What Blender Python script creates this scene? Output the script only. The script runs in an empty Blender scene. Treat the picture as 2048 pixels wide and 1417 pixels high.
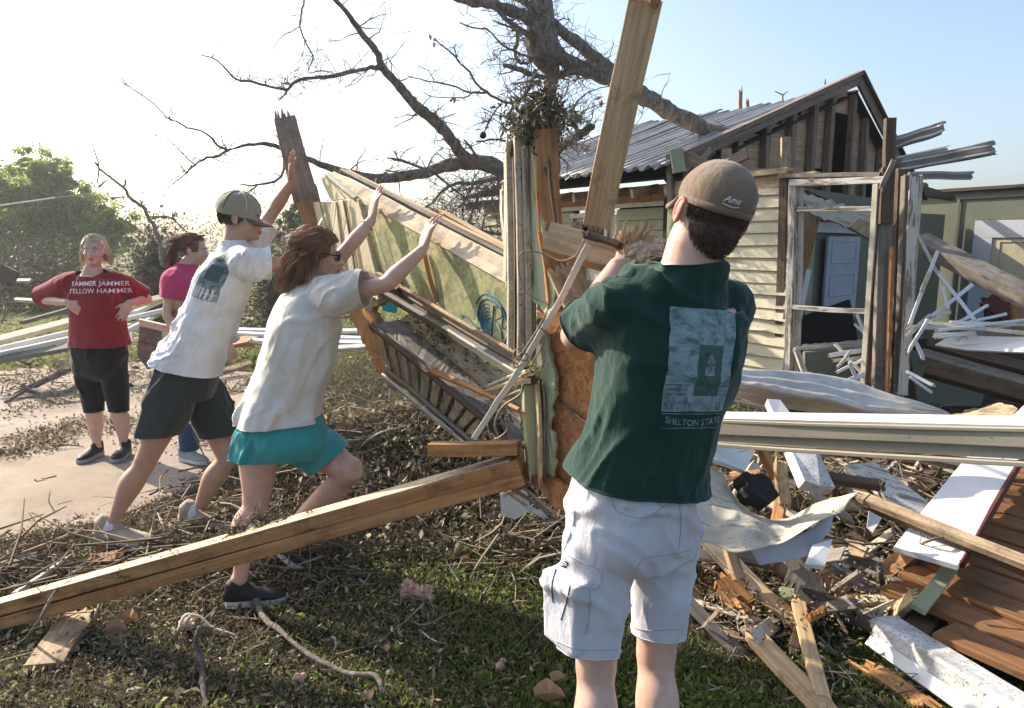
import bpy, bmesh, math, random
import numpy as np
from mathutils import Vector, Matrix, noise
from mathutils.bvhtree import BVHTree
random.seed(7); rng = np.random.default_rng(7)
R = math.radians
SC = bpy.context.scene
COL = SC.collection

# ---------------------------------------------------------------- camera
FPX, PITCH, CAMH = 1400.0, R(8.85), 1.57
cd = bpy.data.cameras.new('camera'); cam = bpy.data.objects.new('camera', cd); COL.objects.link(cam)
cd.sensor_width = 36; cd.lens = FPX / 2048 * 36; cd.clip_end = 3000; cd.clip_start = 0.05
cam.location = (0, 0, CAMH); cam.rotation_euler = (math.pi / 2 - PITCH, 0, 0)
SC.camera = cam
# ---------------------------------------------------------------- sky, sun, exposure
SUN_AZ, SUN_EL = R(-55), R(33)           # azimuth from +Y, towards +X
wd = bpy.data.worlds.new('World'); SC.world = wd; wd.use_nodes = True
nt = wd.node_tree; nt.nodes.clear()
sky = nt.nodes.new('ShaderNodeTexSky'); sky.sky_type = 'NISHITA'; sky.sun_disc = False
sky.sun_elevation = SUN_EL; sky.sun_rotation = SUN_AZ
sky.air_density = 1.0; sky.dust_density = 3.2; sky.ozone_density = 1.7; sky.altitude = 50
bg = nt.nodes.new('ShaderNodeBackground'); bg.inputs[1].default_value = 0.15
wo = nt.nodes.new('ShaderNodeOutputWorld')
nt.links.new(sky.outputs[0], bg.inputs[0]); nt.links.new(bg.outputs[0], wo.inputs[0])
sl = bpy.data.lights.new('sun', 'SUN'); sl.energy = 5.0; sl.angle = R(0.5); sl.color = (1, .90, .76)
so = bpy.data.objects.new('sun', sl); COL.objects.link(so)
SD = Vector((math.sin(SUN_AZ) * math.cos(SUN_EL), math.cos(SUN_AZ) * math.cos(SUN_EL), math.sin(SUN_EL)))
so.rotation_euler = SD.to_track_quat('Z', 'Y').to_euler(); so.location = SD * 30
SC.view_settings.view_transform = 'Standard'; SC.view_settings.look = 'None'
SC.view_settings.gamma = 1; SC.view_settings.use_curve_mapping = False
SC.view_settings.exposure = 0.88

# ---------------------------------------------------------------- geometry helpers
CP, SP = math.cos(PITCH), math.sin(PITCH)
def W(px, py, Y):
    u = (px - 1024) / FPX; v = (py - 708.5) / FPX
    dy = CP - v * SP; dz = -SP - v * CP; t = Y / dy
    return Vector((u * t, Y, CAMH + dz * t))
def G(px, py, z=0.0):
    u = (px - 1024) / FPX; v = (py - 708.5) / FPX
    dy = CP - v * SP; dz = -SP - v * CP; t = (z - CAMH) / dz
    return Vector((u * t, dy * t, z))
def zd(p):  # distance along the lens axis, metres; 1/ (FPX/zd) = metres per pixel
    return (p[1]) * CP - (p[2] - CAMH) * SP
def mpp(p): return zd(p) / FPX
def V(*a): return Vector(a)
def catmull(P, n):
    """resample a list of tuples/vectors (any dimension) smoothly, n points per span"""
    P = [np.array(p, float) for p in P]
    if len(P) < 3:
        return [P[0] + (P[-1] - P[0]) * t for t in np.linspace(0, 1, n + 1)]
    Q = [2 * P[0] - P[1]] + P + [2 * P[-1] - P[-2]]; out = []
    for i in range(1, len(Q) - 2):
        p0, p1, p2, p3 = Q[i - 1:i + 3]
        for k in range(n):
            t = k / n
            out.append(.5 * ((2 * p1) + (-p0 + p2) * t + (2 * p0 - 5 * p1 + 4 * p2 - p3) * t * t + (-p0 + 3 * p1 - 3 * p2 + p3) * t ** 3))
    out.append(P[-1]); return out
class MB:
    def __init__(s): s.v = []; s.f = []
    def add(s, vs, fs):
        o = len(s.v); s.v += [tuple(v) for v in vs]; s.f += [tuple(i + o for i in f) for f in fs]
    def tube(s, pts, rad, n=10, side=None, flat=None, caps=True, knob=0):
        """tapered tube with rounded ends; rad = radii list; flat = second radii list along the axis 'side'"""
        pts = [Vector(p) for p in pts]; m = len(pts)
        if not isinstance(rad, (list, tuple, np.ndarray)): rad = [rad] * m
        ref = Vector(side) if side is not None else None
        rings = []; a = None
        for i in range(m):
            t = (pts[min(i + 1, m - 1)] - pts[max(i - 1, 0)])
            t = t.normalized() if t.length > 1e-9 else V(0, 0, 1)
            if ref is not None: a = ref - t * ref.dot(t)
            elif a is None:
                a = t.orthogonal()
            else: a = a - t * a.dot(t)
            if a.length < 1e-6: a = t.orthogonal()
            a.normalize(); b = t.cross(a)
            ra = flat[i] if flat is not None else rad[i]; rb = rad[i]
            rings.append((pts[i], a * ra, b * rb, t, max(ra, rb)))
        def ring(c, a, b):
            o = []
            for k in range(n):
                w = 2 * math.pi * k / n; q = 1 + (random.uniform(-knob, knob) if knob else 0)
                o.append(c + a * math.cos(w) * q + b * math.sin(w) * q)
            return o
        vs = []; rr = []
        if caps:
            c, a_, b_, t, r = rings[0]
            rc = min(a_.length, b_.length)
            rr.append((c - t * rc * .8, a_ * .45, b_ * .45))
        rr += [(c, a_, b_) for c, a_, b_, t, r in rings]
        if caps:
            c, a_, b_, t, r = rings[-1]; rc = min(a_.length, b_.length)
            rr.append((c + t * rc * .8, a_ * .45, b_ * .45))
        for c, a_, b_ in rr: vs += ring(c, a_, b_)
        fs = []
        for i in range(len(rr) - 1):
            for k in range(n):
                k2 = (k + 1) % n
                fs.append((i * n + k, i * n + k2, (i + 1) * n + k2, (i + 1) * n + k))
        fs.append(tuple(range(n - 1, -1, -1))); fs.append(tuple((len(rr) - 1) * n + k for k in range(n)))
        s.add(vs, fs)
    def ell(s, c, r, fr=None, n=14, m=9):
        """ellipsoid; fr = 3 axis vectors"""
        c = Vector(c); X, Y_, Z = fr if fr else (V(1, 0, 0), V(0, 1, 0), V(0, 0, 1))
        vs = [c - Z * r[2]]; fs = []
        for i in range(1, m):
            ph = -math.pi / 2 + math.pi * i / m
            for k in range(n):
                th = 2 * math.pi * k / n
                vs.append(c + X * r[0] * math.cos(ph) * math.cos(th) + Y_ * r[1] * math.cos(ph) * math.sin(th) + Z * r[2] * math.sin(ph))
        vs.append(c + Z * r[2]); L = len(vs) - 1
        for k in range(n):
            k2 = (k + 1) % n
            fs.append((0, 1 + k2, 1 + k)); fs.append((L, L - n + k, L - n + k2))
            for i in range(m - 2):
                fs.append((1 + i * n + k, 1 + i * n + k2, 1 + (i + 1) * n + k2, 1 + (i + 1) * n + k))
        s.add(vs, fs)
    def box(s, c, ax, h):
        c = Vector(c); X, Y_, Z = [Vector(a) for a in ax]
        vs = [c + X * h[0] * i + Y_ * h[1] * j + Z * h[2] * k for k in (-1, 1) for j in (-1, 1) for i in (-1, 1)]
        s.add(vs, [(0, 2, 3, 1), (4, 5, 7, 6), (0, 1, 5, 4), (2, 6, 7, 3), (1, 3, 7, 5), (0, 4, 6, 2)])
    def mesh(s, name='mesh'):
        me = bpy.data.meshes.new(name); me.from_pydata(s.v, [], s.f); me.update(); return me
def tag(o, label=None, cat=None, group=None, kind=None):
    if label: o['label'] = label
    if cat: o['category'] = cat
    if group: o['group'] = group
    if kind: o['kind'] = kind
    return o
def empty(name, loc, label, cat, group=None, kind=None):
    o = bpy.data.objects.new(name, None); COL.objects.link(o); o.location = loc; o.empty_display_size = .1
    return tag(o, label, cat, group, kind)
def root_of(p):
    M = Matrix.Identity(4)
    while p is not None:
        M = p.matrix_basis @ M; p = p.parent
    return M
def link(name, me, m, parent=None, M=None, smooth=False, loc=None):
    """link mesh me whose vertices are in world space if M is None (then moved to a local origin)"""
    if M is None:
        n = len(me.vertices); co = np.empty(n * 3); me.vertices.foreach_get('co', co)
        c = Vector(co.reshape(-1, 3).mean(0)) if loc is None else Vector(loc)
        me.transform(Matrix.Translation(-c)); M = Matrix.Translation(c)
    o = bpy.data.objects.new(name, me); COL.objects.link(o)
    if m is not None and not me.materials:
        for q in (m if isinstance(m, (list, tuple)) else [m]): me.materials.append(q)
    if smooth: me.shade_smooth()
    if parent is not None:
        o.parent = parent; o.matrix_basis = root_of(parent).inverted() @ M
    else: o.matrix_basis = M
    return o
CAMP = V(0, 0, CAMH)
def frame(X, face):
    X = Vector(X).normalized(); Z = Vector(face) - X * Vector(face).dot(X)
    if Z.length < 1e-5: Z = X.orthogonal()
    Z.normalize(); Y_ = Z.cross(X)
    return X, Y_, Z
def matfr(c, X, Y_, Z):
    M = Matrix((X, Y_, Z)).transposed().to_4x4(); M.translation = c; return M
def board(name, a, b, w, th, m, parent=None, face=(0, -1, .2), jag=(0, 0), warp=.003, w2=None, seg=6, bev=.0025, twist=0):
    """timber from a to b; w wide (seen on the side that 'face' points to), th thick, jag = length of broken splinters at each end"""
    a = Vector(a); b = Vector(b); L = (b - a).length; X, Y_, Z = frame(b - a, face)
    me = MB(); hw = w / 2; ht = th / 2; w2 = w if w2 is None else w2; bv = min(bev, hw * .4, ht * .4)
    ph = random.uniform(0, 6)
    vs = []
    for i in range(seg + 1):
        t = i / seg; h1 = (w + (w2 - w) * t) / 2; x = -L / 2 + L * t
        oy = warp * math.sin(ph + t * 4) + random.uniform(-1, 1) * warp * .2; oz = warp * math.cos(ph * 1.7 + t * 3)
        cs, sn = math.cos(twist * (t - .5)), math.sin(twist * (t - .5))
        for (y, z) in ((-h1 + bv, -ht), (h1 - bv, -ht), (h1, -ht + bv), (h1, ht - bv), (h1 - bv, ht), (-h1 + bv, ht), (-h1, ht - bv), (-h1, -ht + bv)):
            vs.append((x, y * cs - z * sn + oy, y * sn + z * cs + oz))
    fs = []
    for i in range(seg):
        for k in range(8): fs.append((i * 8 + k, i * 8 + (k + 1) % 8, (i + 1) * 8 + (k + 1) % 8, (i + 1) * 8 + k))
    fs.append(tuple(range(7, -1, -1))); fs.append(tuple(seg * 8 + k for k in range(8)))
    me.add(vs, fs)
    for e, j in enumerate(jag):
        if not j: continue
        sgn = -1 if e == 0 else 1; ww = w if e == 0 else w2; n = max(3, int(ww / .017)); y = -ww / 2
        hh = random.uniform(.2, .9)
        while y < ww / 2 - 1e-4:
            d = min(ww / 2 - y, ww / n * random.uniform(.6, 1.5)); hh = min(1.2, max(.03, hh * .4 + random.random() ** 1.8 * .9)); l = j * hh
            x0 = sgn * (L / 2 - .01); x1 = sgn * (L / 2 + l); zz = random.uniform(-.6, .6) * ht; t1 = random.uniform(.15, .6) * ht
            yc = y + d * random.uniform(.2, .8)
            q = [(x0, y, -ht * .95), (x0, y + d, -ht * .95), (x0, y + d, ht * .95), (x0, y, ht * .95), (x1, yc - d * .15, zz - t1), (x1, yc + d * .15, zz - t1 * .6), (x1, yc + d * .15, zz + t1), (x1, yc - d * .15, zz + t1 * .7)]
            me.add(q, [(0, 3, 2, 1), (4, 5, 6, 7), (0, 1, 5, 4), (1, 2, 6, 5), (2, 3, 7, 6), (3, 0, 4, 7)] if sgn > 0 else [(0, 1, 2, 3), (4, 7, 6, 5), (0, 4, 5, 1), (1, 5, 6, 2), (2, 6, 7, 3), (3, 7, 4, 0)])
            y += d
    return link(name, me.mesh(name), m, parent, matfr((a + b) / 2, X, Y_, Z))
def pb(name, A, B, wp, th, m, parent=None, face=(0, -1, .2), w2p=None, **k):
    """board between two measured places (px, py, distance), width in photo pixels at the first end"""
    a = W(*A); b = W(*B); w = wp * mpp(a)
    w2 = (w2p if w2p else wp) * mpp(b) if w2p else w
    return board(name, a, b, w, th, m, parent, face, w2=w2, **k)
def prism(name, pts, th, m, parent=None, grain=None, rough=0, back=None, sub=0):
    """closed slab: front outline pts (world), thickness th away from the camera side"""
    P = [Vector(p) for p in pts]
    if rough:
        Q = []
        for i, p in enumerate(P):
            q = P[(i + 1) % len(P)]; n = max(1, int((q - p).length / (rough * 2.2)))
            for k in range(n):
                r = p.lerp(q, k / n)
                if k: r = r + Vector((random.uniform(-1, 1), 0, random.uniform(-1, 1))) * rough
                Q.append(r)
        P = Q
    c = sum(P, Vector()) / len(P); N = Vector()
    for i in range(len(P)): N += (P[i] - c).cross(P[(i + 1) % len(P)] - c)
    N.normalize()
    if N.dot(CAMP - c) < 0: N = -N; P.reverse()
    g = Vector(grain) if grain is not None else (Vector(pts[1]) - Vector(pts[0]))
    X, Y_, Z = frame(g, N); M = matfr(c, X, Y_, Z); Mi = M.inverted()
    n = len(P); bk = back if back is not None else -N * th
    vs = [Mi @ p for p in P] + [Mi @ (p + bk) for p in P]
    fs = [tuple(range(n)), tuple(range(2 * n - 1, n - 1, -1))] + [(i, i + n, (i + 1) % n + n, (i + 1) % n) for i in range(n)]
    me = bpy.data.meshes.new(name); me.from_pydata([tuple(v) for v in vs], [], fs); me.update()
    return link(name, me, m, parent, M)
def pp(name, P, Y, th, m, parent=None, **k):
    """prism from measured outline: P=[(px,py)...], Y = distance or function of px, or points (px,py,Y)"""
    q = [W(p[0], p[1], p[2] if len(p) > 2 else (Y(p[0]) if callable(Y) else Y)) for p in P]
    return prism(name, q, th, m, parent, **k)
def remesh(mb, voxel, smooth=4, fac=.5):
    me = mb.mesh('t'); ob = bpy.data.objects.new('t', me); COL.objects.link(ob)
    r = ob.modifiers.new('r', 'REMESH'); r.mode = 'VOXEL'; r.voxel_size = voxel; r.use_smooth_shade = True
    if smooth:
        s = ob.modifiers.new('s', 'SMOOTH'); s.iterations = smooth; s.factor = fac
    d = bpy.context.evaluated_depsgraph_get(); d.update()
    m2 = bpy.data.meshes.new_from_object(ob.evaluated_get(d)); bpy.data.objects.remove(ob); bpy.data.meshes.remove(me)
    return m2
def getco(me):
    co = np.empty(len(me.vertices) * 3); me.vertices.foreach_get('co', co); return co.reshape(-1, 3)
def setco(me, co): me.vertices.foreach_set('co', np.asarray(co).ravel()); me.update()
def getno(me):
    no = np.empty(len(me.vertices) * 3); me.vertices.foreach_get('normal', no); return no.reshape(-1, 3)
def cut(me, planes):
    bm = bmesh.new(); bm.from_mesh(me)
    for co, no, rad in planes:
        co = Vector(co); no = Vector(no).normalized()
        fs = [f for f in bm.faces if (f.calc_center_median() - co).length < rad]
        g = set(fs); [g.update(f.edges) for f in fs]; [g.update(f.verts) for f in fs]
        bmesh.ops.bisect_plane(bm, geom=list(g), plane_co=co, plane_no=no, clear_outer=True)
    lo = [v for v in bm.verts if not v.link_faces]
    bmesh.ops.delete(bm, geom=lo, context='VERTS')
    bm.to_mesh(me); bm.free(); me.update(); return me
def solid(me, th):
    """give an open cloth shell thickness inwards"""
    ob = bpy.data.objects.new('t', me); COL.objects.link(ob)
    s = ob.modifiers.new('s', 'SOLIDIFY'); s.thickness = th; s.offset = -1
    d = bpy.context.evaluated_depsgraph_get(); d.update()
    m2 = bpy.data.meshes.new_from_object(ob.evaluated_get(d)); bpy.data.objects.remove(ob); bpy.data.meshes.remove(me)
    return m2
def fold(me, amp, scale, axis, seed=0, stretch=.25, fine=.5, gain=None):
    """cloth wrinkles: narrow ridges and soft hollows stretched along axis"""
    co = getco(me); no = getno(me); ax = Vector(axis).normalized(); out = co.copy()
    for i in range(len(co)):
        p = Vector(co[i]); w = V(noise.noise(p * 5), noise.noise(p * 5 + V(9, 0, 0)), noise.noise(p * 5 + V(0, 9, 0))) * .035
        q = p + w; q = q - ax * q.dot(ax) * (1 - stretch)
        n1 = noise.noise(q * scale + V(seed, 0, 0)); n2 = noise.noise(q * scale * 2.1 + V(0, seed, 3))
        m = max(0, min(1, .5 + noise.noise(p * 3.5 + V(0, 0, seed)) * 1.6))
        a = (math.exp(-(n1 / .11) ** 2) - .35 + n1 * .6) + fine * (math.exp(-(n2 / .13) ** 2) - .35)
        out[i] += no[i] * a * m * amp * 2.1 * (gain(p) if gain else 1)
    setco(me, out)
# ---------------------------------------------------------------- materials
def NM(name, rough=.8, spec=.3):
    m = bpy.data.materials.new(name); m.use_nodes = True; t = m.node_tree
    b = t.nodes['Principled BSDF']; b.inputs['Roughness'].default_value = rough; b.inputs['Specular IOR Level'].default_value = spec
    return m, t, b
def nd(t, typ, **k):
    n = t.nodes.new(typ)
    for a, v in k.items():
        if a.startswith('i_'):
            key = a[2:]; key = int(key) if key.isdigit() else key.replace('_', ' ')
            n.inputs[key].default_value = v
        else: setattr(n, a, v)
    return n
def ramp(t, fac, stops):
    r = t.nodes.new('ShaderNodeValToRGB'); t.links.new(fac, r.inputs[0]); e = r.color_ramp.elements
    while len(e) < len(stops): e.new(.5)
    for i, (p, c) in enumerate(stops):
        e[i].position = p; e[i].color = (c if len(c) == 4 else (*c, 1)) if isinstance(c, tuple) else (c, c, c, 1)
    return r.outputs[0]
def mix(t, fac, a, b, mode='MIX'):
    n = t.nodes.new('ShaderNodeMix'); n.data_type = 'RGBA'; n.blend_type = mode
    for k, v in ((0, fac), (6, a), (7, b)):
        if isinstance(v, (int, float)): n.inputs[k].default_value = v
        elif isinstance(v, tuple): n.inputs[k].default_value = (*v, 1)
        else: t.links.new(v, n.inputs[k])
    return n.outputs[2]
def tex(t, scale, stretch=(1, 1, 1), detail=6, rough=.6, dist=0, src='Object', loc=(0, 0, 0)):
    c = t.nodes.new('ShaderNodeTexCoord'); mp = nd(t, 'ShaderNodeMapping'); mp.inputs['Scale'].default_value = stretch; mp.inputs['Location'].default_value = loc
    t.links.new(c.outputs[src], mp.inputs[0]); n = nd(t, 'ShaderNodeTexNoise', i_Scale=scale, i_Detail=detail, i_Roughness=rough, i_Distortion=dist)
    if src == 'Object':
        oi = t.nodes.new('ShaderNodeObjectInfo'); ad = nd(t, 'ShaderNodeVectorMath', operation='ADD'); t.links.new(mp.outputs[0], ad.inputs[0])
        ml = nd(t, 'ShaderNodeMath', operation='MULTIPLY'); ml.inputs[1].default_value = 37.; t.links.new(oi.outputs['Random'], ml.inputs[0]); t.links.new(ml.outputs[0], ad.inputs[1])
        t.links.new(ad.outputs[0], n.inputs['Vector'])
    else: t.links.new(mp.outputs[0], n.inputs['Vector'])
    return n.outputs[0]
def bump(t, b, h, st=.3, d=.01):
    n = nd(t, 'ShaderNodeBump', i_Strength=st, i_Distance=d); t.links.new(h, n.inputs['Height']); t.links.new(n.outputs[0], b.inputs['Normal']); return n
def wood(name, c1, c2, dirt=(.05, .035, .025), dirtamt=.35, gs=1.0, rough=.75, knots=True):
    m, t, b = NM(name, rough, .25)
    g = tex(t, 14 * gs, (.12, 1.6, 1.6), 8, .65, .6)
    g2 = tex(t, 60 * gs, (.05, 1.4, 1.4), 4, .6, .2)
    col = ramp(t, g, [(.33, c1), (.52, tuple((a + d) / 2 for a, d in zip(c1, c2))), (.66, c2)])
    col = mix(t, .35, col, ramp(t, g2, [(.35, tuple(x * .45 for x in c1)), (.6, c2)]))
    d = tex(t, 9, (1, 1, 1), 9, .75); sp = tex(t, 95, (1, 1, 1), 3, .7)
    col = mix(t, ramp(t, d, [(.62 - dirtamt * .32, 0.), (.80 - dirtamt * .2, .8)]), col, dirt)
    col = mix(t, ramp(t, sp, [(.69 - dirtamt * .10, 0.), (.73 - dirtamt * .08, .9)]), col, dirt)
    kc = t.nodes.new('ShaderNodeTexCoord'); km = nd(t, 'ShaderNodeMapping'); km.inputs['Scale'].default_value = (2.2, 9, 9); t.links.new(kc.outputs['Object'], km.inputs[0])
    kv = nd(t, 'ShaderNodeTexVoronoi', i_Scale=1.0); t.links.new(km.outputs[0], kv.inputs['Vector']); col = mix(t, ramp(t, kv.outputs['Distance'], [(.07, .85), (.12, .35), (.2, 0.)]), col, tuple(x * .35 for x in c1))
    nv = nd(t, 'ShaderNodeTexVoronoi', i_Scale=7.0); t.links.new(kc.outputs['Object'], nv.inputs['Vector']); col = mix(t, ramp(t, nv.outputs['Distance'], [(.035, .9), (.05, 0.)]), col, (.03, .02, .015))
    t.links.new(col, b.inputs['Base Color'])
    mx = nd(t, 'ShaderNodeMath', operation='ADD'); t.links.new(g, mx.inputs[0]); t.links.new(g2, mx.inputs[1])
    bump(t, b, mx.outputs[0], .5, .004); return m
def paint(name, c, chip=(.3, .24, .17), chipamt=.4, dirtamt=.5, dirt=(.07, .055, .04), rough=.6, streak=1.0):
    m, t, b = NM(name, rough, .35)
    v = tex(t, 3, (1, 1, 1), 6, .6)
    col = ramp(t, v, [(.3, tuple(x * .8 for x in c)), (.7, c)])
    g = tex(t, 22, (.15 * streak, 1.5, 1.5), 8, .7, .5)
    cm = ramp(t, g, [(.70 - chipamt * .25, 0.), (.73 - chipamt * .22, 1.)]); col = mix(t, cm, col, chip)
    d = tex(t, 7, (1, 1, 1), 10, .8); col = mix(t, ramp(t, d, [(.70 - dirtamt * .25, 0.), (.9 - dirtamt * .2, .75)]), col, dirt)
    sp = tex(t, 80, (1, 1, 1), 3, .7); col = mix(t, ramp(t, sp, [(.70 - dirtamt * .1, 0.), (.74 - dirtamt * .08, .9)]), col, dirt)
    t.links.new(col, b.inputs['Base Color']); bump(t, b, g, .35, .003); return m
def plain(name, c, rough=.8, var=.25, scale=8, bst=.2, bsc=60, spec=.3, metal=0, bd=.003):
    m, t, b = NM(name, rough, spec); b.inputs['Metallic'].default_value = metal
    v = tex(t, scale, (1, 1, 1), 7, .65)
    t.links.new(ramp(t, v, [(.3, tuple(x * (1 - var) for x in c)), (.7, tuple(min(1, x * (1 + var * .5)) for x in c))]), b.inputs['Base Color'])
    if bst: bump(t, b, tex(t, bsc, (1, 1, 1), 5, .6), bst, bd)
    return m
def cloth(name, c, stain=None, stamt=.3, rough=.95, weave=420, trans=0):
    m, t, b = NM(name, rough, .15)
    v = tex(t, 5, (1, 1, 1), 6, .6); col = ramp(t, v, [(.3, tuple(x * .86 for x in c)), (.7, c)])
    if stain: col = mix(t, ramp(t, tex(t, 4.5, (1, 1, 1), 9, .75, .4), [(.56 - stamt * .2, 0.), (.8 - stamt * .1, .6)]), col, stain)
    t.links.new(col, b.inputs['Base Color'])
    h = nd(t, 'ShaderNodeMath', operation='MULTIPLY_ADD'); h.inputs[1].default_value = .12
    t.links.new(tex(t, weave, (1, 1, 1), 2, .5), h.inputs[0]); t.links.new(tex(t, 22, (1, 1, .45), 5, .55, .6), h.inputs[2])
    bump(t, b, h.outputs[0], .6, .012)
    b.inputs['Sheen Weight'].default_value = .25
    return m
def skin(name, c, red=(.45, .16, .1)):
    m, t, b = NM(name, .48, .4)
    v = tex(t, 9, (1, 1, 1), 5, .6); col = ramp(t, v, [(.35, tuple(x * .88 for x in c)), (.65, c)])
    col = mix(t, ramp(t, tex(t, 25, (1, 1, 1), 4, .6), [(.45, 0.), (.8, .45)]), col, red); col = mix(t, ramp(t, tex(t, 7, (1, 1, 1), 9, .8), [(.58, 0.), (.82, .5)]), col, tuple(x * .55 for x in c)); col = mix(t, ramp(t, tex(t, 140, (1, 1, 1), 3, .7), [(.62, 0.), (.7, .3)]), col, tuple(x * .5 for x in c))
    t.links.new(col, b.inputs['Base Color']); b.inputs['Subsurface Weight'].default_value = .12
    b.inputs['Subsurface Radius'].default_value = (1, .35, .2); b.inputs['Subsurface Scale'].default_value = .02
    bump(t, b, tex(t, 160, (1, 1, 1), 4, .6), .18, .002); return m
def leafy(name, cols, trans=.35, rough=.6):
    """leaf faces: each little face its own tint, light passes through"""
    m, t, b = NM(name, rough, .3)
    g = t.nodes.new('ShaderNodeNewGeometry')
    n = len(cols); col = ramp(t, g.outputs['Random Per Island'], [(i / max(1, n - 1), c) for i, c in enumerate(cols)])
    t.links.new(col, b.inputs['Base Color'])
    if trans:
        tr = nd(t, 'ShaderNodeBsdfTranslucent'); t.links.new(col, tr.inputs[0]); mx = nd(t, 'ShaderNodeMixShader'); mx.inputs[0].default_value = trans
        o = t.nodes['Material Output']; t.links.new(b.outputs[0], mx.inputs[1]); t.links.new(tr.outputs[0], mx.inputs[2]); t.links.new(mx.outputs[0], o.inputs[0])
    return m
M = dict(
 pine=wood('pine', (.40, .25, .125), (.62, .45, .26), dirtamt=.15),
 plank=wood('plank_pine', (.48, .29, .14), (.80, .58, .34), dirtamt=.3, gs=.8),
 pine2=wood('pine_dirty', (.36, .24, .13), (.60, .46, .29), dirtamt=.55),
 orange=wood('wood_orange', (.30, .135, .045), (.48, .25, .10), dirtamt=.35),
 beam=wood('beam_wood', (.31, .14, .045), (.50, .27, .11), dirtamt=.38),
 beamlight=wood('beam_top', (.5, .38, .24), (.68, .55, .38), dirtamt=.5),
 grey=wood('wood_grey', (.13, .11, .09), (.28, .245, .20), dirtamt=.4),
 brown=wood('wood_brown', (.065, .042, .028), (.15, .10, .065), dirtamt=.3),
 gable=wood('gable_plank', (.42, .24, .14), (.66, .44, .28), dirtamt=.35),
 stud=wood('stud_dark', (.17, .115, .08), (.32, .235, .17), dirtamt=.3),
 deck=wood('deck_wood', (.14, .065, .026), (.27, .135, .055), dirtamt=.3),
 cream=paint('cream_paint', (.60, .52, .34), (.36, .28, .18), .35, .75),
 casing=paint('casing_paint', (.52, .45, .33), (.2, .14, .09), .6, .95),
 slat=wood('slat_wood', (.26, .18, .10), (.44, .34, .21), dirtamt=.6),
 creamw=paint('cream_white', (.62, .56, .44), (.33, .27, .2), .55, .7),
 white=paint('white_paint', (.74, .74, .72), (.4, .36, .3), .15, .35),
 fascia=paint('fascia_shaded', (.40, .36, .28), (.3, .26, .2), .05, .4),  # front of the white beam, its shade put into a duller tone
 whitedirty=paint('white_dirty', (.72, .72, .70), (.33, .29, .22), .22, 1.1),
 whiteold=paint('white_old', (.58, .56, .5), (.2, .15, .11), .75, .6),
 siding=paint('siding_sunlit', (.56, .51, .35), (.27, .24, .17), .35, .55),  # paler copy for the near wall, its sunlight is in the colour
 sidingg=paint('siding_green', (.33, .34, .20), (.2, .19, .13), .3, .35),  # greenish trim; same siding kept darker for the shaded far wall
 inner=paint('green_wall', (.17, .18, .13), (.2, .18, .13), .15, .3),
 greenfib=paint('green_fibre', (.34, .37, .24), (.48, .42, .3), .5, .65),
 door=paint('door_white', (.55, .56, .58), (.4, .38, .34), .12, .3),
 doorblue=paint('door_blue', (.44, .46, .51), (.4, .38, .34), .1, .4),
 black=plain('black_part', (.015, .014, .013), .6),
 darkin=plain('dark_interior', (.03, .02, .016), .9),  # near-black tone stands in for the shade inside the house
 redwood=plain('dark_red', (.09, .022, .014), .7),
 concrete=None, bark=None,
 insul=plain('insulation', (.66, .40, .31), .95, .35, 12, .8, 70, bd=.01),
 insulw=plain('insulation_cream', (.68, .52, .36), .95, .3, 14, .8, 60, bd=.01),
 shingle=plain('shingle_grit', (.16, .165, .17), .95, .5, 60, 1., 220, bd=.003),
 wire=plain('wire', (.22, .18, .13), .5),
 whitewire=plain('white_wire', (.7, .7, .7), .6),
 strip=paint('strip_white', (.66, .58, .46), (.45, .36, .25), .3, .4),
 glass=plain('dark_pane', (.01, .012, .013), .08, 0, 8, 0, spec=.6),
 tarp=plain('black_rag', (.022, .019, .02), .8, .4, 20, .6, 40),
)
def osb(name, c1, c2, c3, dirtamt=.3):
    m, t, b = NM(name, .8, .2)
    c = t.nodes.new('ShaderNodeTexCoord'); n1 = nd(t, 'ShaderNodeTexNoise', i_Scale=18, i_Detail=2); t.links.new(c.outputs['Object'], n1.inputs['Vector'])
    mm = mix(t, .12, c.outputs['Object'], n1.outputs['Color']); vo = nd(t, 'ShaderNodeTexVoronoi', i_Scale=38); t.links.new(mm, vo.inputs['Vector'])
    se = nd(t, 'ShaderNodeSeparateColor'); t.links.new(vo.outputs['Color'], se.inputs[0])
    col = ramp(t, se.outputs[0], [(0., c1), (.55, c2), (1., c3)])
    d = tex(t, 5, (1, 1, 1), 10, .8); col = mix(t, ramp(t, d, [(.62 - dirtamt * .25, 0.), (.85 - dirtamt * .2, .7)]), col, (.09, .06, .035))
    sp = tex(t, 70, (1, 1, 1), 3, .7); col = mix(t, ramp(t, sp, [(.64, 0.), (.68, .9)]), col, (.06, .04, .03))
    t.links.new(col, b.inputs['Base Color']); bump(t, b, vo.outputs['Distance'], .3, .002); return m
M['osb'] = osb('osb_orange', (.24, .10, .038), (.33, .155, .06), (.40, .20, .085), .45)
M['osbg'] = osb('osb_green', (.29, .31, .14), (.42, .41, .20), (.52, .48, .26), .75)
def mk_bark():
    m, t, b = NM('bark', .95, .1)
    a = tex(t, 22, (1, 1, .35), 8, .7); col = ramp(t, a, [(.35, (.10, .085, .07)), (.55, (.26, .22, .18)), (.7, (.40, .35, .30))])
    t.links.new(col, b.inputs['Base Color']); bump(t, b, a, .9, .03); return m
M['bark'] = mk_bark()
M['twig'] = plain('twig_bark', (.20, .155, .115), .9, .5, 10, .4, 50)
M['twigd'] = leafy('twig_mix', [(.07, .05, .035), (.28, .22, .15), (.13, .09, .06), (.36, .30, .22)], 0, .9)
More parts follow.
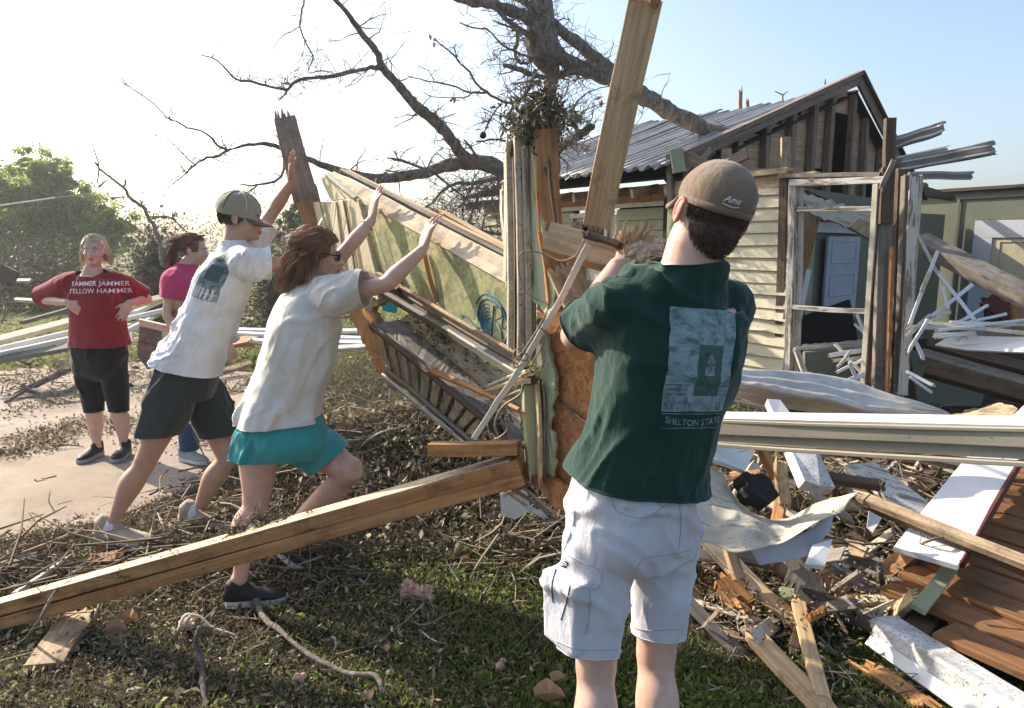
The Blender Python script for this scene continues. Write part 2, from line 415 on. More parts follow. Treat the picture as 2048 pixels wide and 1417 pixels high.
M['litter'] = leafy('leaf_litter', [(.09, .065, .04), (.22, .16, .095), (.14, .14, .06), (.40, .32, .22), (.05, .04, .028), (.28, .20, .12), (.52, .45, .34)], .15, .8)
M['leafg'] = leafy('green_leaf', [(.06, .10, .02), (.10, .15, .035), (.045, .075, .02), (.14, .19, .05)], .35)
M['leafk'] = leafy('drab_leaf', [(.09, .085, .045), (.13, .115, .065), (.06, .06, .035), (.17, .15, .09)], .2)
M['grass'] = leafy('grass_blade', [(.08, .135, .022), (.14, .21, .04), (.24, .27, .07), (.07, .11, .022), (.36, .33, .16)], .48)
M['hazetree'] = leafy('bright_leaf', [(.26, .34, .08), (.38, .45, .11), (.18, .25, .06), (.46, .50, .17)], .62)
M['splinter'] = leafy('splinter_mix', [(.44, .31, .18), (.12, .09, .06), (.55, .43, .28), (.25, .17, .10), (.45, .42, .36), (.15, .12, .09), (.08, .06, .045)], 0, .85)
def mk_ground():
    m, t, b = NM('soil', .97, .1)
    a = tex(t, 2.2, (1, 1, 1), 10, .7); col = ramp(t, a, [(.35, (.022, .017, .011)), (.5, (.045, .036, .023)), (.62, (.04, .042, .018)), (.75, (.08, .062, .04))])  # near-black tones deepen the shade between the litter
    d = nd(t, 'ShaderNodeTexCoord'); s = nd(t, 'ShaderNodeSeparateXYZ'); t.links.new(d.outputs['Object'], s.inputs[0])
    mr = nd(t, 'ShaderNodeMapRange'); mr.inputs[1].default_value = 7.5; mr.inputs[2].default_value = 9.5; t.links.new(s.outputs[1], mr.inputs[0])
    lawn = ramp(t, tex(t, 1.1, (1, 1, 1), 10, .75), [(.35, (.10, .125, .03)), (.55, (.17, .175, .05)), (.68, (.26, .22, .11)), (.8, (.4, .36, .27))])
    col = mix(t, mr.outputs[0], col, lawn); t.links.new(col, b.inputs['Base Color']); bump(t, b, tex(t, 25, (1, 1, 1), 8, .7), 1., .03); return m
M['soil'] = mk_ground()
def mk_conc():
    m, t, b = NM('drive_surface', .9, .2)
    a = tex(t, 1.6, (1, 1, 1), 9, .65); col = ramp(t, a, [(.3, (.25, .195, .145)), (.6, (.33, .27, .205)), (.75, (.38, .32, .25))])
    sp = tex(t, 120, (1, 1, 1), 4, .7); col = mix(t, ramp(t, sp, [(.55, 0.), (.7, .45)]), col, (.48, .42, .36))
    col = mix(t, ramp(t, tex(t, 2.6, (1, 1, 1), 10, .8), [(.50, 0.), (.70, .75)]), col, (.17, .125, .085)); col = mix(t, ramp(t, tex(t, 45, (1, 1, 1), 4, .7), [(.6, 0.), (.68, .6)]), col, (.14, .105, .07))
    t.links.new(col, b.inputs['Base Color']); bump(t, b, sp, .4, .004); return m
M['concrete'] = mk_conc()
def mk_metal(name, c, rust=.3):
    m, t, b = NM(name, .42, .5); b.inputs['Metallic'].default_value = .55
    a = tex(t, 3, (1, 1, 1), 8, .7); col = ramp(t, a, [(.3, tuple(x * .6 for x in c)), (.6, c)])
    col = mix(t, ramp(t, tex(t, 2.2, (1, 1, 1), 9, .7, loc=(3, 1, 0)), [(.6 - rust * .2, 0.), (.75, .6)]), col, (.2, .13, .08))
    t.links.new(col, b.inputs['Base Color']); t.links.new(ramp(t, a, [(.3, .6), (.7, .38)]), b.inputs['Roughness']); bump(t, b, a, .2, .01); return m
M['roof'] = mk_metal('roof_metal', (.38, .37, .35), .35)
M['sheet'] = mk_metal('sheet_metal', (.64, .60, .54), .45)
M['skinA'] = skin('skin_fair', (.62, .40, .30)); M['skinB'] = skin('skin_tan', (.50, .30, .20)); M['skinC'] = skin('skin_pale', (.66, .43, .33))
M['ear'] = skin('skin_ear_backlit', (.62, .22, .15), (.6, .06, .04))  # red of the sun shining through the ears is painted in
M['tgreen'] = cloth('shirt_green', (.009, .045, .030)); M['twhite'] = cloth('shirt_white', (.80, .80, .81), (.46, .40, .30), .42)
M['twhite2'] = cloth('shirt_offwhite', (.74, .71, .65), (.36, .29, .19), .6); M['tred'] = cloth('shirt_red', (.26, .016, .022)); M['tpink'] = cloth('shirt_pink', (.55, .06, .16))
M['swhite'] = cloth('shorts_pale', (.60, .60, .64), (.50, .40, .28), .5); M['sgrey'] = cloth('shorts_grey', (.045, .052, .048)); M['steal'] = cloth('shorts_teal', (.05, .32, .34), (.10, .22, .2), .3)
M['pblack'] = cloth('trousers_black', (.012, .012, .014)); M['jean'] = cloth('jeans_blue', (.05, .08, .15))
M['cap'] = cloth('cap_brown', (.20, .145, .10), (.3, .24, .16), .3); M['capm'] = cloth('cap_mesh', (.30, .275, .20)); M['capc'] = plain('cap_camo', (.15, .14, .09), .9, .7, 28, .2)
M['hairb'] = plain('hair_brown', (.23, .115, .05), .45, .5, 20, .3, spec=.5); M['hairy'] = plain('hair_blond', (.74, .62, .40), .5, .35, 20, .3, spec=.5); M['haird'] = plain('hair_dark', (.085, .06, .042), .6, .5, 60, .6, 300)
M['hairg'] = plain('hair_cropped', (.15, .105, .075), .7, .5, 90, .8, 300); M['hairr'] = plain('hair_auburn', (.16, .07, .03), .45, .5, 20, .3, spec=.5)
M['shoeb'] = plain('shoe_beige', (.42, .36, .27), .8); M['soleb'] = plain('sole_grey', (.3, .32, .33), .7); M['shoek'] = plain('shoe_black', (.02, .02, .022), .6); M['solew'] = plain('sole_white', (.6, .6, .58), .6); M['shoeg'] = plain('shoe_grey', (.35, .35, .36), .7); M['sock'] = plain('sock_white', (.72, .72, .74), .9)
M['prt'] = plain('print_white', (.75, .74, .72), .8, .3, 60, 0); M['swoosh'] = plain('shoe_mark', (.05, .05, .055), .6, .1, 8, 0)
M['blueink'] = plain('blue_ink', (.045, .16, .21), .8, .5, 30, 0); M['eye'] = plain('eye_white', (.7, .68, .65), .3, .1, 8, 0); M['iris'] = plain('iris', (.05, .035, .03), .3, 0, 8, 0); M['lip'] = plain('lip', (.42, .16, .14), .5, .1, 8, 0)
def mk_print():
    m, t, b = NM('shirt_print', .85, .2)
    l = tex(t, 55, (.25, 1.6, 1), 5, .7); col = ramp(t, l, [(.38, (.10, .17, .16)), (.5, (.22, .31, .31)), (.65, (.30, .40, .41))])
    col = mix(t, ramp(t, tex(t, 7, (1, 1, 1), 5, .6), [(.5, 0.), (.75, .6)]), col, (.09, .15, .13))
    t.links.new(col, b.inputs['Base Color']); return m
M['print'] = mk_print()
M['printd'] = plain('print_dark', (.07, .125, .115), .85, .5, 70, 0)
M['printp'] = plain('photo_print', (.26, .31, .34), .85, .97, 22, 0)
# ---------------------------------------------------------------- ground
DRV = [G(-900, 1240), G(0, 1084), G(110, 1066), G(205, 1048), G(330, 1002), G(400, 985), G(470, 940), G(520, 890), G(600, 800), G(560, 745), G(300, 722), G(0, 742), G(-900, 780)]
def inpoly(x, y, P):
    c = False; j = len(P) - 1
    for i in range(len(P)):
        if (P[i][1] > y) != (P[j][1] > y) and x < (P[j][0] - P[i][0]) * (y - P[i][1]) / (P[j][1] - P[i][1]) + P[i][0]: c = not c
        j = i
    return c
def edged(x, y, P):
    q = Vector((x, y)); m = 9e9
    for i in range(len(P)):
        a = Vector(P[i][:2]); b = Vector(P[(i + 1) % len(P)][:2]); ab = b - a; t = max(0, min(1, (q - a).dot(ab) / ab.length_squared)); m = min(m, (a + ab * t - q).length)
    return m
MOUNDS = [(-.95, 4.5, .75, .95, .34), (-.2, 4.3, .8, .7, .30), (.6, 3.6, .5, .6, .12), (1.9, 3.7, .8, .6, .12), (-3.6, 8.6, 2.2, .9, .16), (.2, 6.8, 1.5, 1.1, .35), (3.2, 4.6, 1.0, .8, .12)]
def gz(x, y):
    z = noise.noise(V(x * .9, y * .9, 1)) * .035 + noise.noise(V(x * 4, y * 4, 5)) * .014
    for mx, my, rx, ry, h in MOUNDS:
        d = ((x - mx) / rx) ** 2 + ((y - my) / ry) ** 2
        if d < 6: z += h * math.exp(-d)
    if -8 < x < 0 and 2 < y < 13 and inpoly(x, y, DRV):
        f = min(1, edged(x, y, DRV) / .25); z = z * (1 - f) + f * (-.03)
    if y > 14: z *= max(0, 1 - (y - 14) / 10)
    return z
xs = sorted(set([round(float(a), 3) for a in list(np.arange(-6, 5.01, .09)) + [-900, -400, -150, -60, -30, -18, -12, -9, -7, 6, 7.5, 9.5, 13, 20, 40, 100, 300, 900]]))
ys = sorted(set([round(float(a), 3) for a in list(np.arange(.6, 9.6, .09)) + [-60, -12, -4, -1.5, -.3, 10, 10.6, 11.5, 13, 15, 18, 24, 35, 60, 120, 300, 1200]]))
vs = [(x, y, gz(x, y)) for y in ys for x in xs]; nx = len(xs)
fs = [(j * nx + i, j * nx + i + 1, (j + 1) * nx + i + 1, (j + 1) * nx + i) for j in range(len(ys) - 1) for i in range(nx - 1)]
me = bpy.data.meshes.new('ground'); me.from_pydata(vs, [], fs); me.update()
tag(link('ground', me, M['soil'], M=Matrix.Identity(4), smooth=True), kind='structure')
dv = []
for i in range(len(DRV)):
    a = Vector(DRV[i]); b = Vector(DRV[(i + 1) % len(DRV)]); n = max(1, int((b - a).length / .15))
    for k in range(n):
        p = a.lerp(b, k / n); dv.append((p.x + random.uniform(-.02, .02), p.y + random.uniform(-.02, .02)))
me = bpy.data.meshes.new('driveway'); n = len(dv)
me.from_pydata([(x, y, .012) for x, y in dv] + [(x, y, -.06) for x, y in dv], [], [tuple(range(n))] + [(i, i + n, (i + 1) % n + n, (i + 1) % n) for i in range(n)]); me.update()
tag(link('driveway', me, M['concrete'], M=Matrix.Identity(4)), kind='structure')

# ---------------------------------------------------------------- house
C0 = V(1.67, 7.3, 0); E = V(-.59, .81, 0).normalized(); GG = V(.81, .59, 0).normalized(); UP = V(0, 0, 1)
def HP(s, o, z): return C0 + E * s + GG * o + UP * z
house = empty('wrecked_house', HP(0, 0, 0), 'wrecked wooden house with lap siding, tin roof and torn open gable', 'house')
NF = -GG   # outward face of the long wall
def lap(s0, s1, o, z0, z1, step, m, ragL=0, ragR=0, skip=()):
    z = z0; i = 0
    while z < z1:
        if i not in skip:
            a = s0 - random.uniform(0, ragR); b = s1 + random.uniform(0, ragL)
            dz = random.uniform(-.004, .004)
            ob = board('siding_board', HP(a, o, z + dz), HP(b, o, z - dz), step * 1.18, .019, m, house, face=NF + UP * .2, warp=.004, seg=8, jag=(random.choice([0, .012, .02]), 0))
        z += step; i += 1
# short near wall, sunlit, with frayed right end
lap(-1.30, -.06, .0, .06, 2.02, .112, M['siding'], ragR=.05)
# backing so that the wall is solid
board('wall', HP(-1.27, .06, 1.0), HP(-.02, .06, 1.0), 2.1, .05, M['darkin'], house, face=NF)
# split, curling siding chips on the near wall
for i in range(9):
    s = random.uniform(-1.2, -.15); z = .06 + .112 * random.randint(3, 16) - .045
    board('splinter', HP(s, -.022, z), HP(s - random.uniform(.12, .3), -.035, z - random.uniform(-.01, .02)), random.uniform(.012, .03), .004, M['siding'], house, face=NF + UP * .3, jag=(.03, .05))
board('top_plate', HP(-1.52, .02, 2.115), HP(0, .02, 2.14), .13, .07, M['pine2'], house, face=NF, jag=(.14, 0), warp=.01)
board('top_plate', HP(-1.30, -.03, 2.20), HP(-.25, -.01, 2.22), .05, .09, M['pine2'], house, face=NF, jag=(.05, .05), warp=.01)
board('frieze_board', HP(-1.28, -.02, 2.04), HP(-.03, -.02, 2.05), .055, .02, M['creamw'], house, face=NF)
# corner board, loose downpipe strip
board('corner_board', HP(.03, -.02, 0), HP(.03, -.02, 2.03), .09, .025, M['sidingg'], house, face=NF)
board('corner_board', HP(.02, -.05, 1.95), HP(.06, -.06, 2.47), .06, .03, M['grey'], house, face=NF, jag=(.03, .02))
pb('corner_board', (1352, 300, 7.15), (1360, 345, 7.1), 26, .03, M['sidingg'], house, jag=(.03, 0))
board('brace', HP(-.15, .05, 2.2), HP(-.75, .12, 2.42), .1, .04, M['stud'], house, face=NF)
board('brace', HP(-.05, .0, 2.45), HP(-.6, .1, 2.22), .12, .04, M['stud'], house, face=NF, jag=(0, .05))
board('brace', HP(.0, .1, 2.2), HP(-.4, .05, 2.48), .07, .05, M['grey'], house, face=NF)
# far long wall, in the shade of the eave
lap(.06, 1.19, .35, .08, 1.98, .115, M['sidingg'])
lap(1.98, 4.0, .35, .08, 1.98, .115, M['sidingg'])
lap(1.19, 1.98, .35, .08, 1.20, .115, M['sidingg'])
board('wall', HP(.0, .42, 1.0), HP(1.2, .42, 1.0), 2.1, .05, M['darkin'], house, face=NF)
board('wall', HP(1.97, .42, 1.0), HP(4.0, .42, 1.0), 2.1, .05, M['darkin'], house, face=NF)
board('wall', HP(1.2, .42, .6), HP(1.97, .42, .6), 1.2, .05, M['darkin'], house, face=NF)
board('frieze_board', HP(.04, .32, 2.02), HP(4.0, .32, 2.02), .05, .03, M['creamw'], house, face=NF)
board('frieze_board', HP(.04, .34, 2.13), HP(4.0, .34, 2.13), .2, .03, M['orange'], house, face=NF)
for k in range(9):
    board('rafter_end', HP(.1 + k * .48, .36, 2.17 + 0.02), HP(.1 + k * .48, -.04, 2.12), .1, .045, M['pine2'], house, face=E)
wn = board('window', HP(1.585, .36, 1.0), HP(1.585, .36, 1.93), .8, .03, M['creamw'], house, face=NF)
p = board('pane', HP(1.66, .335, 1.3), HP(1.66, .335, 1.86), .52, .012, M['glass'], wn, face=NF)
board('frame', HP(1.35, .325, 1.28), HP(1.35, .325, 1.9), .05, .03, M['creamw'], wn, face=NF)
board('frame', HP(1.97, .325, 1.0), HP(1.97, .325, 1.92), .06, .03, M['sidingg'], wn, face=NF)
board('frame', HP(1.3, .32, 1.93), HP(2.0, .32, 1.93), .06, .03, M['creamw'], wn, face=NF)
board('shutter', HP(1.84, .30, 1.0), HP(1.84, .30, 1.86), .2, .03, M['grey'], wn, face=NF)
# corrugated roof: sheets side by side, each wavy across the slope
RZ0, RZ1, RO = 2.33, 3.52, 3.30
def sheet_mesh(P00, P10, P01, amp, waves, nu, nv, edge=0, sag=0, bend=None):
    """P00 origin, P10 end across the corrugations, P01 end along them"""
    a = P10 - P00; b = P01 - P00; n = a.cross(b).normalized()
    if n.z < 0: n = -n
    vs = []
    for i in range(nu + 1):
        for j in range(nv + 1):
            u = i / nu; v = j / nv
            p = P00 + a * u + b * v + n * (amp * math.sin(2 * math.pi * waves * u))
            p -= UP * sag * math.sin(math.pi * u) * v
            p += n * noise.noise(V(p.x * 1.3, p.y * 1.3, 0)) * .02
            if edge and j == 0: p -= b.normalized() * noise.noise(V(u * 14, 1, 0)) * edge
            if bend: p = bend(u, v, p)
            vs.append(tuple(p))
    fs = [(i * (nv + 1) + j, (i + 1) * (nv + 1) + j, (i + 1) * (nv + 1) + j + 1, i * (nv + 1) + j + 1) for i in range(nu) for j in range(nv)]
    me = bpy.data.meshes.new('sheet'); me.from_pydata(vs, [], fs); me.update(); return me
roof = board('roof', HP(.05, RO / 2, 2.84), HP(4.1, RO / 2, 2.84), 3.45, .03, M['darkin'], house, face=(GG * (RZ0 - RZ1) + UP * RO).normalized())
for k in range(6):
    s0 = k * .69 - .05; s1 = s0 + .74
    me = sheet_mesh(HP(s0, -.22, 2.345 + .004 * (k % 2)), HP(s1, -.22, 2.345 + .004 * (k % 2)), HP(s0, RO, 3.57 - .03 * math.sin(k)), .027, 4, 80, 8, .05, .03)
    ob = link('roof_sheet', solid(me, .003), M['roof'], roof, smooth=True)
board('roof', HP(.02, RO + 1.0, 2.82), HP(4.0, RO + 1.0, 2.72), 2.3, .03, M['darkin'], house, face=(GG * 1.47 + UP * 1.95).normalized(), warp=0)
board('wall', HP(1.2, 3.3, 2.1), HP(1.2, 3.3, 3.3), .8, .05, M['darkin'], house, face=-E)  # dark backing sheet, attic shade in its colour
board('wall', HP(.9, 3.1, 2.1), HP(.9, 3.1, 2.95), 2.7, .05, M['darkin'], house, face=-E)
# gable: planks behind studs, dark openings, verge boards
def gtop(o): return RZ0 + .10 + (3.67 - RZ0 - .1) * (o / RO) if o <= RO else 3.67 - (3.67 - 2.2) * (o - RO) / 1.95
zz = 2.05; GS = .16
while zz < 3.62:
    # extent of the plank at this height
    oL = max(.1, (zz + .14 - RZ0 - .1) / (3.67 - RZ0 - .1) * RO); oR = RO + (3.67 - zz - .10) / (3.67 - 2.2) * 1.95
    oR = min(oR + .12, 5.3)
    if oR > oL + .15:
        segs = [(oL, oR)]
        if 2.25 < zz < 3.2: segs = [(oL, 3.08), (3.55, oR)]
        if zz < 2.55: segs = [(oL, 2.5), (3.6, 3.9), (4.6, oR)]
        elif zz < 2.85: segs = [(oL, 3.05), (3.55, 4.2), (4.7, oR)]
        for a, b in segs:
            if b > a + .05: board('gable_plank', HP(GS, a, zz + random.uniform(-.006, .006)), HP(GS, b, zz - .02), .148, .02, M['gable'], house, face=-E, warp=.004, seg=5, jag=(0, random.choice([0, .04])))
    zz += .142
for o in (.55, 1.1, 1.62, 2.1, 2.55, 2.92, 3.42, 3.8, 4.25, 4.75):
    zt = gtop(o) - .05
    board('stud', HP(.09, o, 1.9 if o > 2.2 else 2.15), HP(.09, o + random.uniform(-.03, .03), zt), .085 if o < 3 else .07, .08, M['stud'], house, face=-E)
board('wall', HP(.5, 3.35, 2.2), HP(.5, 3.35, 3.25), 1.0, .05, M['darkin'], house, face=-E)  # dark sheets behind the gable openings, shade painted as colour
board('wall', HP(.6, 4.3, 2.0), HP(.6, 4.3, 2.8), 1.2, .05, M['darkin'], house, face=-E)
board('verge_board', HP(-.03, -.1, 2.37), HP(-.03, RO, 3.62), .12, .04, M['stud'], house, face=-E, warp=.006, seg=10)
board('verge_board', HP(-.05, -.05, 2.455), HP(-.05, RO + .02, 3.70), .05, .09, M['stud'], house, face=-E, warp=.006, seg=10)
board('verge_board', HP(-.03, RO, 3.63), HP(-.03, RO + 1.95, 2.18), .14, .04, M['stud'], house, face=-E)
board('verge_board', HP(-.05, RO, 3.71), HP(-.05, RO + 2.0, 2.22), .03, .1, M['brown'], house, face=-E)
board('tie_beam', HP(-.02, .1, 2.29), HP(-.02, 2.3, 2.33), .20, .05, M['gable'], house, face=-E, jag=(0, .06))
pb('stud', (1452, 298, 7.6), (1452, 330, 7.6), 20, .05, M['pine2'], house, jag=(0, 0))
pb('stud', (1571, 275, 7.4), (1571, 345, 7.4), 18, .05, M['pine2'], house)
# partition wall inside, interior floor, back wall
board('wall', HP(.22, 2.9, 1.0), HP(.22, 6.6, 1.0), 2.1, .06, M['inner'], house, face=-E)
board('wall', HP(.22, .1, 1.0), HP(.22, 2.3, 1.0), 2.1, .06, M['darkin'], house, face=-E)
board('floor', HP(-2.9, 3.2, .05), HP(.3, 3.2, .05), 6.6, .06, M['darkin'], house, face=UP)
board('ceiling_board', HP(-.2, 2.0, 2.0), HP(-.2, 4.2, 2.02), .14, .03, M['inner'], house, face=-E)
# back long wall with white door
bw = board('wall', HP(-3.4, 6.75, 1.15), HP(1.6, 6.75, 1.15), 2.52, .08, M['inner'], house, face=NF)
board('roof_edge', HP(-3.4, 6.72, 2.43), HP(1.3, 6.72, 2.44), .05, .22, M['brown'], house, face=NF, warp=.015, seg=12)
board('cover_strip', HP(-3.4, 6.69, 2.30), HP(.25, 6.69, 2.30), .035, .015, M['inner'], house, face=NF)
for s in (.05, -1.75, -2.9): board('cover_strip', HP(s, 6.69, .1), HP(s, 6.69, 2.28), .04, .015, M['inner'], house, face=NF)
pb('roof_edge', (1838, 382, 11.0), (1905, 396, 11.2), 20, .1, M['brown'], house, w2p=8)
# white door far right in the back wall: casing and panels
def door(name, s0, s1, o, z0, z1, m, face, mk, npan=(3, 1), casing=.11):
    d = board(name, mk((s0 + s1) / 2, o, z0), mk((s0 + s1) / 2, o, z1), abs(s1 - s0), .035, m, house, face=face)
    fo = Vector(face).normalized()
    w = abs(s1 - s0); rows = npan[0]; hh = (z1 - z0) / rows
    for r_ in range(rows):
        a = z0 + r_ * hh + .09; b = z0 + (r_ + 1) * hh - .06; ax = (mk(s1, o, 0) - mk(s0, o, 0)).normalized(); c = mk((s0 + s1) / 2, o, 0) + fo * .022
        for (x0, z_0, x1, z_1) in ((-w / 2 + .1, a, -w / 2 + .1, b), (w / 2 - .1, a, w / 2 - .1, b), (-w / 2 + .1, a, w / 2 - .1, a), (-w / 2 + .1, b, w / 2 - .1, b)):
            board('panel_moulding', c + ax * x0 + UP * z_0, c + ax * x1 + UP * z_1, .018, .014, m, d, face=face, warp=0, seg=1)
    return d
mk1 = lambda s, o, z: HP(s, o, z)
dr = door('door', -.50, -1.4, 6.64, .0, 1.68, M['cream'], NF, mk1, (2, 1))
for a, b in (((-.37, 0), (-.37, 1.68)), ((-1.53, 0), (-1.53, 1.68)), ((-.24, 1.81), (-1.66, 1.81))):
    board('door_casing', HP(a[0], 6.62, a[1]), HP(b[0], 6.62, b[1]), .26, .035, M['door'], dr, face=NF)
# pale blue panelled door standing open in the partition
Z1 = 1.68
mk2 = lambda o, s, z: HP(s, o, z)
d2 = door('door', 3.05, 3.85, .10, -.05, Z1, M['doorblue'], -E, mk2, (4, 1))
board('door_casing', HP(.12, 2.72, 0), HP(.12, 2.72, Z1 + .1), .14, .04, M['sidingg'], d2, face=-E)
board('door_casing', HP(.12, 2.5, Z1 + .12), HP(.12, 4.0, Z1 + .1), .13, .04, M['door'], d2, face=-E)
board('opening_dark', HP(.16, 2.45, 0), HP(.16, 2.45, Z1), .42, .02, M['black'], d2, face=-E)  # black board paints the darkness of the doorway
pb('leaning_board', (1625, 425, 8.2), (1592, 560, 8.0), 34, .03, M['orange'], house, jag=(.05, .05))
pb('leaning_board', (1618, 540, 7.4), (1588, 690, 7.2), 10, .02, M['white'], house)
# fallen ceiling boards seen through the window hole
pp('ceiling_board', [(1600, 385), (1760, 430), (1770, 480), (1706, 463), (1620, 425)], 7.3, .04, M['creamw'], house, rough=.02)
pp('ceiling_board', [(1700, 455), (1718, 437), (1775, 462), (1778, 492), (1740, 480)], 7.1, .05, M['pine2'], house)
pp('ceiling_board', [(1600, 375), (1780, 402), (1780, 430), (1690, 415)], 7.5, .04, M['inner'], house)
# window frame left standing in the torn near wall
Yn = lambda px: 1 / (.138 + (px - 1340) * .0001)
wf = pb('window', (1587, 372, Yn(1587)), (1577, 742, Yn(1577)), 15, .06, M['whiteold'], house, face=NF, jag=(0, .01))
pb('frame', (1603, 372, Yn(1603) + .05), (1594, 742, Yn(1594) + .05), 9, .04, M['creamw'], wf, face=NF)
pb('frame', (1582, 366, Yn(1582)), (1770, 361, Yn(1770)), 12, .06, M['whiteold'], wf, face=NF)
pb('frame', (1597, 420, Yn(1597)), (1752, 417, Yn(1752)), 9, .05, M['whiteold'], wf, face=NF)
pb('frame', (1584, 613, Yn(1584)), (1734, 625, Yn(1734)), 9, .05, M['whiteold'], wf, face=NF, warp=.006)
pb('frame', (1754, 368, Yn(1754)), (1728, 775, Yn(1728)), 11, .06, M['creamw'], wf, face=NF)
pb('frame', (1763, 372, Yn(1763) + .03), (1741, 778, Yn(1741)), 8, .05, M['redwood'], wf, face=NF)
pb('lintel', (1560, 352, Yn(1560)), (1762, 350, Yn(1762)), 8, .05, M['grey'], house, face=NF, jag=(.05, 0))
pb('post', (1571, 355, Yn(1571) + .06), (1560, 745, Yn(1560) + .06), 18, .08, M['brown'], house, face=NF, jag=(.02, .02))
pb('post', (1780, 237, 5.62), (1777, 350, 5.6), 20, .05, M['brown'], house, face=(0, -1, 0))
pb('post', (1775, 338, 5.55), (1770, 448, 5.53), 26, .05, M['brown'], house, face=(0, -1, 0), jag=(.02, 0))
pb('post', (1770, 448, 5.58), (1758, 782, 5.5), 28, .05, M['grey'], house, face=(0, -1, 0), jag=(0, .03))
pb('post', (1800, 340, 5.7), (1786, 785, 5.6), 18, .08, M['brown'], house, face=(0, -1, 0), jag=(.03, .03))
pb('post', (1813, 352, 5.6), (1795, 788, 5.5), 12, .07, M['grey'], house, face=(0, -1, 0), jag=(.03, .02))
pb('post', (1783, 500, 5.5), (1774, 786, 5.45), 6, .04, M['orange'], house, face=(0, -1, 0), jag=(.05, .02))
pb('casing_board', (1829, 355, 5.5), (1806, 790, 5.42), 18, .03, M['whiteold'], house, face=(-.2, -1, 0), jag=(.02, .02))
pb('casing_board', (1840, 352, 5.56), (1818, 700, 5.5), 7, .05, M['creamw'], house, face=(-.2, -1, 0), jag=(.02, .02))
pb('broken_lath', (1787, 322, 5.5), (1765, 372, 5.46), 10, .02, M['grey'], house, jag=(.02, .04))
# tin sheets torn off and sticking out past the gable
def gutter_sheet(A, B, wp, m, waves, name='roof_sheet'):
    a = W(*A); b = W(*B); X, Y_, Z = frame(b - a, (.1, -1, .5)); w = wp * mpp(a); vs = []; nu, nv = waves * 10, 12
    for i in range(nu + 1):
        for j in range(nv + 1):
            u = i / nu - .5; v = j / nv
            end = noise.noise(V(u * 9, 2, A[1])) * .07 if j == nv else 0
            vs.append(tuple(a.lerp(b, v) + X * end + Y_ * (u * w) + Z * (.3 * w / waves * math.sin(2 * math.pi * waves * u) + noise.noise(V(u * 3, v * 3, A[0])) * .02)))
    fs = [(i * (nv + 1) + j, (i + 1) * (nv + 1) + j, (i + 1) * (nv + 1) + j + 1, i * (nv + 1) + j + 1) for i in range(nu) for j in range(nv)]
    me = bpy.data.meshes.new('s'); me.from_pydata(vs, [], fs); me.update()
    return link(name, solid(me, .004), m, house, smooth=True)
gutter_sheet((1775, 292, 8.8), (1888, 254, 8.3), 34, M['roof'], 2)
gutter_sheet((1790, 322, 8.6), (1895, 300, 8.2), 16, M['sheet'], 1)
gutter_sheet((1795, 333, 8.4), (1990, 296, 7.8), 32, M['roof'], 2)
gutter_sheet((1800, 352, 8.2), (1945, 352, 7.9), 18, M['roof'], 1)
pb('rafter', (1770, 330, 8.8), (1830, 372, 8.4), 44, .05, M['stud'], house, face=-E, jag=(0, .08))
pb('rafter', (1772, 300, 9.0), (1800, 340, 8.8), 30, .05, M['stud'], house, face=-E)
pb('rafter', (1775, 362, 8.9), (1846, 376, 8.4), 22, .05, M['gable'], house, jag=(0, .04))
# splintered wood poking above the ridge
for x, h, w in ((1481, 178, 7), (1495, 197, 6)): pb('splinter', (x, 218, 10.6), (x, h + 8, 10.6), w, .03, M['orange'], house, jag=(0, .1))
tb = MB(); [tb.tube([W(*p) for p in q], r) for q, r in (([(1566, 205, 9.6), (1565, 190, 9.6), (1550, 183, 9.6)], [.012, .01, .006]), ([(1565, 192, 9.6), (1575, 183, 9.6)], [.009, .005]), ([(1650, 168, 9.6), (1651, 158, 9.6)], [.012, .004]))]
link('twig', tb.mesh(), M['twig'], house)
# lower rubble that belongs to the room: green dado, dark beams, dark red boards
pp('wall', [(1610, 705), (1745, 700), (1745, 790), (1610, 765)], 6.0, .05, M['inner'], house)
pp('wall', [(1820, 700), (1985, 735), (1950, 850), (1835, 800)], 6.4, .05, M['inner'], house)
pp('wall', [(1700, 600), (1590, 640), (1590, 705), (1720, 700)], 7.5, .05, M['darkin'], house)  # dark sheets here and below stand in for interior shade
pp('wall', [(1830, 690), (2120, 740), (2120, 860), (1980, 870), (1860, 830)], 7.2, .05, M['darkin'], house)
pb('floor_beam', (1852, 690, 5.6), (2120, 760, 5.1), 26, .1, M['brown'], house, face=(0, -1, 1))
pb('floor_beam', (1840, 712, 5.5), (2120, 790, 5.0), 22, .1, M['grey'], house, face=(0, -1, 1))
pb('floor_beam', (1850, 740, 5.5), (2120, 815, 5.0), 22, .1, M['brown'], house, face=(0, -1, .4))
pb('loose_plank', (1975, 600, 6.8), (2030, 640, 6.6), 36, .03, M['redwood'], house, jag=(.04, .04))
pb('loose_plank', (2036, 610, 6.5), (2040, 690, 6.4), 26, .03, M['orange'], house, jag=(.04, .04))
pp('loose_plank', [(1970, 595), (2040, 610), (2035, 650), (1975, 655)], 7.0, .04, M['redwood'], house)
# big fallen ceiling beam inside the room
fb = pb('fallen_beam', (1836, 482, 6.9), (2120, 628, 5.6), 42, .12, M['grey'], None, face=(.2, -1, .3), jag=(.04, 0))
tag(fb, 'long dirty grey timber slanting down across the green wall right of the posts', 'beam')
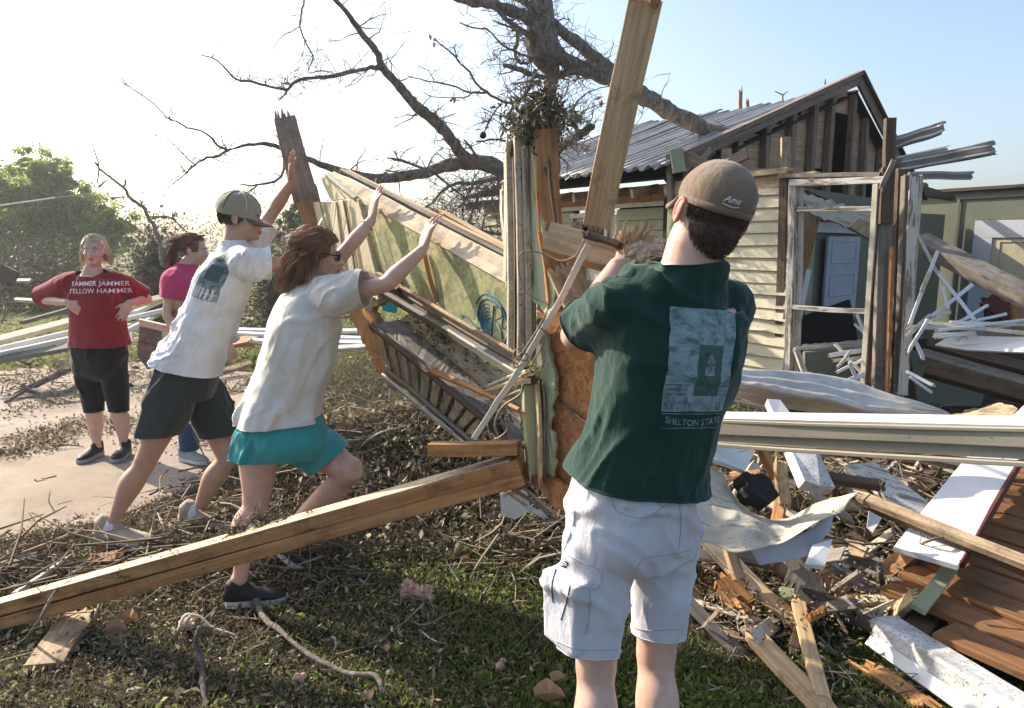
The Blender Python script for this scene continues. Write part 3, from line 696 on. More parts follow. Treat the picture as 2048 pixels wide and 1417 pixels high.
# ---------------------------------------------------------------- bare wrecked trees
def limb(mb, P, wp, Y0, Y1=None, n=4, sides=8, wig=.4):
    """P measured points, wp = diameters in photo pixels at both ends (or list), Y distance at both ends"""
    Y1 = Y0 if Y1 is None else Y1; m = len(P)
    ws = wp if isinstance(wp, (list, tuple)) else [wp] * m
    if len(ws) != m: ws = list(np.interp(np.linspace(0, 1, m), np.linspace(0, 1, len(ws)), ws))
    Q = []
    for i, (x, y) in enumerate(P):
        Yv = Y0 + (Y1 - Y0) * i / (m - 1); p = W(x, y, Yv); Q.append((p.x, p.y, p.z, ws[i] * mpp(p) / 2))
    C = catmull(Q, n); pts = []; rad = []
    for i, q in enumerate(C):
        r = q[3]; w = r * wig + .002; pts.append(V(q[0] + random.uniform(-w, w), q[1] + random.uniform(-w, w) * 2, q[2] + random.uniform(-w, w))); rad.append(max(.0018, r * random.uniform(.9, 1.12)))
    mb.tube(pts, rad, n=sides, knob=.08); return pts, rad
def sprout(mb, pts, rad, n, L, depth=1):
    """small random side twigs"""
    for _ in range(n):
        i = random.randrange(1, len(pts)); p = pts[i]; d = Vector((random.uniform(-1, 1), random.uniform(-1, 1), random.uniform(-.6, 1))).normalized()
        l = L * random.uniform(.3, 1); q = [p]; k = random.randint(3, 6)
        for j in range(k):
            d = (d + Vector((random.uniform(-1, 1), random.uniform(-1, 1), random.uniform(-1, 1))) * .45).normalized(); q.append(q[-1] + d * l / k)
        r0 = min(rad[i] * .5, .008 * L / .4)
        mb.tube(q, list(np.linspace(r0, .0015, len(q))), n=4)
        if depth: sprout(mb, q, [r0] * len(q), 2, L * .5, depth - 1)
tree = empty('bare_tree', W(1107, 840, 8), 'bare storm stripped tree with long sprawling limbs behind the toppled wall', 'tree')
tk = MB(); limb(tk, [(1120, 830), (1112, 620), (1108, 420), (1109, 268), (1106, 212), (1099, 141), (1069, 100), (1072, 60), (1078, 20), (1090, -60)], [38, 32, 28, 22, 21, 26, 34, 36, 36, 32], 8, 8, sides=14)
limb(tk, [(1103, 190), (1106, 140), (1100, 90), (1092, 40), (1084, -30)], [20, 34, 38, 34, 30], 8, 8, sides=12)
link('trunk', remesh(tk, .022, 2), M['bark'], tree, smooth=True)
big = [
 ([(1088, 30), (1120, 60), (1159, 90), (1190, 120), (1222, 150), (1262, 180), (1300, 200), (1335, 222), (1372, 242), (1460, 275)], [18, 20, 24, 28, 38, 35, 33, 32, 32, 30], 8, 8.6),
 ([(1092, 75), (1110, 100), (1134, 123), (1176, 143), (1215, 152)], [26, 26, 30, 30, 34], 8, 8.1),
 ([(1108, 155), (1130, 148), (1152, 144), (1176, 143)], [12, 13, 14, 16], 8, 8),
 ([(905, -6), (945, 4), (982, 8), (1015, 20), (1053, 35), (1085, 66)], [14, 18, 20, 22, 24, 24], 7.6, 8),
 ([(1036, -12), (1050, 5), (1067, 24)], [10, 12, 14], 8, 8),
 ([(455, 302), (496, 290), (543, 290), (571, 301), (619, 320), (649, 333), (700, 347), (753, 358), (806, 353), (852, 345), (897, 332), (947, 324), (1007, 342), (1055, 366), (1100, 400)], [5, 7, 9, 10, 12, 14, 17, 19, 20, 22, 26, 30, 32, 34, 34], 5.6, 8),
 ([(660, -12), (700, 34), (728, 74), (753, 104), (767, 138), (795, 169), (818, 196), (841, 221), (869, 242), (898, 274), (919, 302), (945, 328)], [9, 11, 13, 14, 17, 18, 20, 21, 22, 22, 22, 26], 6.2, 7.4),
 ([(1185, 254), (1163, 268), (1141, 283), (1120, 297), (1105, 312)], [14, 17, 18, 18, 16], 7.7, 8),
 ([(1113, 212), (1134, 233), (1155, 261), (1150, 285)], [11, 10, 9, 7], 7.9, 7.7),
 ([(1009, 131), (1035, 138), (1066, 150), (1100, 158)], [8, 10, 10, 10], 7.6, 8),
 ([(989, 14), (1003, 30), (1017, 43), (1040, 60), (1072, 82)], [7, 9, 10, 11, 13], 7.7, 8),
 ([(767, 138), (745, 136), (720, 141), (685, 148), (649, 155), (615, 157), (590, 165), (574, 181)], [10, 9, 8, 9, 8, 7, 7, 6], 6.4, 6.0),
 ([(1015, 353), (947, 367), (912, 367), (883, 384), (866, 405), (845, 420)], [10, 8, 7, 6, 5, 4], 7.6, 7.0),
]
small = [
 ([(237, 162), (263, 176), (308, 208), (335, 236), (359, 246), (373, 256), (400, 261), (420, 273), (434, 290), (455, 302)], [2, 5], 5.2, 5.6),
 ([(237, 150), (251, 168)], [1.5, 2], 5.2, 5.2), ([(328, 234), (342, 238)], [2, 3], 5.4, 5.4),
 ([(333, 378), (355, 362), (373, 345), (388, 330), (414, 316), (431, 313), (455, 302)], [1.5, 6], 5.3, 5.6),
 ([(309, 270), (338, 282), (362, 304), (388, 330)], [1.5, 3], 5.2, 5.4), ([(364, 343), (375, 345)], [2, 3], 5.3, 5.3),
 ([(574, 181), (530, 171), (499, 162), (475, 161), (458, 145), (434, 121), (402, 109)], [6, 2.5], 6.0, 5.8),
 ([(574, 181), (559, 202)], [4, 2], 6, 6), ([(562, 167), (580, 169)], [2, 4], 6, 6), ([(495, 156), (499, 163)], [2, 2], 6, 6), ([(528, 162), (531, 170)], [1.5, 2], 6, 6),
 ([(609, -8), (605, 20), (600, 53), (610, 82), (622, 105), (627, 116)], [4, 3], 6.1, 6.1), ([(627, 116), (615, 147)], [2, 1.5], 6.1, 6.1),
 ([(600, 53), (581, 65), (565, 74), (543, 99)], [2, 1.4], 6.1, 6), ([(610, 82), (606, 105), (597, 127)], [1.8, 1.2], 6.1, 6),
 ([(608, 158), (608, 170), (614, 188)], [1.8, 1.2], 6.1, 6), ([(680, 148), (681, 160), (674, 172)], [1.6, 1.2], 6.2, 6.2), ([(619, 147), (640, 143), (665, 145)], [3, 2], 6.1, 6.2),
 ([(571, 301), (562, 354), (513, 371), (478, 369)], [7, 2], 5.8, 5.4), ([(513, 371), (496, 388)], [4, 2], 5.5, 5.4), ([(550, 268), (562, 286)], [2, 3], 5.7, 5.7),
 ([(774, 316), (795, 319), (823, 328), (852, 339), (876, 353), (919, 388), (960, 420)], [3, 6, 6, 6, 6, 4, 3], 6.6, 7), ([(788, 303), (797, 321)], [3, 4], 6.6, 6.6), ([(770, 340), (799, 346), (812, 350)], [3, 5], 6.6, 6.6),
 ([(753, 358), (752, 368), (746, 376)], [6, 4], 6.6, 6.6),
 ([(868, 79), (885, 92), (905, 109), (922, 128), (940, 145), (951, 166), (972, 185), (1007, 203), (1032, 205), (1048, 192), (1060, 173), (1066, 155), (1070, 141)], [2.5, 8], 6.8, 7.8),
 ([(912, 88), (909, 99), (915, 116)], [1.5, 2.5], 6.8, 6.9), ([(815, 152), (852, 162), (898, 169), (940, 185), (972, 185)], [2, 5], 6.7, 7.2), ([(845, 184), (869, 194), (926, 196), (943, 187)], [1.5, 3], 6.7, 7),
 ([(836, 132), (856, 142), (870, 165)], [1.4, 2], 6.7, 6.8),
 ([(1032, 205), (1018, 229), (1014, 247), (1000, 279)], [6, 3.5], 7.2, 7), ([(1003, 208), (989, 226), (978, 244), (972, 254), (968, 268)], [4, 3], 7.2, 7), ([(964, 246), (975, 243)], [2, 4], 7, 7),
 ([(953, 284), (974, 281), (996, 280), (1024, 284)], [3, 5], 7, 7.3), ([(962, 215), (990, 228), (1015, 236)], [1.5, 3], 7, 7.1),
 ([(920, 46), (954, 58), (975, 60), (1000, 85), (1025, 102), (1053, 113), (1066, 118)], [2.5, 6], 7.4, 7.9), ([(961, 130), (975, 120), (989, 120), (1003, 102), (1025, 99)], [1.5, 3], 7.4, 7.7), ([(989, 120), (984, 105)], [1.5, 1.5], 7.5, 7.5),
 ([(1035, 60), (1034, 85), (1030, 106), (1039, 123), (1053, 127), (1074, 109)], [8, 7], 7.7, 7.9), ([(989, 42), (1012, 52), (1040, 64), (1067, 80)], [3, 7], 7.6, 7.9),
 ([(1010, 125), (1022, 118), (1040, 121)], [2, 4], 7.7, 7.8), ([(1145, 222), (1152, 205), (1169, 190), (1190, 180), (1217, 173)], [3, 2], 7.7, 7.5), ([(1155, 244), (1162, 228), (1173, 219), (1201, 208)], [4, 1.8], 7.7, 7.5),
 ([(1172, 262), (1176, 245), (1182, 240)], [3, 2], 7.7, 7.6), ([(1287, 212), (1283, 232), (1272, 250)], [2, 1.4], 8.2, 8.1), ([(1115, 100), (1145, 112), (1175, 128)], [2, 2.5], 8, 8),
 ([(1050, -8), (1038, 3)], [6, 9], 8, 8), ([(1022, 170), (1040, 165), (1080, 163)], [2, 5], 7.7, 7.9), ([(1090, 105), (1096, 140)], [9, 12], 7.9, 7.9), ([(1228, 85), (1205, 140), (1135, 165)], [1.4, 1.6], 7.9, 8),
 ([(1140, 160), (1130, 190), (1118, 206)], [1.6, 2], 7.9, 7.9), ([(1060, 60), (1062, 110), (1054, 160), (1052, 175)], [3, 2], 7.9, 7.9), ([(1010, 85), (1000, 110), (1003, 150), (1020, 190), (1032, 220)], [1.6, 1.2], 7.3, 7.3),
 ([(905, 400), (880, 430), (862, 470)], [3, 2], 7, 6.8), ([(947, 367), (930, 400), (925, 430), (935, 470)], [4, 2.5], 7.2, 7), ([(1000, 355), (985, 395), (968, 440), (960, 470)], [4, 3], 7.3, 7.2),
 ([(848, 438), (880, 445), (920, 450), (950, 448)], [3, 4], 6.9, 7), ([(900, 455), (935, 452), (975, 465), (1005, 470)], [4, 5], 7, 7.1), ([(955, 395), (945, 425), (932, 455)], [5, 4], 7, 7), ([(840, 420), (862, 445), (885, 470)], [2.5, 1.6], 6.8, 6.8),
 ([(928, 405), (905, 425), (880, 428), (850, 410)], [3, 1.8], 7, 6.8), ([(980, 330), (970, 360), (985, 400)], [1.8, 1.5], 7.2, 7.2), ([(898, 300), (905, 330), (890, 345)], [1.5, 1.5], 7, 7), ([(930, 280), (945, 300), (962, 322)], [4, 5], 7.1, 7.2), ([(925, 300), (950, 290), (972, 280)], [2, 2], 7.1, 7.1),
]
tw = MB()
for P, w, a, b in big:
    lb = MB(); p, r = limb(lb, P, w, a, b, sides=12, wig=.10); link('limb', remesh(lb, .011 if max(w) > 12 else .007, 1, .4), M['bark'], tree, smooth=True); sprout(tw, p, [x * .5 for x in r], 22, .5)
for P, w, a, b in small:
    lb = MB(); p, r = limb(lb, P, w, a, b, n=3, sides=6, wig=.35); link('branch', lb.mesh(), M['bark'], tree, smooth=True); sprout(tw, p, r, 9, .3)
for i in range(130):   # tangle behind the post
    x = random.uniform(850, 1010); y = random.uniform(365, 480); p0 = W(x, y, random.uniform(6.6, 7.6)); sprout(tw, [p0, p0], [.008, .008], 2, .5, 1)
for i in range(55):
    x = random.uniform(1010, 1190); y = random.uniform(20, 330); p0 = W(x, y, random.uniform(7.4, 7.9)); sprout(tw, [p0, p0], [.007, .007], 2, .35, 1)
tag(link('twigs', tw.mesh(), M['bark'], tree), kind='stuff')
nb = MB(); nb.ell(W(966, 271, 7), (.035, .035, .035)); link('seed_ball', nb.mesh(), M['black'], tree, smooth=True)
def leaves(cx, cy, cz, rx, ry, rz, n, size, mb=None, gauss=True):
    v = []; f = []
    P = rng.normal(0, .5, (n, 3)) if gauss else rng.uniform(-1, 1, (n, 3))
    P = P * (rx, ry, rz) + (cx, cy, cz)
    return leafcloud(P, size)
def leafcloud(P, size, flat=1.0, up=None):
    """one bent leaf (2 triangles... 4 verts) at each row of P"""
    n = len(P); a = rng.normal(0, 1, (n, 3)); 
    if up is not None: a[:, 2] *= up
    a /= np.linalg.norm(a, axis=1)[:, None]; b = rng.normal(0, 1, (n, 3)); b = np.cross(a, b); b /= np.linalg.norm(b, axis=1)[:, None]
    if up is not None: b[:, 2] *= up
    s = (size * rng.uniform(.5, 1.3, n))[:, None]; c = np.cross(a, b)
    v = np.stack([P - a * s, P + b * s * .38 * flat + c * s * .12, P + a * s, P - b * s * .38 * flat + c * s * .12], 1).reshape(-1, 3)
    return v
def cloudmesh(vs, name):
    v = np.concatenate(vs); n = len(v) // 4; me = bpy.data.meshes.new(name)
    me.vertices.add(len(v)); me.vertices.foreach_set('co', v.ravel()); me.loops.add(n * 4); me.loops.foreach_set('vertex_index', np.arange(n * 4)); me.polygons.add(n)
    me.polygons.foreach_set('loop_start', np.arange(n) * 4); me.polygons.foreach_set('loop_total', np.full(n, 4)); me.update(calc_edges=True); me.validate(); return me
c = W(1155, 236, 7.6); tag(link('leaf_sprig', cloudmesh([leaves(c.x, c.y, c.z, .12, .1, .09, 60, .035)], 'l'), M['leafg'], tree), kind='stuff')
for x, y in ((868, 80), (908, 200), (1006, 252), (1200, 208), (1172, 300)):
    c = W(x, y, 7.0); link('torn_scrap', cloudmesh([leaves(c.x, c.y, c.z, .03, .03, .05, 9, .04)], 'l'), M['insul'], tree)

# second, far dead tree at left
t2 = empty('dead_tree', W(320, 520, 13), 'thin dead tree leaning left above the brush heap behind the women', 'tree')
tk = MB(); limb(tk, [(179, 273), (190, 305), (197, 328), (198, 337), (220, 355), (246, 376), (260, 396), (284, 414), (300, 440), (316, 475), (325, 530)], [1.5, 9], 13, 13); link('trunk', tk.mesh(), M['bark'], t2, smooth=True)
tw = MB()
for P in ([(297, 434), (342, 437), (366, 458), (380, 470)], [(222, 397), (253, 395)], [(198, 374), (212, 362), (222, 360)], [(239, 437), (260, 448), (290, 470)], [(246, 376), (252, 365), (250, 358)], [(350, 440), (345, 430), (355, 434)], [(284, 414), (280, 398)], [(190, 325), (198, 337), (195, 360), (200, 375)], [(300, 440), (330, 432), (345, 437)]):
    p, r = limb(tw, P, [4, 2], 13, 13, 3, 5); sprout(tw, p, r, 4, .4)
for i in range(40): x = random.uniform(190, 330); p0 = W(x, random.uniform(330, 500), 13); sprout(tw, [p0, p0], [.01, .01], 1, .5, 1)
link('branches', tw.mesh(), M['bark'], t2)
# ---------------------------------------------------------------- living trees and brush behind
def leaf_tree(name, label, cx, cyY, base_py, blobs, n, size, m, trunkw=.25, sparse=None):
    b0 = W(cx, base_py, cyY); b0.z = max(0, min(b0.z, .2)); t = empty(name, b0, label, 'tree', None)
    tb = MB(); crown = []
    for (px, py, rx, rz, w) in blobs:
        c = W(px, py, cyY); k = mpp(c); cnt = int(n * w)
        # clumps inside each blob so that light and dark parts and gaps appear
        K = max(4, int(cnt / 110))
        for _ in range(K):
            d = rng.normal(0, .48, 3); q = np.array([c.x + d[0] * rx * k, c.y + d[1] * rx * k, c.z + d[2] * rz * k])
            if q[2] < 0: continue
            cr = rng.uniform(.12, .26) * rx * k
            crown.append(leafcloud(q + rng.normal(0, .5, (int(cnt / K), 3)) * (cr, cr, cr * .7), size))
            if random.random() < .35: tb.tube([b0.lerp(Vector(q), .35), b0.lerp(Vector(q), .7) + V(0, 0, .1), Vector(q)], [trunkw * .2, trunkw * .1, .01], n=5)
    top = W(blobs[0][0], blobs[0][1], cyY); tb.tube([b0, b0.lerp(top, .5), top], [trunkw, trunkw * .6, .03], n=8)
    link('trunk', tb.mesh(), M['bark'], t, smooth=True)
    tag(link('crown', cloudmesh(crown, 'crown'), m, t), kind='stuff')
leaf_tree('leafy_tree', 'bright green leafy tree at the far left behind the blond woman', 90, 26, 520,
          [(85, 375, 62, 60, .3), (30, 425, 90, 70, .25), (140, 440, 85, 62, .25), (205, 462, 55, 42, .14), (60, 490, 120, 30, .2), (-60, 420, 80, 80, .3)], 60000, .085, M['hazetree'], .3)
leaf_tree('leafy_tree', 'small dark green tree showing between the capped man and the broken plank', 590, 22, 500, [(592, 440, 34, 32, .6), (570, 470, 30, 20, .4)], 6000, .06, M['leafg'], .12)
# brush heap
def heap(name, label, cx, cy, Y, rx, rz, nb, nl, L, mt, ml):
    c = W(cx, cy, Y); k = mpp(c); t = empty(name, V(c.x, Y, 0), label, 'brush pile'); tb = MB()
    for i in range(nb):
        a = random.uniform(0, 6.283); rr = math.sqrt(random.random()); p = V(c.x + math.cos(a) * rr * rx * k * .8, Y + math.sin(a) * rr * rx * k * .5, random.uniform(0, 1) * (c.z + rz * k) * math.sqrt(max(0, 1 - rr * rr * .9)))
        sprout(tb, [p, p], [.012, .012], 2, L, 1)
    link('branches', tb.mesh(), mt, t)
    P = rng.normal(0, .45, (nl, 3)) * (rx * k, rx * k * .6, (c.z + rz * k) * .6) + (c.x, Y, (c.z + rz * k) * .35); P = P[P[:, 2] > 0]
    tag(link('dead_leaves', cloudmesh([leafcloud(P, .05)], 'l'), ml, t), kind='stuff')
heap('brush_heap', 'big grey brown heap of torn brush behind the man in the white shirt', 320, 500, 14, 62, 40, 260, 14000, .9, M['twigd'], M['leafk'])
heap('brush_heap', 'low dark brush heap under the green tree, left of the blond woman', 60, 500, 17, 150, 14, 160, 9000, .9, M['twigd'], M['leafk'])
heap('brush_heap', 'dim brush tangle on the horizon between the pushing pair and the broken plank', 560, 490, 13, 70, 18, 120, 5000, .8, M['twigd'], M['leafk'])
# far tree line
P = []
for i in range(260):
    a = rng.uniform(-1.35, 1.35); r = rng.uniform(85, 118); P.append(leafcloud(np.array([math.sin(a) * r, math.cos(a) * r, rng.uniform(.5, 4)]) + rng.normal(0, 1, (300, 3)) * (3.5, 3.5, 1.6), .26))
tag(link('far_woods', cloudmesh(P, 'w'), M['leafg']), 'low line of distant trees along the horizon', 'woods', kind='stuff')

# ---------------------------------------------------------------- air
hz = MB(); hz.box((0, 60, 7.2), (V(1, 0, 0), V(0, 1, 0), V(0, 0, 1)), (150, 80, 9.2))  # added haze box, veils and brightens the far background
hm_, ht_, hb_ = NM('haze_air'); ht_.nodes.remove(hb_); vo_ = nd(ht_, 'ShaderNodeVolumePrincipled'); vo_.inputs['Density'].default_value = .0014; vo_.inputs['Color'].default_value = (.92, .95, 1, 1); vo_.inputs['Anisotropy'].default_value = .55
ht_.links.new(vo_.outputs[0], ht_.nodes['Material Output'].inputs['Volume'])
tag(link('haze', hz.mesh(), hm_), 'thin added haze over the whole scene, brightening the distance', 'haze', kind='stuff')
# ---------------------------------------------------------------- toppled wall section
Yp = lambda px: 1 / (.263 + (px - 640) * .000354)
wall = empty('toppled_wall', G(1100, 1010) + V(0, .2, 0), 'toppled timber wall section with green sheathing board and window hole that people push', 'wall section')
def q3(pts, dy=0): return [W(x, y, Yp(x) + (d[0] if (d := r) else 0) + dy) for x, y, *r in pts]
def wp_(name, pts, th, m, dy=0, **k): return prism(name, q3(pts, dy), th, m, wall, **k)
def wb(name, A, B, wpx, th, m, dy=0, face=(.3, -1, .3), **k):
    return pb(name, (A[0], A[1], Yp(A[0]) + dy), (B[0], B[1], Yp(B[0]) + dy), wpx, th, m, k.pop('parent', wall), face=face, **k)
M['studtan'] = wood('stud_tan', (.20, .13, .085), (.36, .26, .18), dirtamt=.4)
# green sheathing panel
gp = wp_('sheathing_panel', [(711, 397), (860, 480), (1012, 566), (1040, 600), (1042, 716), (900, 632), (750, 541)], .018, M['osbg'], grain=(1, -1.2, -.5))
# faded print on the panel: a band of strokes and a round emblem
def on_panel(px, py, off=.003):
    p = W(px, py, Yp(px)); return p + (CAMP - p).normalized() * off
def stroke(mbb, pts, wpx):
    P = [on_panel(*p) for p in catmull(pts, 5)] if len(pts) > 2 else [on_panel(*p) for p in pts]
    w = wpx * mpp(P[0]) / 2; N = (CAMP - P[0]).normalized(); vs = []
    for i, p in enumerate(P):
        t = (P[min(i + 1, len(P) - 1)] - P[max(i - 1, 0)]).normalized(); s = t.cross(N); vs += [p - s * w, p + s * w]
    mbb.add(vs, [(2 * i, 2 * i + 1, 2 * i + 3, 2 * i + 2) for i in range(len(P) - 1)])
ib = MB()
ex, ey = 984, 642
def ring(cx, cy, rx, ry, a0, a1, n=14): return [(cx + rx * math.cos(R(a)), cy + ry * math.sin(R(a)) + .52 * rx * math.cos(R(a))) for a in np.linspace(a0, a1, n)]
stroke(ib, ring(ex, ey, 33, 50, -160, 120), 5); stroke(ib, ring(ex, ey, 26, 41, -200, -60), 7)
for k in range(5): stroke(ib, ring(ex - 2, ey + 2, 22 - k * 4, 34 - k * 7, 95, 255), 5)   # filled left half of the emblem
stroke(ib, [(988, 612), (986, 640), (983, 676)], 4); stroke(ib, [(988, 613), (1002, 616), (1004, 634), (990, 642)], 4); stroke(ib, [(991, 642), (1001, 655), (1006, 680)], 4)
stroke(ib, [(1008, 630), (1016, 640), (1010, 660), (1004, 650), (1008, 632)], 3)
stroke(ib, [(918, 630), (934, 634), (950, 652), (962, 655)], 4); stroke(ib, [(926, 642), (940, 652), (956, 668)], 3); stroke(ib, [(920, 640), (930, 634)], 3)
stroke(ib, [(958, 690), (976, 686), (1000, 700)], 3)
link('printed_emblem', ib.mesh(), M['blueink'], gp)
ib = MB()
for k in range(22):
    y = 462 + k * 3.5; x = 752 + k * 1.1
    for j in range(4):
        if random.random() < .75: stroke(ib, [(x + j * 4.2 + random.uniform(-.8, .8), y + j * 2.2), (x + j * 4.2 + random.uniform(1.2, 2.6), y + j * 2.2 + random.uniform(.8, 2.2))], 1.3)
stroke(ib, [(749, 455), (776, 540)], 1.1); stroke(ib, [(770, 466), (794, 545)], 1.1)
for k in range(14):
    stroke(ib, [(805 + k * 5, 455 + k * 3.6 + random.uniform(-8, 8)), (805 + k * 5, 459 + k * 3.6 + random.uniform(-4, 8))], 1)
link('printed_lettering', ib.mesh(), M['blueink'], gp)
wb('stud', (849, 508), (872, 604), 9, .012, M['orange'], -.02)  # thin lath added for the brown diagonal shadow streak on the panel
# long top sill (pale timber) and the thin boards behind it
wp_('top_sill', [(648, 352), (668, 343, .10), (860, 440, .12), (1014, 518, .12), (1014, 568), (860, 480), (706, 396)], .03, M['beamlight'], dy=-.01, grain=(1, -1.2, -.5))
wb('edge_board', (684, 343), (1014, 512), 7, .03, M['grey'], .16, jag=(.06, 0), seg=12)
wb('edge_board', (700, 345), (1016, 506), 6, .03, M['pine'], .20, jag=(.06, 0), seg=12)
wb('edge_board', (890, 430), (1018, 498), 9, .03, M['pine'], .24, jag=(.1, 0))
wb('edge_board', (655, 350), (712, 398), 9, .02, M['greenfib'], -.03, jag=(.04, .02))
# cream boards at the left end
wp_('clad_board', [(626, 405), (671, 404), (694, 566), (664, 545), (634, 440)], .02, M['cream'], dy=-.05, rough=.003, grain=(.1, 0, -1))
wp_('clad_board', [(674, 403), (690, 401), (722, 585), (697, 570)], .02, M['cream'], dy=-.03, rough=.003, grain=(.1, 0, -1))
wp_('clad_board', [(692, 401), (716, 398), (750, 542), (757, 600), (726, 588)], .02, M['cream'], dy=-.04, rough=.003, grain=(.1, 0, -1))
wp_('clad_board', [(640, 356), (652, 354), (690, 398), (662, 402)], .02, M['cream'], dy=.02, grain=(.1, 0, -1))
wp_('clad_board', [(655, 356), (668, 362), (712, 397), (694, 399)], .02, M['cream'], dy=.03, grain=(.1, 0, -1))
wb('batten', (640, 405), (652, 470), 5, .02, M['cream'], -.09)
wb('batten', (688, 402), (712, 560), 4, .02, M['grey'], -.08)
# tall broken stud at the left end
wb('stud', (571, 240), (612, 402), 42, .04, M['studtan'], .0, face=(.15, -1, .1), jag=(.10, 0), w2p=50)
wb('stud', (610, 380), (640, 478), 50, .036, M['orange'], .03, face=(.15, -1, .1), w2p=40)
# lower stud behind the woman
wp_('torn_sheathing', [(700, 590), (738, 600), (762, 660), (792, 745), (782, 775), (757, 750), (730, 690), (700, 640)], .03, M['orange'], dy=.06, rough=.008, grain=(.4, 0, -1))
wp_('torn_sheathing', [(696, 560), (760, 548), (772, 600), (742, 622), (706, 612)], .03, M['pine2'], dy=.04, rough=.008)
# sill strips under the panel
for (x0, y0, x1, y1, w, m, dy) in ((745, 544, 1048, 722, 7, 'pine2', .0), (748, 556, 1052, 738, 8, 'grey', .02), (752, 570, 1062, 752, 8, 'brown', .03), (752, 580, 1070, 762, 9, 'grey', .0), (900, 668, 1058, 766, 5, 'creamw', -.03), (742, 552, 800, 585, 10, 'brown', -.02)):
    wb('sill_strip', (x0, y0), (x1, y1), w, .05, M[m], dy, jag=(.04, .02), seg=10)
# lower box: speckled top face and slatted front
wp_('box_top', [(744, 650), (800, 640, .22), (920, 738, .24), (1042, 838, .24), (1044, 905), (979, 850), (860, 750)], .03, M['grey'], dy=.0, grain=(1, -1.2, -.5), rough=.004)
wp_('box_back', [(800, 640, .25), (835, 618, .27), (1044, 792, .27), (1044, 845, .25)], .02, M['beamlight'], grain=(1, -1.2, -.5), rough=.004)
N = 10
top = lambda t: (746 + (979 - 746) * t, 663 + (852 - 663) * t); bot = lambda t: (772 + (941 - 772) * t, 742 + (880 - 742) * t)
for i in range(N):
    t0 = i / N + .01; t1 = (i + 1) / N - .018
    wp_('slat', [top(t0), top(t1), bot(t1), bot(t0)], .015, M['slat'], dy=-.03, grain=(.2, 0, -1), rough=.003)
wp_('box_front', [top(0), top(1), bot(1), bot(0)], .015, M['brown'], dy=.0)
wb('edge_board', (744, 656), (985, 852), 9, .05, M['brown'], -.02, jag=(.03, .05), seg=10)
wb('edge_board', (748, 651), (1000, 856), 6, .05, M['grey'], .05, jag=(.03, .05), seg=10)
wb('edge_board', (772, 742), (950, 888), 7, .04, M['grey'], -.04, jag=(.03, .05), seg=8)
wb('edge_board', (768, 752), (930, 890), 5, .04, M['whiteold'], -.06, jag=(.03, .05), seg=8)
wb('splintered_lath', (868, 742), (1040, 822), 12, .02, M['orange'], -.12, jag=(.1, .05), w2p=8)
wb('splintered_lath', (960, 790), (1048, 752), 8, .02, M['pine'], -.08, jag=(.04, .1)); wb('splintered_lath', (975, 772), (1056, 742), 6, .02, M['creamw'], -.05, jag=(.04, .1))
wb('splintered_lath', (1000, 800), (1046, 780), 5, .02, M['pine2'], -.08, jag=(.04, .1))
# right-hand corner posts of the window hole
wb('corner_post', (1057, 768), (1066, 945), 24, .05, M['sidingg'], -.06, face=(.2, -1, 0), w2p=24, jag=(.01, .04))
wb('corner_post', (1074, 766), (1080, 950), 7, .05, M['pine2'], -.08, face=(.2, -1, 0), jag=(.01, .06))
wb('corner_post', (1083, 772), (1089, 948), 5, .04, M['grey'], -.05, face=(.2, -1, 0), jag=(.01, .06))
wb('corner_post', (1072, 762), (1046, 770), 12, .05, M['brown'], -.09, face=(.2, -1, .4))
# upright window casing in strips; the narrow brown one paints a dark gap
for (x0, x1, w, m, dy, yt, yb) in ((1018, 1020, 12, 'casing', -.08, 285, 690), (1027, 1030, 4, 'brown', -.04, 275, 696), (1036, 1041, 14, 'casing', -.07, 262, 704), (1050, 1056, 13, 'casing', -.05, 262, 706), (1062, 1067, 8, 'grey', -.02, 270, 700)):
    wb('casing_strip', (x0, yt), (x1, yb), w, .03, M[m], dy - .06, face=(.2, -1, 0), jag=(.02, .05), seg=10, w2p=w * .95)
wb('casing_strip', (1010, 300), (1013, 560), 4, .05, M['casing'], -.05, face=(.2, -1, 0), jag=(.02, .03))
wb('casing_strip', (1004, 395), (1008, 470), 5, .05, M['casing'], .1, face=(.2, -1, 0), jag=(.05, .03))
# orange post and dark slot
wb('stud', (1088, 262), (1098, 470), 46, .05, M['orange'], -.04, face=(.2, -1, 0), jag=(.05, 0), w2p=50)
wb('stud', (1097, 465), (1112, 602), 48, .05, M['orange'], -.05, face=(.2, -1, 0), jag=(0, .12), w2p=40)
wb('dark_strip', (1099, 325), (1110, 452), 6, .012, M['brown'], -.085, face=(.2, -1, 0), jag=(.03, .04)); wb('dark_strip', (1092, 335), (1097, 360), 5, .012, M['brown'], -.085, face=(.2, -1, 0)); 
# torn green fibre sheet
wp_('torn_sheet', [(1050, 285), (1066, 275), (1075, 330), (1082, 420), (1090, 470), (1094, 540), (1108, 575), (1112, 610), (1098, 640), (1082, 618), (1064, 600), (1062, 480), (1052, 400)], .012, M['greenfib'], dy=-.10, rough=.008, grain=(0, 0, 1))
wp_('torn_sheet', [(1058, 640), (1088, 640), (1096, 700), (1110, 745), (1108, 800), (1098, 850), (1112, 890), (1106, 955), (1086, 940), (1076, 860), (1078, 770), (1062, 700)], .012, M['greenfib'], dy=-.045, rough=.008, grain=(0, 0, 1))
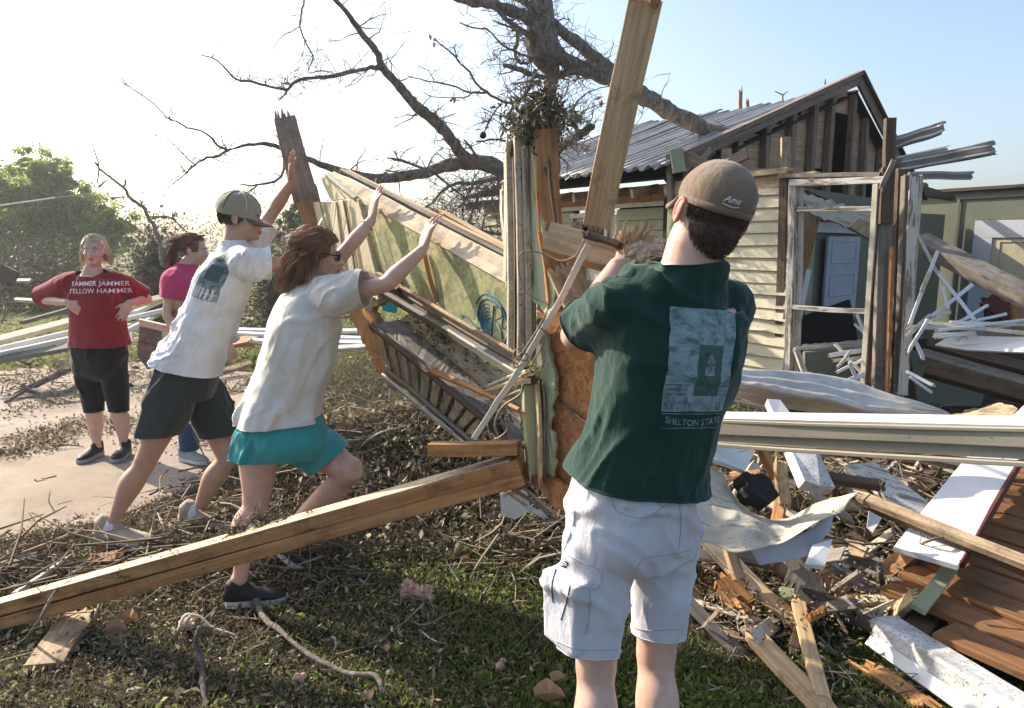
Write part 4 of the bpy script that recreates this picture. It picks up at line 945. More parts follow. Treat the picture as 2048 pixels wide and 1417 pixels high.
# big orange sheathing sheets
wp_('sheathing_panel', [(1070, 545), (1120, 560), (1215, 660), (1235, 760), (1205, 900), (1140, 1035), (1100, 985), (1050, 935), (1090, 850), (1078, 700)], .02, M['osb'], dy=-.0, rough=.0035)
wp_('sheathing_panel', [(1048, 926), (1092, 950), (1165, 990), (1150, 1042), (1105, 1010), (1062, 960)], .02, M['osb'], dy=-.05, rough=.0035)
wb('dark_strip', (1096, 795), (1180, 850), 3, .012, M['brown'], -.03); wb('dark_strip', (1076, 420), (1062, 640), 10, .03, M['brown'], .02)
for (A, B, w, m) in (((1060, 965), (1010, 990), 8, 'whiteold'), ((1000, 975), (1080, 1028), 9, 'whiteold'), ((1012, 968), (1092, 1022), 6, 'grey'), ((1030, 965), (1100, 1020), 5, 'pine2')): wb('splintered_lath', A, B, w, .02, M[m], -.05, jag=(.04, .08))
# pink insulation hanging on the wall
def fluff(name, c, r, m, parent=None, n=9, vox=None, squash=.8, amp=.35, seed=0):
    mb = MB(); c = Vector(c)
    for i in range(n):
        d = Vector((random.uniform(-1, 1), random.uniform(-1, 1), random.uniform(-1, 1) * squash)) * r * .6; mb.ell(c + d, [r * random.uniform(.3, .6)] * 3, n=8, m=6)
    me = remesh(mb, vox or r / 9, 1); co = getco(me); no = getno(me)
    for i in range(len(co)):
        p = Vector(co[i]) / r; co[i] += no[i] * r * amp * (noise.noise(p * 2.5 + V(seed, 0, 0)) + .6 * noise.noise(p * 6) + .35 * noise.noise(p * 14))
    setco(me, co); return link(name, me, m, parent, smooth=False)
fluff('insulation', W(1160, 592, 2.33), .05, M['insulw'], wall, squash=1.6, seed=2, n=7)
fluff('insulation', W(1195, 640, 2.36), .04, M['insul'], wall, squash=1.6, seed=3, n=7)
wb('stud', (1128, 540), (1190, 680), 70, .03, M['pine2'], -.03, face=(.2, -1, 0), jag=(.05, .08), w2p=50)
# heap of leaves and twigs caught on top of the posts
c = W(1075, 235, 2.4); tw = MB()
for i in range(90):
    d = Vector((random.gauss(0, .05), random.gauss(0, .05), random.gauss(-.01, .05))); sprout(tw, [c + d, c + d], [.004, .004], 2, .11, 1)
tag(link('caught_twigs', tw.mesh(), M['twigd'], wall), kind='stuff')
c2 = W(1050, 268, 2.38); c3 = W(1085, 205, 2.4)
tag(link('caught_leaves', cloudmesh([leaves(c.x, c.y, c.z, .10, .09, .07, 900, .012), leaves(c2.x, c2.y, c2.z, .06, .05, .04, 350, .011), leaves(c3.x, c3.y, c3.z, .05, .05, .06, 350, .012)], 'l'), M['leafk'], wall), kind='stuff')
lf = []
for (x, y, n, r, dd) in ((905, 640, 260, .07, .15), (885, 665, 200, .06, .2), (950, 690, 200, .12, .25), (850, 620, 150, .1, .2), (1000, 830, 120, .06, .0), (800, 560, 70, .03, .0), (1062, 265, 200, .04, -.1), (1035, 300, 80, .03, -.1)):
    c = W(x, y, Yp(x) + dd); lf.append(leaves(c.x, c.y, c.z, r, r, r, n, .014))
tag(link('caught_leaves', cloudmesh(lf, 'l'), M['leafk'], wall), kind='stuff')
c = W(684, 550, 3.5); tag(link('leaf_sprig', cloudmesh([leaves(c.x, c.y, c.z, .045, .04, .04, 50, .02)], 'l'), M['leafg'], wall), kind='stuff')

# ---------------------------------------------------------------- timbers held or propped
bk = pb('broken_block', (1098, 478, 2.20), (1262, 528, 2.12), 58, .09, M['pine'], None, face=(0, -1, .25), jag=(0, .12), w2p=54, seg=8)
tag(bk, 'thick split timber with torn white end gripped by the man in the green shirt', 'timber')
board('bark_strip', W(1170, 468, 2.1), W(1238, 492, 2.06), .02, .015, M['brown'], bk, face=(0, -1, .6), jag=(.02, .03))
for i in range(16):
    x = random.uniform(1225, 1285); a = W(x, random.uniform(480, 505), 2.08); board('splinter', a, a + V(random.uniform(-.01, .05), random.uniform(-.03, .02), random.uniform(.02, .08)), random.uniform(.005, .014), .004, M['pine'], bk, jag=(0, .03), seg=2)
tag(fluff('insulation_tuft', W(1272, 505, 2.06), .035, M['insulw'], seed=5), 'torn cream insulation tuft on the broken end of the gripped timber', 'insulation')
tag(fluff('insulation_tuft', W(1245, 478, 2.12), .028, M['insul'], seed=6), 'small pink insulation tuft on top of the gripped timber', 'insulation')
pl = pb('long_plank', (1289, -2, 2.42), (1195, 452, 2.62), 68, .035, M['plank'], None, face=(-.1, -1, .1), jag=(.012, .03), w2p=57, seg=14, warp=.004)
tag(pl, 'tall clean pine plank standing up slanted behind the gripped timber', 'plank')
board('splinter', W(1305, 12, 2.38), W(1312, 2, 2.38), .03, .02, M['orange'], pl, jag=(0, .03))
st = board('white_strip', W(1176, 488, 2.02), W(950, 884, 2.2), .019, .008, M['strip'], None, face=(0, -1, .3), seg=14, warp=.012)
tag(st, 'thin pale wooden strip leaning across the window hole with wire around it', 'strip')
wi = MB()
def wire(pts, r=.0022): wi.tube([V(*q) for q in catmull([tuple(W(*p)) for p in pts], 6)], r, n=6)
wire([(1040, 560, 2.1), (1037, 520, 2.1), (1050, 503, 2.1), (1090, 508, 2.08), (1118, 522, 2.05), (1150, 512, 2.02), (1168, 480, 2.0)])
wire([(1040, 555, 2.1), (1052, 585, 2.1), (1075, 600, 2.1), (1096, 612, 2.08), (1080, 650, 2.08), (1055, 690, 2.06), (1040, 712, 2.06)])
wire([(1055, 722, 2.05), (1036, 718, 2.05), (1044, 706, 2.05), (1056, 716, 2.05), (1030, 735, 2.05), (1028, 705, 2.05), (1050, 690, 2.05)])
wire([(1078, 655, 2.08), (1092, 668, 2.08), (1080, 700, 2.08), (1060, 738, 2.08), (1078, 742, 2.08), (1090, 720, 2.08)])
wire([(1046, 770, 2.1), (1040, 790, 2.1), (1005, 815, 2.12), (990, 850, 2.14), (1000, 880, 2.14)], .004); wire([(1000, 835, 2.1), (1015, 860, 2.1), (985, 880, 2.12), (975, 850, 2.12)], .003)
tag(link('loose_wire', wi.mesh(), M['wire'], smooth=True), 'curly brown wire looping around the pale strip and the window casing', 'wire')

bm_ = empty('long_beam', G(0, 1270), 'long double timber beam sloping up from the lower left to the toppled wall', 'beam')
A = W(-120, 1262, 2.72); B = W(1046, 938, 2.36)
fa = (.12, -1, .62); X, Y_, Z = frame(B - A, fa)
fU = frame(B - A, (0, 0, 1))[2]; fN = X.cross(fU); fN = fN if fN.y < 0 else -fN
hgt = .052
board('timber', A + fU * hgt / 2, B + fU * hgt / 2, hgt - .003, .095, M['beam'], bm_, face=fN, seg=14, warp=.0025)
board('timber', A - fU * hgt / 2, B - fU * hgt / 2, hgt - .003, .092, M['beam'], bm_, face=fN, seg=14, warp=.003)
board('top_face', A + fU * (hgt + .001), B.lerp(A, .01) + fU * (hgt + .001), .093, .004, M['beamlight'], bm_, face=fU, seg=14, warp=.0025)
sb = board('short_block', W(862, 898, 2.42), W(1038, 896, 2.36), .045, .085, M['beam'], None, face=(0, -1, .15), warp=.002)
tag(sb, 'short stubby timber block lying on the upper end of the long beam', 'timber')
tw = MB(); lf = []
for (x, y, n) in ((478, 1062, 26), (520, 1040, 16), (560, 1030, 8), (250, 1150, 4)):
    for i in range(n):
        p = W(x + random.gauss(0, 18), y + random.gauss(0, 5), 2.55); sprout(tw, [p, p], [.003, .003], 1, .09, 1)
    c = W(x, y, 2.55); lf.append(leaves(c.x, c.y, c.z, .05, .04, .012, n * 12, .009))
for (x, y) in ((360, 1118), (330, 1122), (560, 1052), (620, 1035), (700, 1010), (830, 985), (900, 965)):
    c = W(x, y - 8, 2.5); lf.append(leaves(c.x, c.y, c.z + .01, .05, .03, .006, 14, .008))
tag(link('scattered_twigs', tw.mesh(), M['twigd'], bm_), kind='stuff'); tag(link('scattered_leaves', cloudmesh(lf, 'l'), M['leafk'], bm_), kind='stuff')
# thin dark branch lying over the beam
def stick(label, pts, wp, m='twig', name='fallen_branch', cat='branch', spr=0, L=.12, group=None):
    """pts (px,py,z above ground or Y if >.. ) z given: world height"""
    mb = MB(); Q = []
    ws = np.interp(np.linspace(0, 1, len(pts)), np.linspace(0, 1, len(wp)), wp)
    for (x, y, z), w in zip(pts, ws): p = G(x, y, z); Q.append((p.x, p.y, p.z, w * mpp(p) / 2))
    C = catmull(Q, 4); P = [V(q[0], q[1], q[2]) + V(random.uniform(-1, 1), 0, random.uniform(-1, 1)) * q[3] * .3 for q in C]; rr = [max(.0012, q[3] * random.uniform(.85, 1.15)) for q in C]
    mb.tube(P, rr, n=8, knob=.1)
    if spr: sprout(mb, P, rr, spr, L, 1)
    return tag(link(name, mb.mesh(), M[m], smooth=True), label, cat, group)
stick('thin dark twig hooked over the lower left end of the long beam', [(0, 1298, .0), (45, 1282, .05), (80, 1240, .16), (110, 1185, .22), (150, 1160, .24), (200, 1140, .2), (262, 1110, .12), (295, 1085, .1)], [3, 7, 5, 3], spr=5)
stick('grey curved branch in the shaded grass below the long beam', [(505, 1170, .05), (525, 1230, .05), (560, 1262, .05), (620, 1310, .05), (690, 1345, .05), (750, 1352, .06), (768, 1385, .05)], [16, 12, 9, 10, 12, 8], m='bark', spr=3)
stick('short upright dead stick at the lower left in the shaded litter', [(400, 1255, .22), (392, 1290, .14), (402, 1330, .07), (410, 1400, .02)], [9, 13, 10], m='bark', spr=2)
stick('forked pale branch lying in litter under the long beam', [(355, 1262, .05), (372, 1232, .09), (400, 1235, .08), (425, 1255, .05), (470, 1270, .03)], [7, 6, 4], m='strip', spr=2)
stick('pale bare stick rising beside the short leafy sprig under the beam end', [(898, 1110, .02), (912, 1080, .05), (925, 1050, .1), (935, 1020, .16)], [6, 9, 5], m='strip', spr=4)
stick('slim tan branch arching right towards the pale cargo shorts', [(985, 1002, .25), (1030, 1022, .2), (1075, 1050, .12), (1105, 1098, .05)], [7, 8, 5], spr=1)
stick('crooked thick branch on the driveway edge behind the blond woman', [(30, 790, .05), (70, 770, .1), (110, 752, .16), (150, 735, .2)], [8, 14, 12], m='bark', spr=4, L=.4)
stick('second crooked branch lying on the driveway left of the blond woman', [(10, 805, .02), (60, 780, .08), (100, 788, .1), (150, 778, .12)], [5, 12, 14], m='bark', spr=4, L=.4)
stick('thin twig snaking through sunlit grass left of the pink insulation', [(655, 1120, .03), (690, 1150, .04), (715, 1180, .03), (722, 1200, .01)], [4, 5, 2], spr=2)
stick('thin arching twig over the grass under the pink insulation', [(815, 1240, .03), (850, 1250, .05), (900, 1228, .08), (935, 1222, .05)], [4, 4, 2], spr=2)
stick('thin straight twig in the grass near the fallen pale leaves', [(840, 1262, .03), (870, 1282, .03), (895, 1288, .02)], [4, 3], m='strip')
stick('bare branch arching out of the brush heap right of the teal shorts', [(715, 905, .35), (735, 880, .45), (770, 862, .5), (800, 855, .5)], [3, 4, 2], m='strip', spr=5)
stick('long pale branch curving through rubble right of the green shirt', [(1590, 985, .25), (1640, 975, .3), (1690, 945, .35), (1740, 930, .35), (1790, 915, .4)], [3, 7, 5], spr=5)
stick('dark forked branch across the slanted board in the rubble', [(1745, 950, .4), (1760, 980, .42), (1775, 1010, .4), (1785, 1060, .3), (1795, 1085, .25)], [4, 6, 4], m='bark', spr=5)
stick('thin reddish branch lying over the white board on the fallen deck', [(1830, 1095, .3), (1870, 1078, .36), (1905, 1080, .34), (1935, 1100, .3)], [5, 6, 3], spr=4)
# ---------------------------------------------------------------- white fascia beam, tin, deck and rubble at right
gb = empty('white_fascia', W(1700, 860, 2.5), 'long white painted fascia beam running level across the right side', 'beam')
A = W(1330, 848, 3.15); B = W(2160, 876, 2.05)
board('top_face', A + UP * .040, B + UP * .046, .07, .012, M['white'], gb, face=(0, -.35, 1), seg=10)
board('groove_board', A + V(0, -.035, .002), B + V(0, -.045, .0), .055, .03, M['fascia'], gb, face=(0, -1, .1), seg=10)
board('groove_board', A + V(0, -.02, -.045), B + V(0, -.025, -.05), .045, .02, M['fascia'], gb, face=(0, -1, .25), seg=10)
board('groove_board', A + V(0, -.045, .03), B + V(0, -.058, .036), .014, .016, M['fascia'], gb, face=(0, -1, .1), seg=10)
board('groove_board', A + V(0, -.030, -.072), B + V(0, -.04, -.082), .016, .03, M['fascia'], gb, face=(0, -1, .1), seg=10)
# crumpled tin roofing lying below the window
def crumple(name, rows, nu, nv, amp, m, seed, label, cat, wav=0, wavs=0, th=.003):
    """rows: list of measured polylines (px,py,Y) from one long edge to the other"""
    RW = [catmull([tuple(W(*p)) for p in r], 6) for r in rows]; L = len(RW[0]); vs = []
    for j in range(nv + 1):
        t = j / nv * (len(RW) - 1); a = min(int(t), len(RW) - 2); f = t - a
        for i in range(nu + 1):
            s = i / nu * (L - 1); b = min(int(s), L - 2); g = s - b
            p = (RW[a][b] * (1 - g) + RW[a][b + 1] * g) * (1 - f) + (RW[a + 1][b] * (1 - g) + RW[a + 1][b + 1] * g) * f
            q = Vector(p); k = noise.noise(q * 5 + V(seed, 0, 0)); k2 = abs(noise.noise(q * 11 + V(0, seed, 0)))
            q += V(.2, -.6, .8).normalized() * (amp * (k + (.4 - k2) * .6) + (wav * math.sin(2 * math.pi * wavs * j / nv)))
            vs.append(tuple(q))
    fs = [(j * (nu + 1) + i, j * (nu + 1) + i + 1, (j + 1) * (nu + 1) + i + 1, (j + 1) * (nu + 1) + i) for j in range(nv) for i in range(nu)]
    me = bpy.data.meshes.new('c'); me.from_pydata(vs, [], fs); me.update()
    return tag(link(name, solid(me, th), m, smooth=True), label, cat)
crumple('crumpled_tin', [[(1400, 738, 3.9), (1500, 742, 3.9), (1600, 745, 3.9), (1700, 765, 3.85), (1800, 800, 3.7), (1895, 832, 3.6)],
                          [(1400, 768, 3.7), (1500, 772, 3.65), (1600, 790, 3.6), (1700, 812, 3.6), (1800, 828, 3.6), (1900, 834, 3.6)],
                          [(1400, 792, 3.75), (1500, 800, 3.7), (1600, 822, 3.7), (1700, 836, 3.7), (1800, 838, 3.65), (1890, 838, 3.6)]], 90, 60, .02, M['sheet'], 3, 'crumpled grey white tin roofing lying under the standing window frame', 'roof sheet', .016, 5)
crumple('crumpled_sheet', [[(1385, 925, 2.9), (1440, 948, 3.0), (1480, 1010, 2.95), (1560, 1040, 2.9), (1640, 1005, 2.9), (1716, 988, 2.9)],
                            [(1385, 1010, 2.75), (1440, 1020, 2.75), (1500, 1045, 2.7), (1570, 1060, 2.7), (1640, 1030, 2.75), (1700, 1000, 2.8)],
                            [(1385, 1080, 2.6), (1430, 1092, 2.6), (1480, 1108, 2.55), (1560, 1088, 2.6), (1630, 1050, 2.65), (1690, 1020, 2.75)]], 70, 40, .035, M['creamw'], 9, 'crumpled off white sheet bent like a hammock in the rubble beside the pale shorts', 'sheet')
crumple('bent_sheet', [[(1500, 1098, 2.62), (1560, 1085, 2.65), (1620, 1060, 2.7), (1665, 1022, 2.75)], [(1520, 1130, 2.6), (1580, 1120, 2.6), (1620, 1108, 2.6), (1660, 1060, 2.7)]], 30, 14, .02, M['doorblue'], 5, 'bluish shaded metal flap hanging below the crumpled off white sheet', 'sheet')
def place(name, label, cat, P, Y, th, m, **k): return tag(pp(name, P, Y, th, M[m], None, **k), label, cat)
place('painted_board', 'white painted square of board lying against the green shirt', 'board', [(1405, 890, 3.0), (1440, 884, 3.05), (1512, 900, 3.1), (1490, 942, 2.95), (1410, 912, 2.9)], 3, .02, 'white')
place('white_post', 'broken white post leaning down from the fascia, left of the brown boards', 'post', [(1580, 893, 3.3), (1632, 893, 3.3), (1670, 975, 3.15), (1640, 972, 3.1), (1610, 962, 3.1)], 3, .06, 'whitedirty')
place('white_post', 'short white scrap of post above the fascia, under the crumpled tin', 'post', [(1535, 798, 3.5), (1560, 800, 3.5), (1590, 838, 3.4), (1552, 838, 3.4)], 3, .05, 'white')
place('white_scrap', 'small curled white scrap hanging in the rubble centre', 'scrap', [(1738, 1022, 2.7), (1764, 1036, 2.68), (1745, 1066, 2.66), (1734, 1056, 2.68)], 3, .01, 'white')
place('white_scrap', 'small pale blue white scrap under the crumpled sheet corner', 'scrap', [(1625, 1090, 2.6), (1665, 1078, 2.62), (1650, 1132, 2.5), (1610, 1128, 2.5)], 3, .02, 'white')
place('black_cloth', 'black rag bunched in the folds of the crumpled off white sheet', 'rag', [(1486, 945, 2.88), (1540, 955, 2.9), (1560, 990, 2.85), (1540, 1008, 2.8), (1500, 990, 2.8)], 3, .08, 'tarp', rough=.01)
place('ribbed_board', 'pale ribbed panel slanting right behind the rubble boards', 'panel', [(1690, 930, 3.4), (1750, 925, 3.5), (1885, 1025, 3.2), (1872, 1045, 3.1), (1800, 1020, 3.1)], 3, .02, 'whiteold', grain=(1, 0, -.5))
place('ribbed_board', 'grey ribbed panel slanting right, nearer and darker than the pale one', 'panel', [(1690, 935, 3.5), (1722, 935, 3.5), (1880, 1060, 3.1), (1860, 1075, 3.0), (1780, 1030, 3.1)], 3, .02, 'grey')
bd = [ # name,label,cat, A(px,py,z), B(px,py,z), width px, th, mat, jag
 ('loose_board', 'long tan board crossing the rubble and the fallen deck towards the right edge', (1728, 1000, .42), (2090, 1138, .34), 28, .03, 'pine2', (.05, 0)),
 ('loose_board', 'dark underside board directly below the long tan board', (1738, 1018, .38), (2090, 1160, .30), 10, .03, 'brown', (.02, 0)),
 ('loose_board', 'grey board on end under the crumpled sheet, above the pine offcut', (1620, 1080, .35), (1588, 1165, .18), 38, .03, 'grey', (.03, .04)),
 ('pine_offcut', 'square yellow pine offcut below the grey board', (1612, 1142, .2), (1620, 1208, .1), 52, .03, 'pine2', (.02, .02)),
 ('loose_board', 'light board running down from the yellow pine offcut through the grass', (1598, 1205, .12), (1648, 1417, .03), 26, .025, 'pine', (.03, .1)),
 ('split_plank', 'broad splintered pale plank pointing down at the rubble foot', (1520, 1285, .06), (1640, 1412, .03), 46, .03, 'pine', (.10, .16)),
 ('loose_board', 'slim board leaning on the broken block beside the pale shorts', (1455, 1092, .28), (1478, 1160, .16), 24, .03, 'pine2', (.02, .02)),
 ('loose_board', 'dusty board running right from the pale shorts to the split boards', (1410, 1085, .2), (1520, 1190, .1), 36, .04, 'grey', (.04, .06)),
 ('loose_board', 'sunlit board between the split block and the grey board', (1470, 1150, .14), (1590, 1240, .06), 30, .03, 'pine', (.04, .1)),
 ('split_block', 'split orange timber block with frayed end beside the pale shorts', (1448, 1165, .12), (1490, 1215, .06), 50, .06, 'orange', (.04, .05)),
 ('loose_board', 'upright broken stick of board under the white square', (1560, 930, .6), (1568, 1010, .42), 24, .03, 'pine2', (.04, .05)),
 ('loose_board', 'orange broken board leaning left against the black rag', (1520, 900, .65), (1548, 960, .5), 26, .03, 'orange', (.04, .05)),
 ('loose_board', 'horizontal dark board behind the small curled white scrap', (1560, 955, .45), (1760, 985, .4), 20, .04, 'brown', (.05, .05)),
 ('loose_board', 'grey board lying behind the slanted pale panel', (1850, 945, .3), (2000, 965, .3), 16, .03, 'grey', (.05, .05)),
 ('deck_piece', 'long dark brown board standing on edge under the fascia beam', (1640, 908, .25), (2060, 960, .2), 42, .03, 'deck', (.02, 0)),
 ('deck_piece', 'second brown board just under the fascia, with a sunlit streak', (1780, 925, .3), (2060, 940, .3), 20, .03, 'orange', (.02, 0)),
 ('loose_board', 'narrow slat under the white post, running down right', (1640, 1130, .1), (1780, 1190, .07), 26, .03, 'whiteold', (.05, .05)),
 ('loose_board', 'wide grey board lying flat below the pale offcuts', (1660, 1105, .12), (1800, 1160, .1), 50, .03, 'grey', (.05, .05)),
 ('loose_board', 'pale wedge of board touching the left corner of the fallen deck', (1715, 1200, .08), (1790, 1190, .12), 20, .03, 'cream', (.06, .02)),
 ('loose_board', 'mossy flat board along the grass edge under the yellow offcut', (1560, 1190, .06), (1760, 1225, .05), 32, .03, 'greenfib', (.05, .05)),
 ('loose_board', 'brown half buried board at the bottom right in the grass', (1750, 1345, .02), (1850, 1410, .02), 34, .03, 'orange', (.08, .08)),
 ('loose_board', 'red brown splintered strip in the grass left of the pale cargo shorts', (1000, 1135, .03), (1050, 1148, .02), 10, .015, 'orange', (.05, .05)),
 ('loose_board', 'cream board lying flat in the grass under the short block', (845, 1070, .03), (915, 1052, .04), 22, .015, 'cream', (.05, .05)),
 ('loose_board', 'second cream board lying flat nearer than the first one', (835, 1082, .03), (918, 1072, .03), 12, .015, 'creamw', (.05, .05)),
 ('loose_board', 'dark wet board under the brush, just left of the shorts side pocket', (1065, 1100, .03), (1115, 1070, .06), 20, .02, 'grey', (.05, .02)),
 ('pine_offcut', 'small orange offcut beside the grey shingle scraps', (712, 1075, .03), (742, 1062, .04), 26, .015, 'orange', (.02, .02)),
 ('loose_board', 'tan board end under the beam near the lower left corner', (160, 1235, .05), (90, 1340, .02), 64, .03, 'pine2', (.03, .03)),
 ('loose_board', 'flat grey plank at the left edge above the long beam', (-10, 1150, .03), (60, 1115, .04), 22, .03, 'grey', (.02, .05)),
 ('loose_board', 'narrow pale plank running up right toward the beige shoes', (30, 1192, .05), (130, 1122, .05), 12, .02, 'whiteold', (.05, .05)),
 ('loose_board', 'orange scrap of board between beige shoes and long beam', (180, 1125, .03), (235, 1118, .04), 24, .02, 'orange', (.04, .04)),
 ('loose_board', 'pale stick reaching from the left edge up to the driveway corner', (0, 1130, .04), (165, 1058, .05), 10, .02, 'pine2', (.05, .05)),
 ('loose_board', 'flat brown board piece in the pile behind the pushing woman', (470, 700, .22), (520, 690, .3), 26, .06, 'orange', (.03, .03)),
 ('loose_board', 'flat pale board lying at the foot of the pile behind the capped man', (445, 740, .1), (500, 728, .12), 16, .04, 'pine2', (.03, .03)),
]
for nm, lb, a, b, w, th, m, j in bd:
    A = G(*a); B = G(*b); A.z += gz(A.x, A.y) * .7; B.z += gz(B.x, B.y) * .7
    o = board(nm, A, B, w * mpp(A), th, M[m], None, face=(random.uniform(-.2, .2), -.55, 1), jag=j, warp=.004); tag(o, lb, 'board')
AN = [(1450, 965, 'left of the black rag', .35), (1610, 1000, 'between the black rag and the white post', .3), (1720, 985, 'by the small curled white scrap', .3), (1840, 975, 'behind the slanted pale panel', .25), (1500, 1130, 'under the crumpled white sheet', .16), (1600, 1150, 'beside the grey board on end', .14), (1720, 1120, 'on the wide grey board', .14), (1450, 1215, 'by the split orange block', .05), (1560, 1245, 'by the yellow offcut', .05), (1720, 1225, 'at the corner of the brown deck', .06)]
for ax_, ay_, ph_, zz_ in AN:
    for mt_, ad_ in (('pine2', 'pale pine'), ('grey', 'weathered grey'), ('brown', 'dark brown'), ('creamw', 'dirty cream'), ('orange', 'torn orange')):
        c_ = G(ax_ + random.uniform(-65, 65), ay_ + random.uniform(-38, 38), zz_ * random.uniform(.3, 1.1) + .02); d_ = V(random.uniform(-1, 1), random.uniform(-.8, .8), random.gauss(0, .22)).normalized(); l_ = random.uniform(.09, .24)
        tag(board('board_scrap', c_ - d_ * l_, c_ + d_ * l_, random.uniform(.03, .09), random.uniform(.012, .035), M[mt_], None, face=(random.gauss(0, .4), -.5 + random.gauss(0, .3), 1), jag=(random.choice([0, .03, .06]), random.choice([.02, .05, .09])), seg=3), ad_ + ' broken board scrap ' + ph_, 'board', 'broken board scraps heaped in the rubble')
# brown fallen deck: joists + boards
dk = empty('fallen_deck', W(2000, 1200, 2.6), 'brown fallen porch deck of tongue boards filling the lower right corner', 'deck')
D0 = V(1.50, 2.66, .13); D1 = V(3.6, 4.65, .30); dE = (D1 - D0); dB = V(.50, -.866, .02).normalized()
nb_ = 17
for i in range(nb_):
    t0 = i / nb_; p = D0 + dE * t0; wv = dE.length / nb_; L = 3.1 + random.uniform(-.05, .05); st_ = random.uniform(-.02, .03) + (.25 if i in (0,) else 0)
    side = dE.normalized(); perp = (side - dB * side.dot(dB)); w_ = wv * perp.length
    board('deck_board', p + dB * st_, p + dB * L + UP * random.uniform(-.01, .01), w_ * .945, .03, M['deck'], dk, face=UP, warp=.003, seg=8, jag=(.012, 0))
for k in (.15, 1.2, 2.4):
    board('joist', D0 + dB * k - UP * .065, D1 + dB * k - UP * .065, .05, .10, M['brown'], dk, face=(.7, -.7, 0))
board('edge_trim', D0 + V(.06, -.16, .06), D0 + dE * .17 + V(.10, -.10, .06), .055, .02, M['sidingg'], dk, face=(0, -.4, 1), jag=(.01, .03))
wbd = empty('white_board', W(1900, 1040, 3), 'wide flat white board with red brown edge lying on the fallen deck', 'board')
A = G(1850, 1118, .30); B = G(1998, 905, .42)
board('top_face', A, B.lerp(A, -.15), .235, .022, M['white'], wbd, face=(-.1, -.15, 1), seg=6)
board('edge', A + V(.115, -.05, .0), B.lerp(A, -.15) + V(.115, -.05, .0), .03, .02, M['redwood'], wbd, face=(.6, -.6, .3), jag=(.02, 0))
wpst = empty('white_column', G(1900, 1350), 'dirty white square porch column lying along the grass at the lower right', 'column')
A = G(1768, 1262, .07); B = G(2130, 1500, .09)
board('shaft', A, B, .125, .125, M['whitedirty'], wpst, face=(.2, -.5, 1), jag=(.03, 0), bev=.012, seg=10)
board('side_moulding', A + V(-.07, -.04, -.02), B + V(-.07, -.04, -.02), .05, .04, M['white'], wpst, face=(-.5, -.6, .6))
# shingles, insulation, scraps on the grass
for x, y, w, h, lb in ((768, 1062, 40, 24, 'largest grey roof shingle scrap in the grass under the beam'), (755, 1082, 46, 18, 'torn grey shingle scrap overlapping the largest one'), (730, 1098, 30, 20, 'small grey shingle scrap nearest the camera')):
    P = [G(x + w / 2 * math.cos(a) * random.uniform(.7, 1.1), y + h / 2 * math.sin(a) * random.uniform(.7, 1.1), .05 + random.uniform(-.02, .03)) for a in np.linspace(0, 6.28, 8)[:-1]]
    tag(prism('shingle', P, .006, M['shingle'], None, back=V(0, 0, -.008), rough=.004), lb, 'shingle')
tag(fluff('insulation', G(818, 1182, .05), .045, M['insul'], seed=11), 'fluffy pink insulation lump on the grass, left one of the pair', 'insulation')
tag(fluff('insulation', G(852, 1188, .05), .040, M['insul'], seed=12), 'fluffy pink insulation lump on the grass, right one of the pair', 'insulation')
tag(fluff('insulation', G(1036, 1205, .03), .016, M['insul'], seed=13), 'tiny reddish insulation tuft alone in the bright grass', 'insulation')
tag(fluff('insulation', G(1000, 1330, .03), .022, M['insul'], seed=14), 'small pink insulation scrap near the left calf of the foreground man', 'insulation')
tag(fluff('insulation', G(375, 1245, .05), .035, M['insulw'], seed=15, squash=.5), 'yellowish foam scrap beside the pale forked branch', 'insulation')
tag(fluff('insulation', G(598, 1355, .03), .02, M['insul'], seed=16), 'little pale pink scrap in the shaded grass at the bottom', 'insulation')
def bigleaf(x, y, r, label, m='insulw', z=.05):
    c = G(x, y, z + gz(*G(x, y)[:2])); vs = []; n = 12; ph = random.uniform(0, 6)
    for i in range(n): a = 2 * math.pi * i / n; q = r * (.62 + .2 * abs(math.cos(a * 1.5 + ph)) + random.uniform(-.06, .06)) * (1.5 if i == 3 else 1); vs.append(c + V(math.cos(a) * q * 1.3, math.sin(a) * q * .8, abs(math.sin(a + ph)) * r * .75))
    vs.append(c + V(0, 0, -r * .2)); me = bpy.data.meshes.new('l'); me.from_pydata([tuple(v) for v in vs], [], [(i, (i + 1) % n, n) for i in range(n)]); me.update()
    tag(link('dead_leaf', solid(me, .0012), M[m]), label, 'leaf')
M['dleaf'] = leafy('dead_leaf_tan', [(.42, .25, .14), (.5, .33, .2)], .3)
bigleaf(1095, 1395, .055, 'large curled tan leaf at the left calf of the foreground man', 'dleaf'); bigleaf(1118, 1362, .035, 'second tan leaf just above the large curled one', 'dleaf')
bigleaf(930, 1120, .022, 'pale twisted leaf lying in the grass left of the cargo pocket', 'dleaf'); bigleaf(925, 1187, .02, 'pale flat leaf right of the pink insulation pair', 'dleaf')
bigleaf(230, 1262, .045, 'broad tan leaf in the shade under the long beam', 'dleaf'); bigleaf(255, 1240, .04, 'reddish tan leaf beside the broad one under the beam', 'dleaf'); bigleaf(735, 1395, .025, 'lone pale leaf at the bottom centre in shade', 'dleaf')
bigleaf(770, 1298, .02, 'small yellow leaf on the shade line in the grass', 'dleaf')
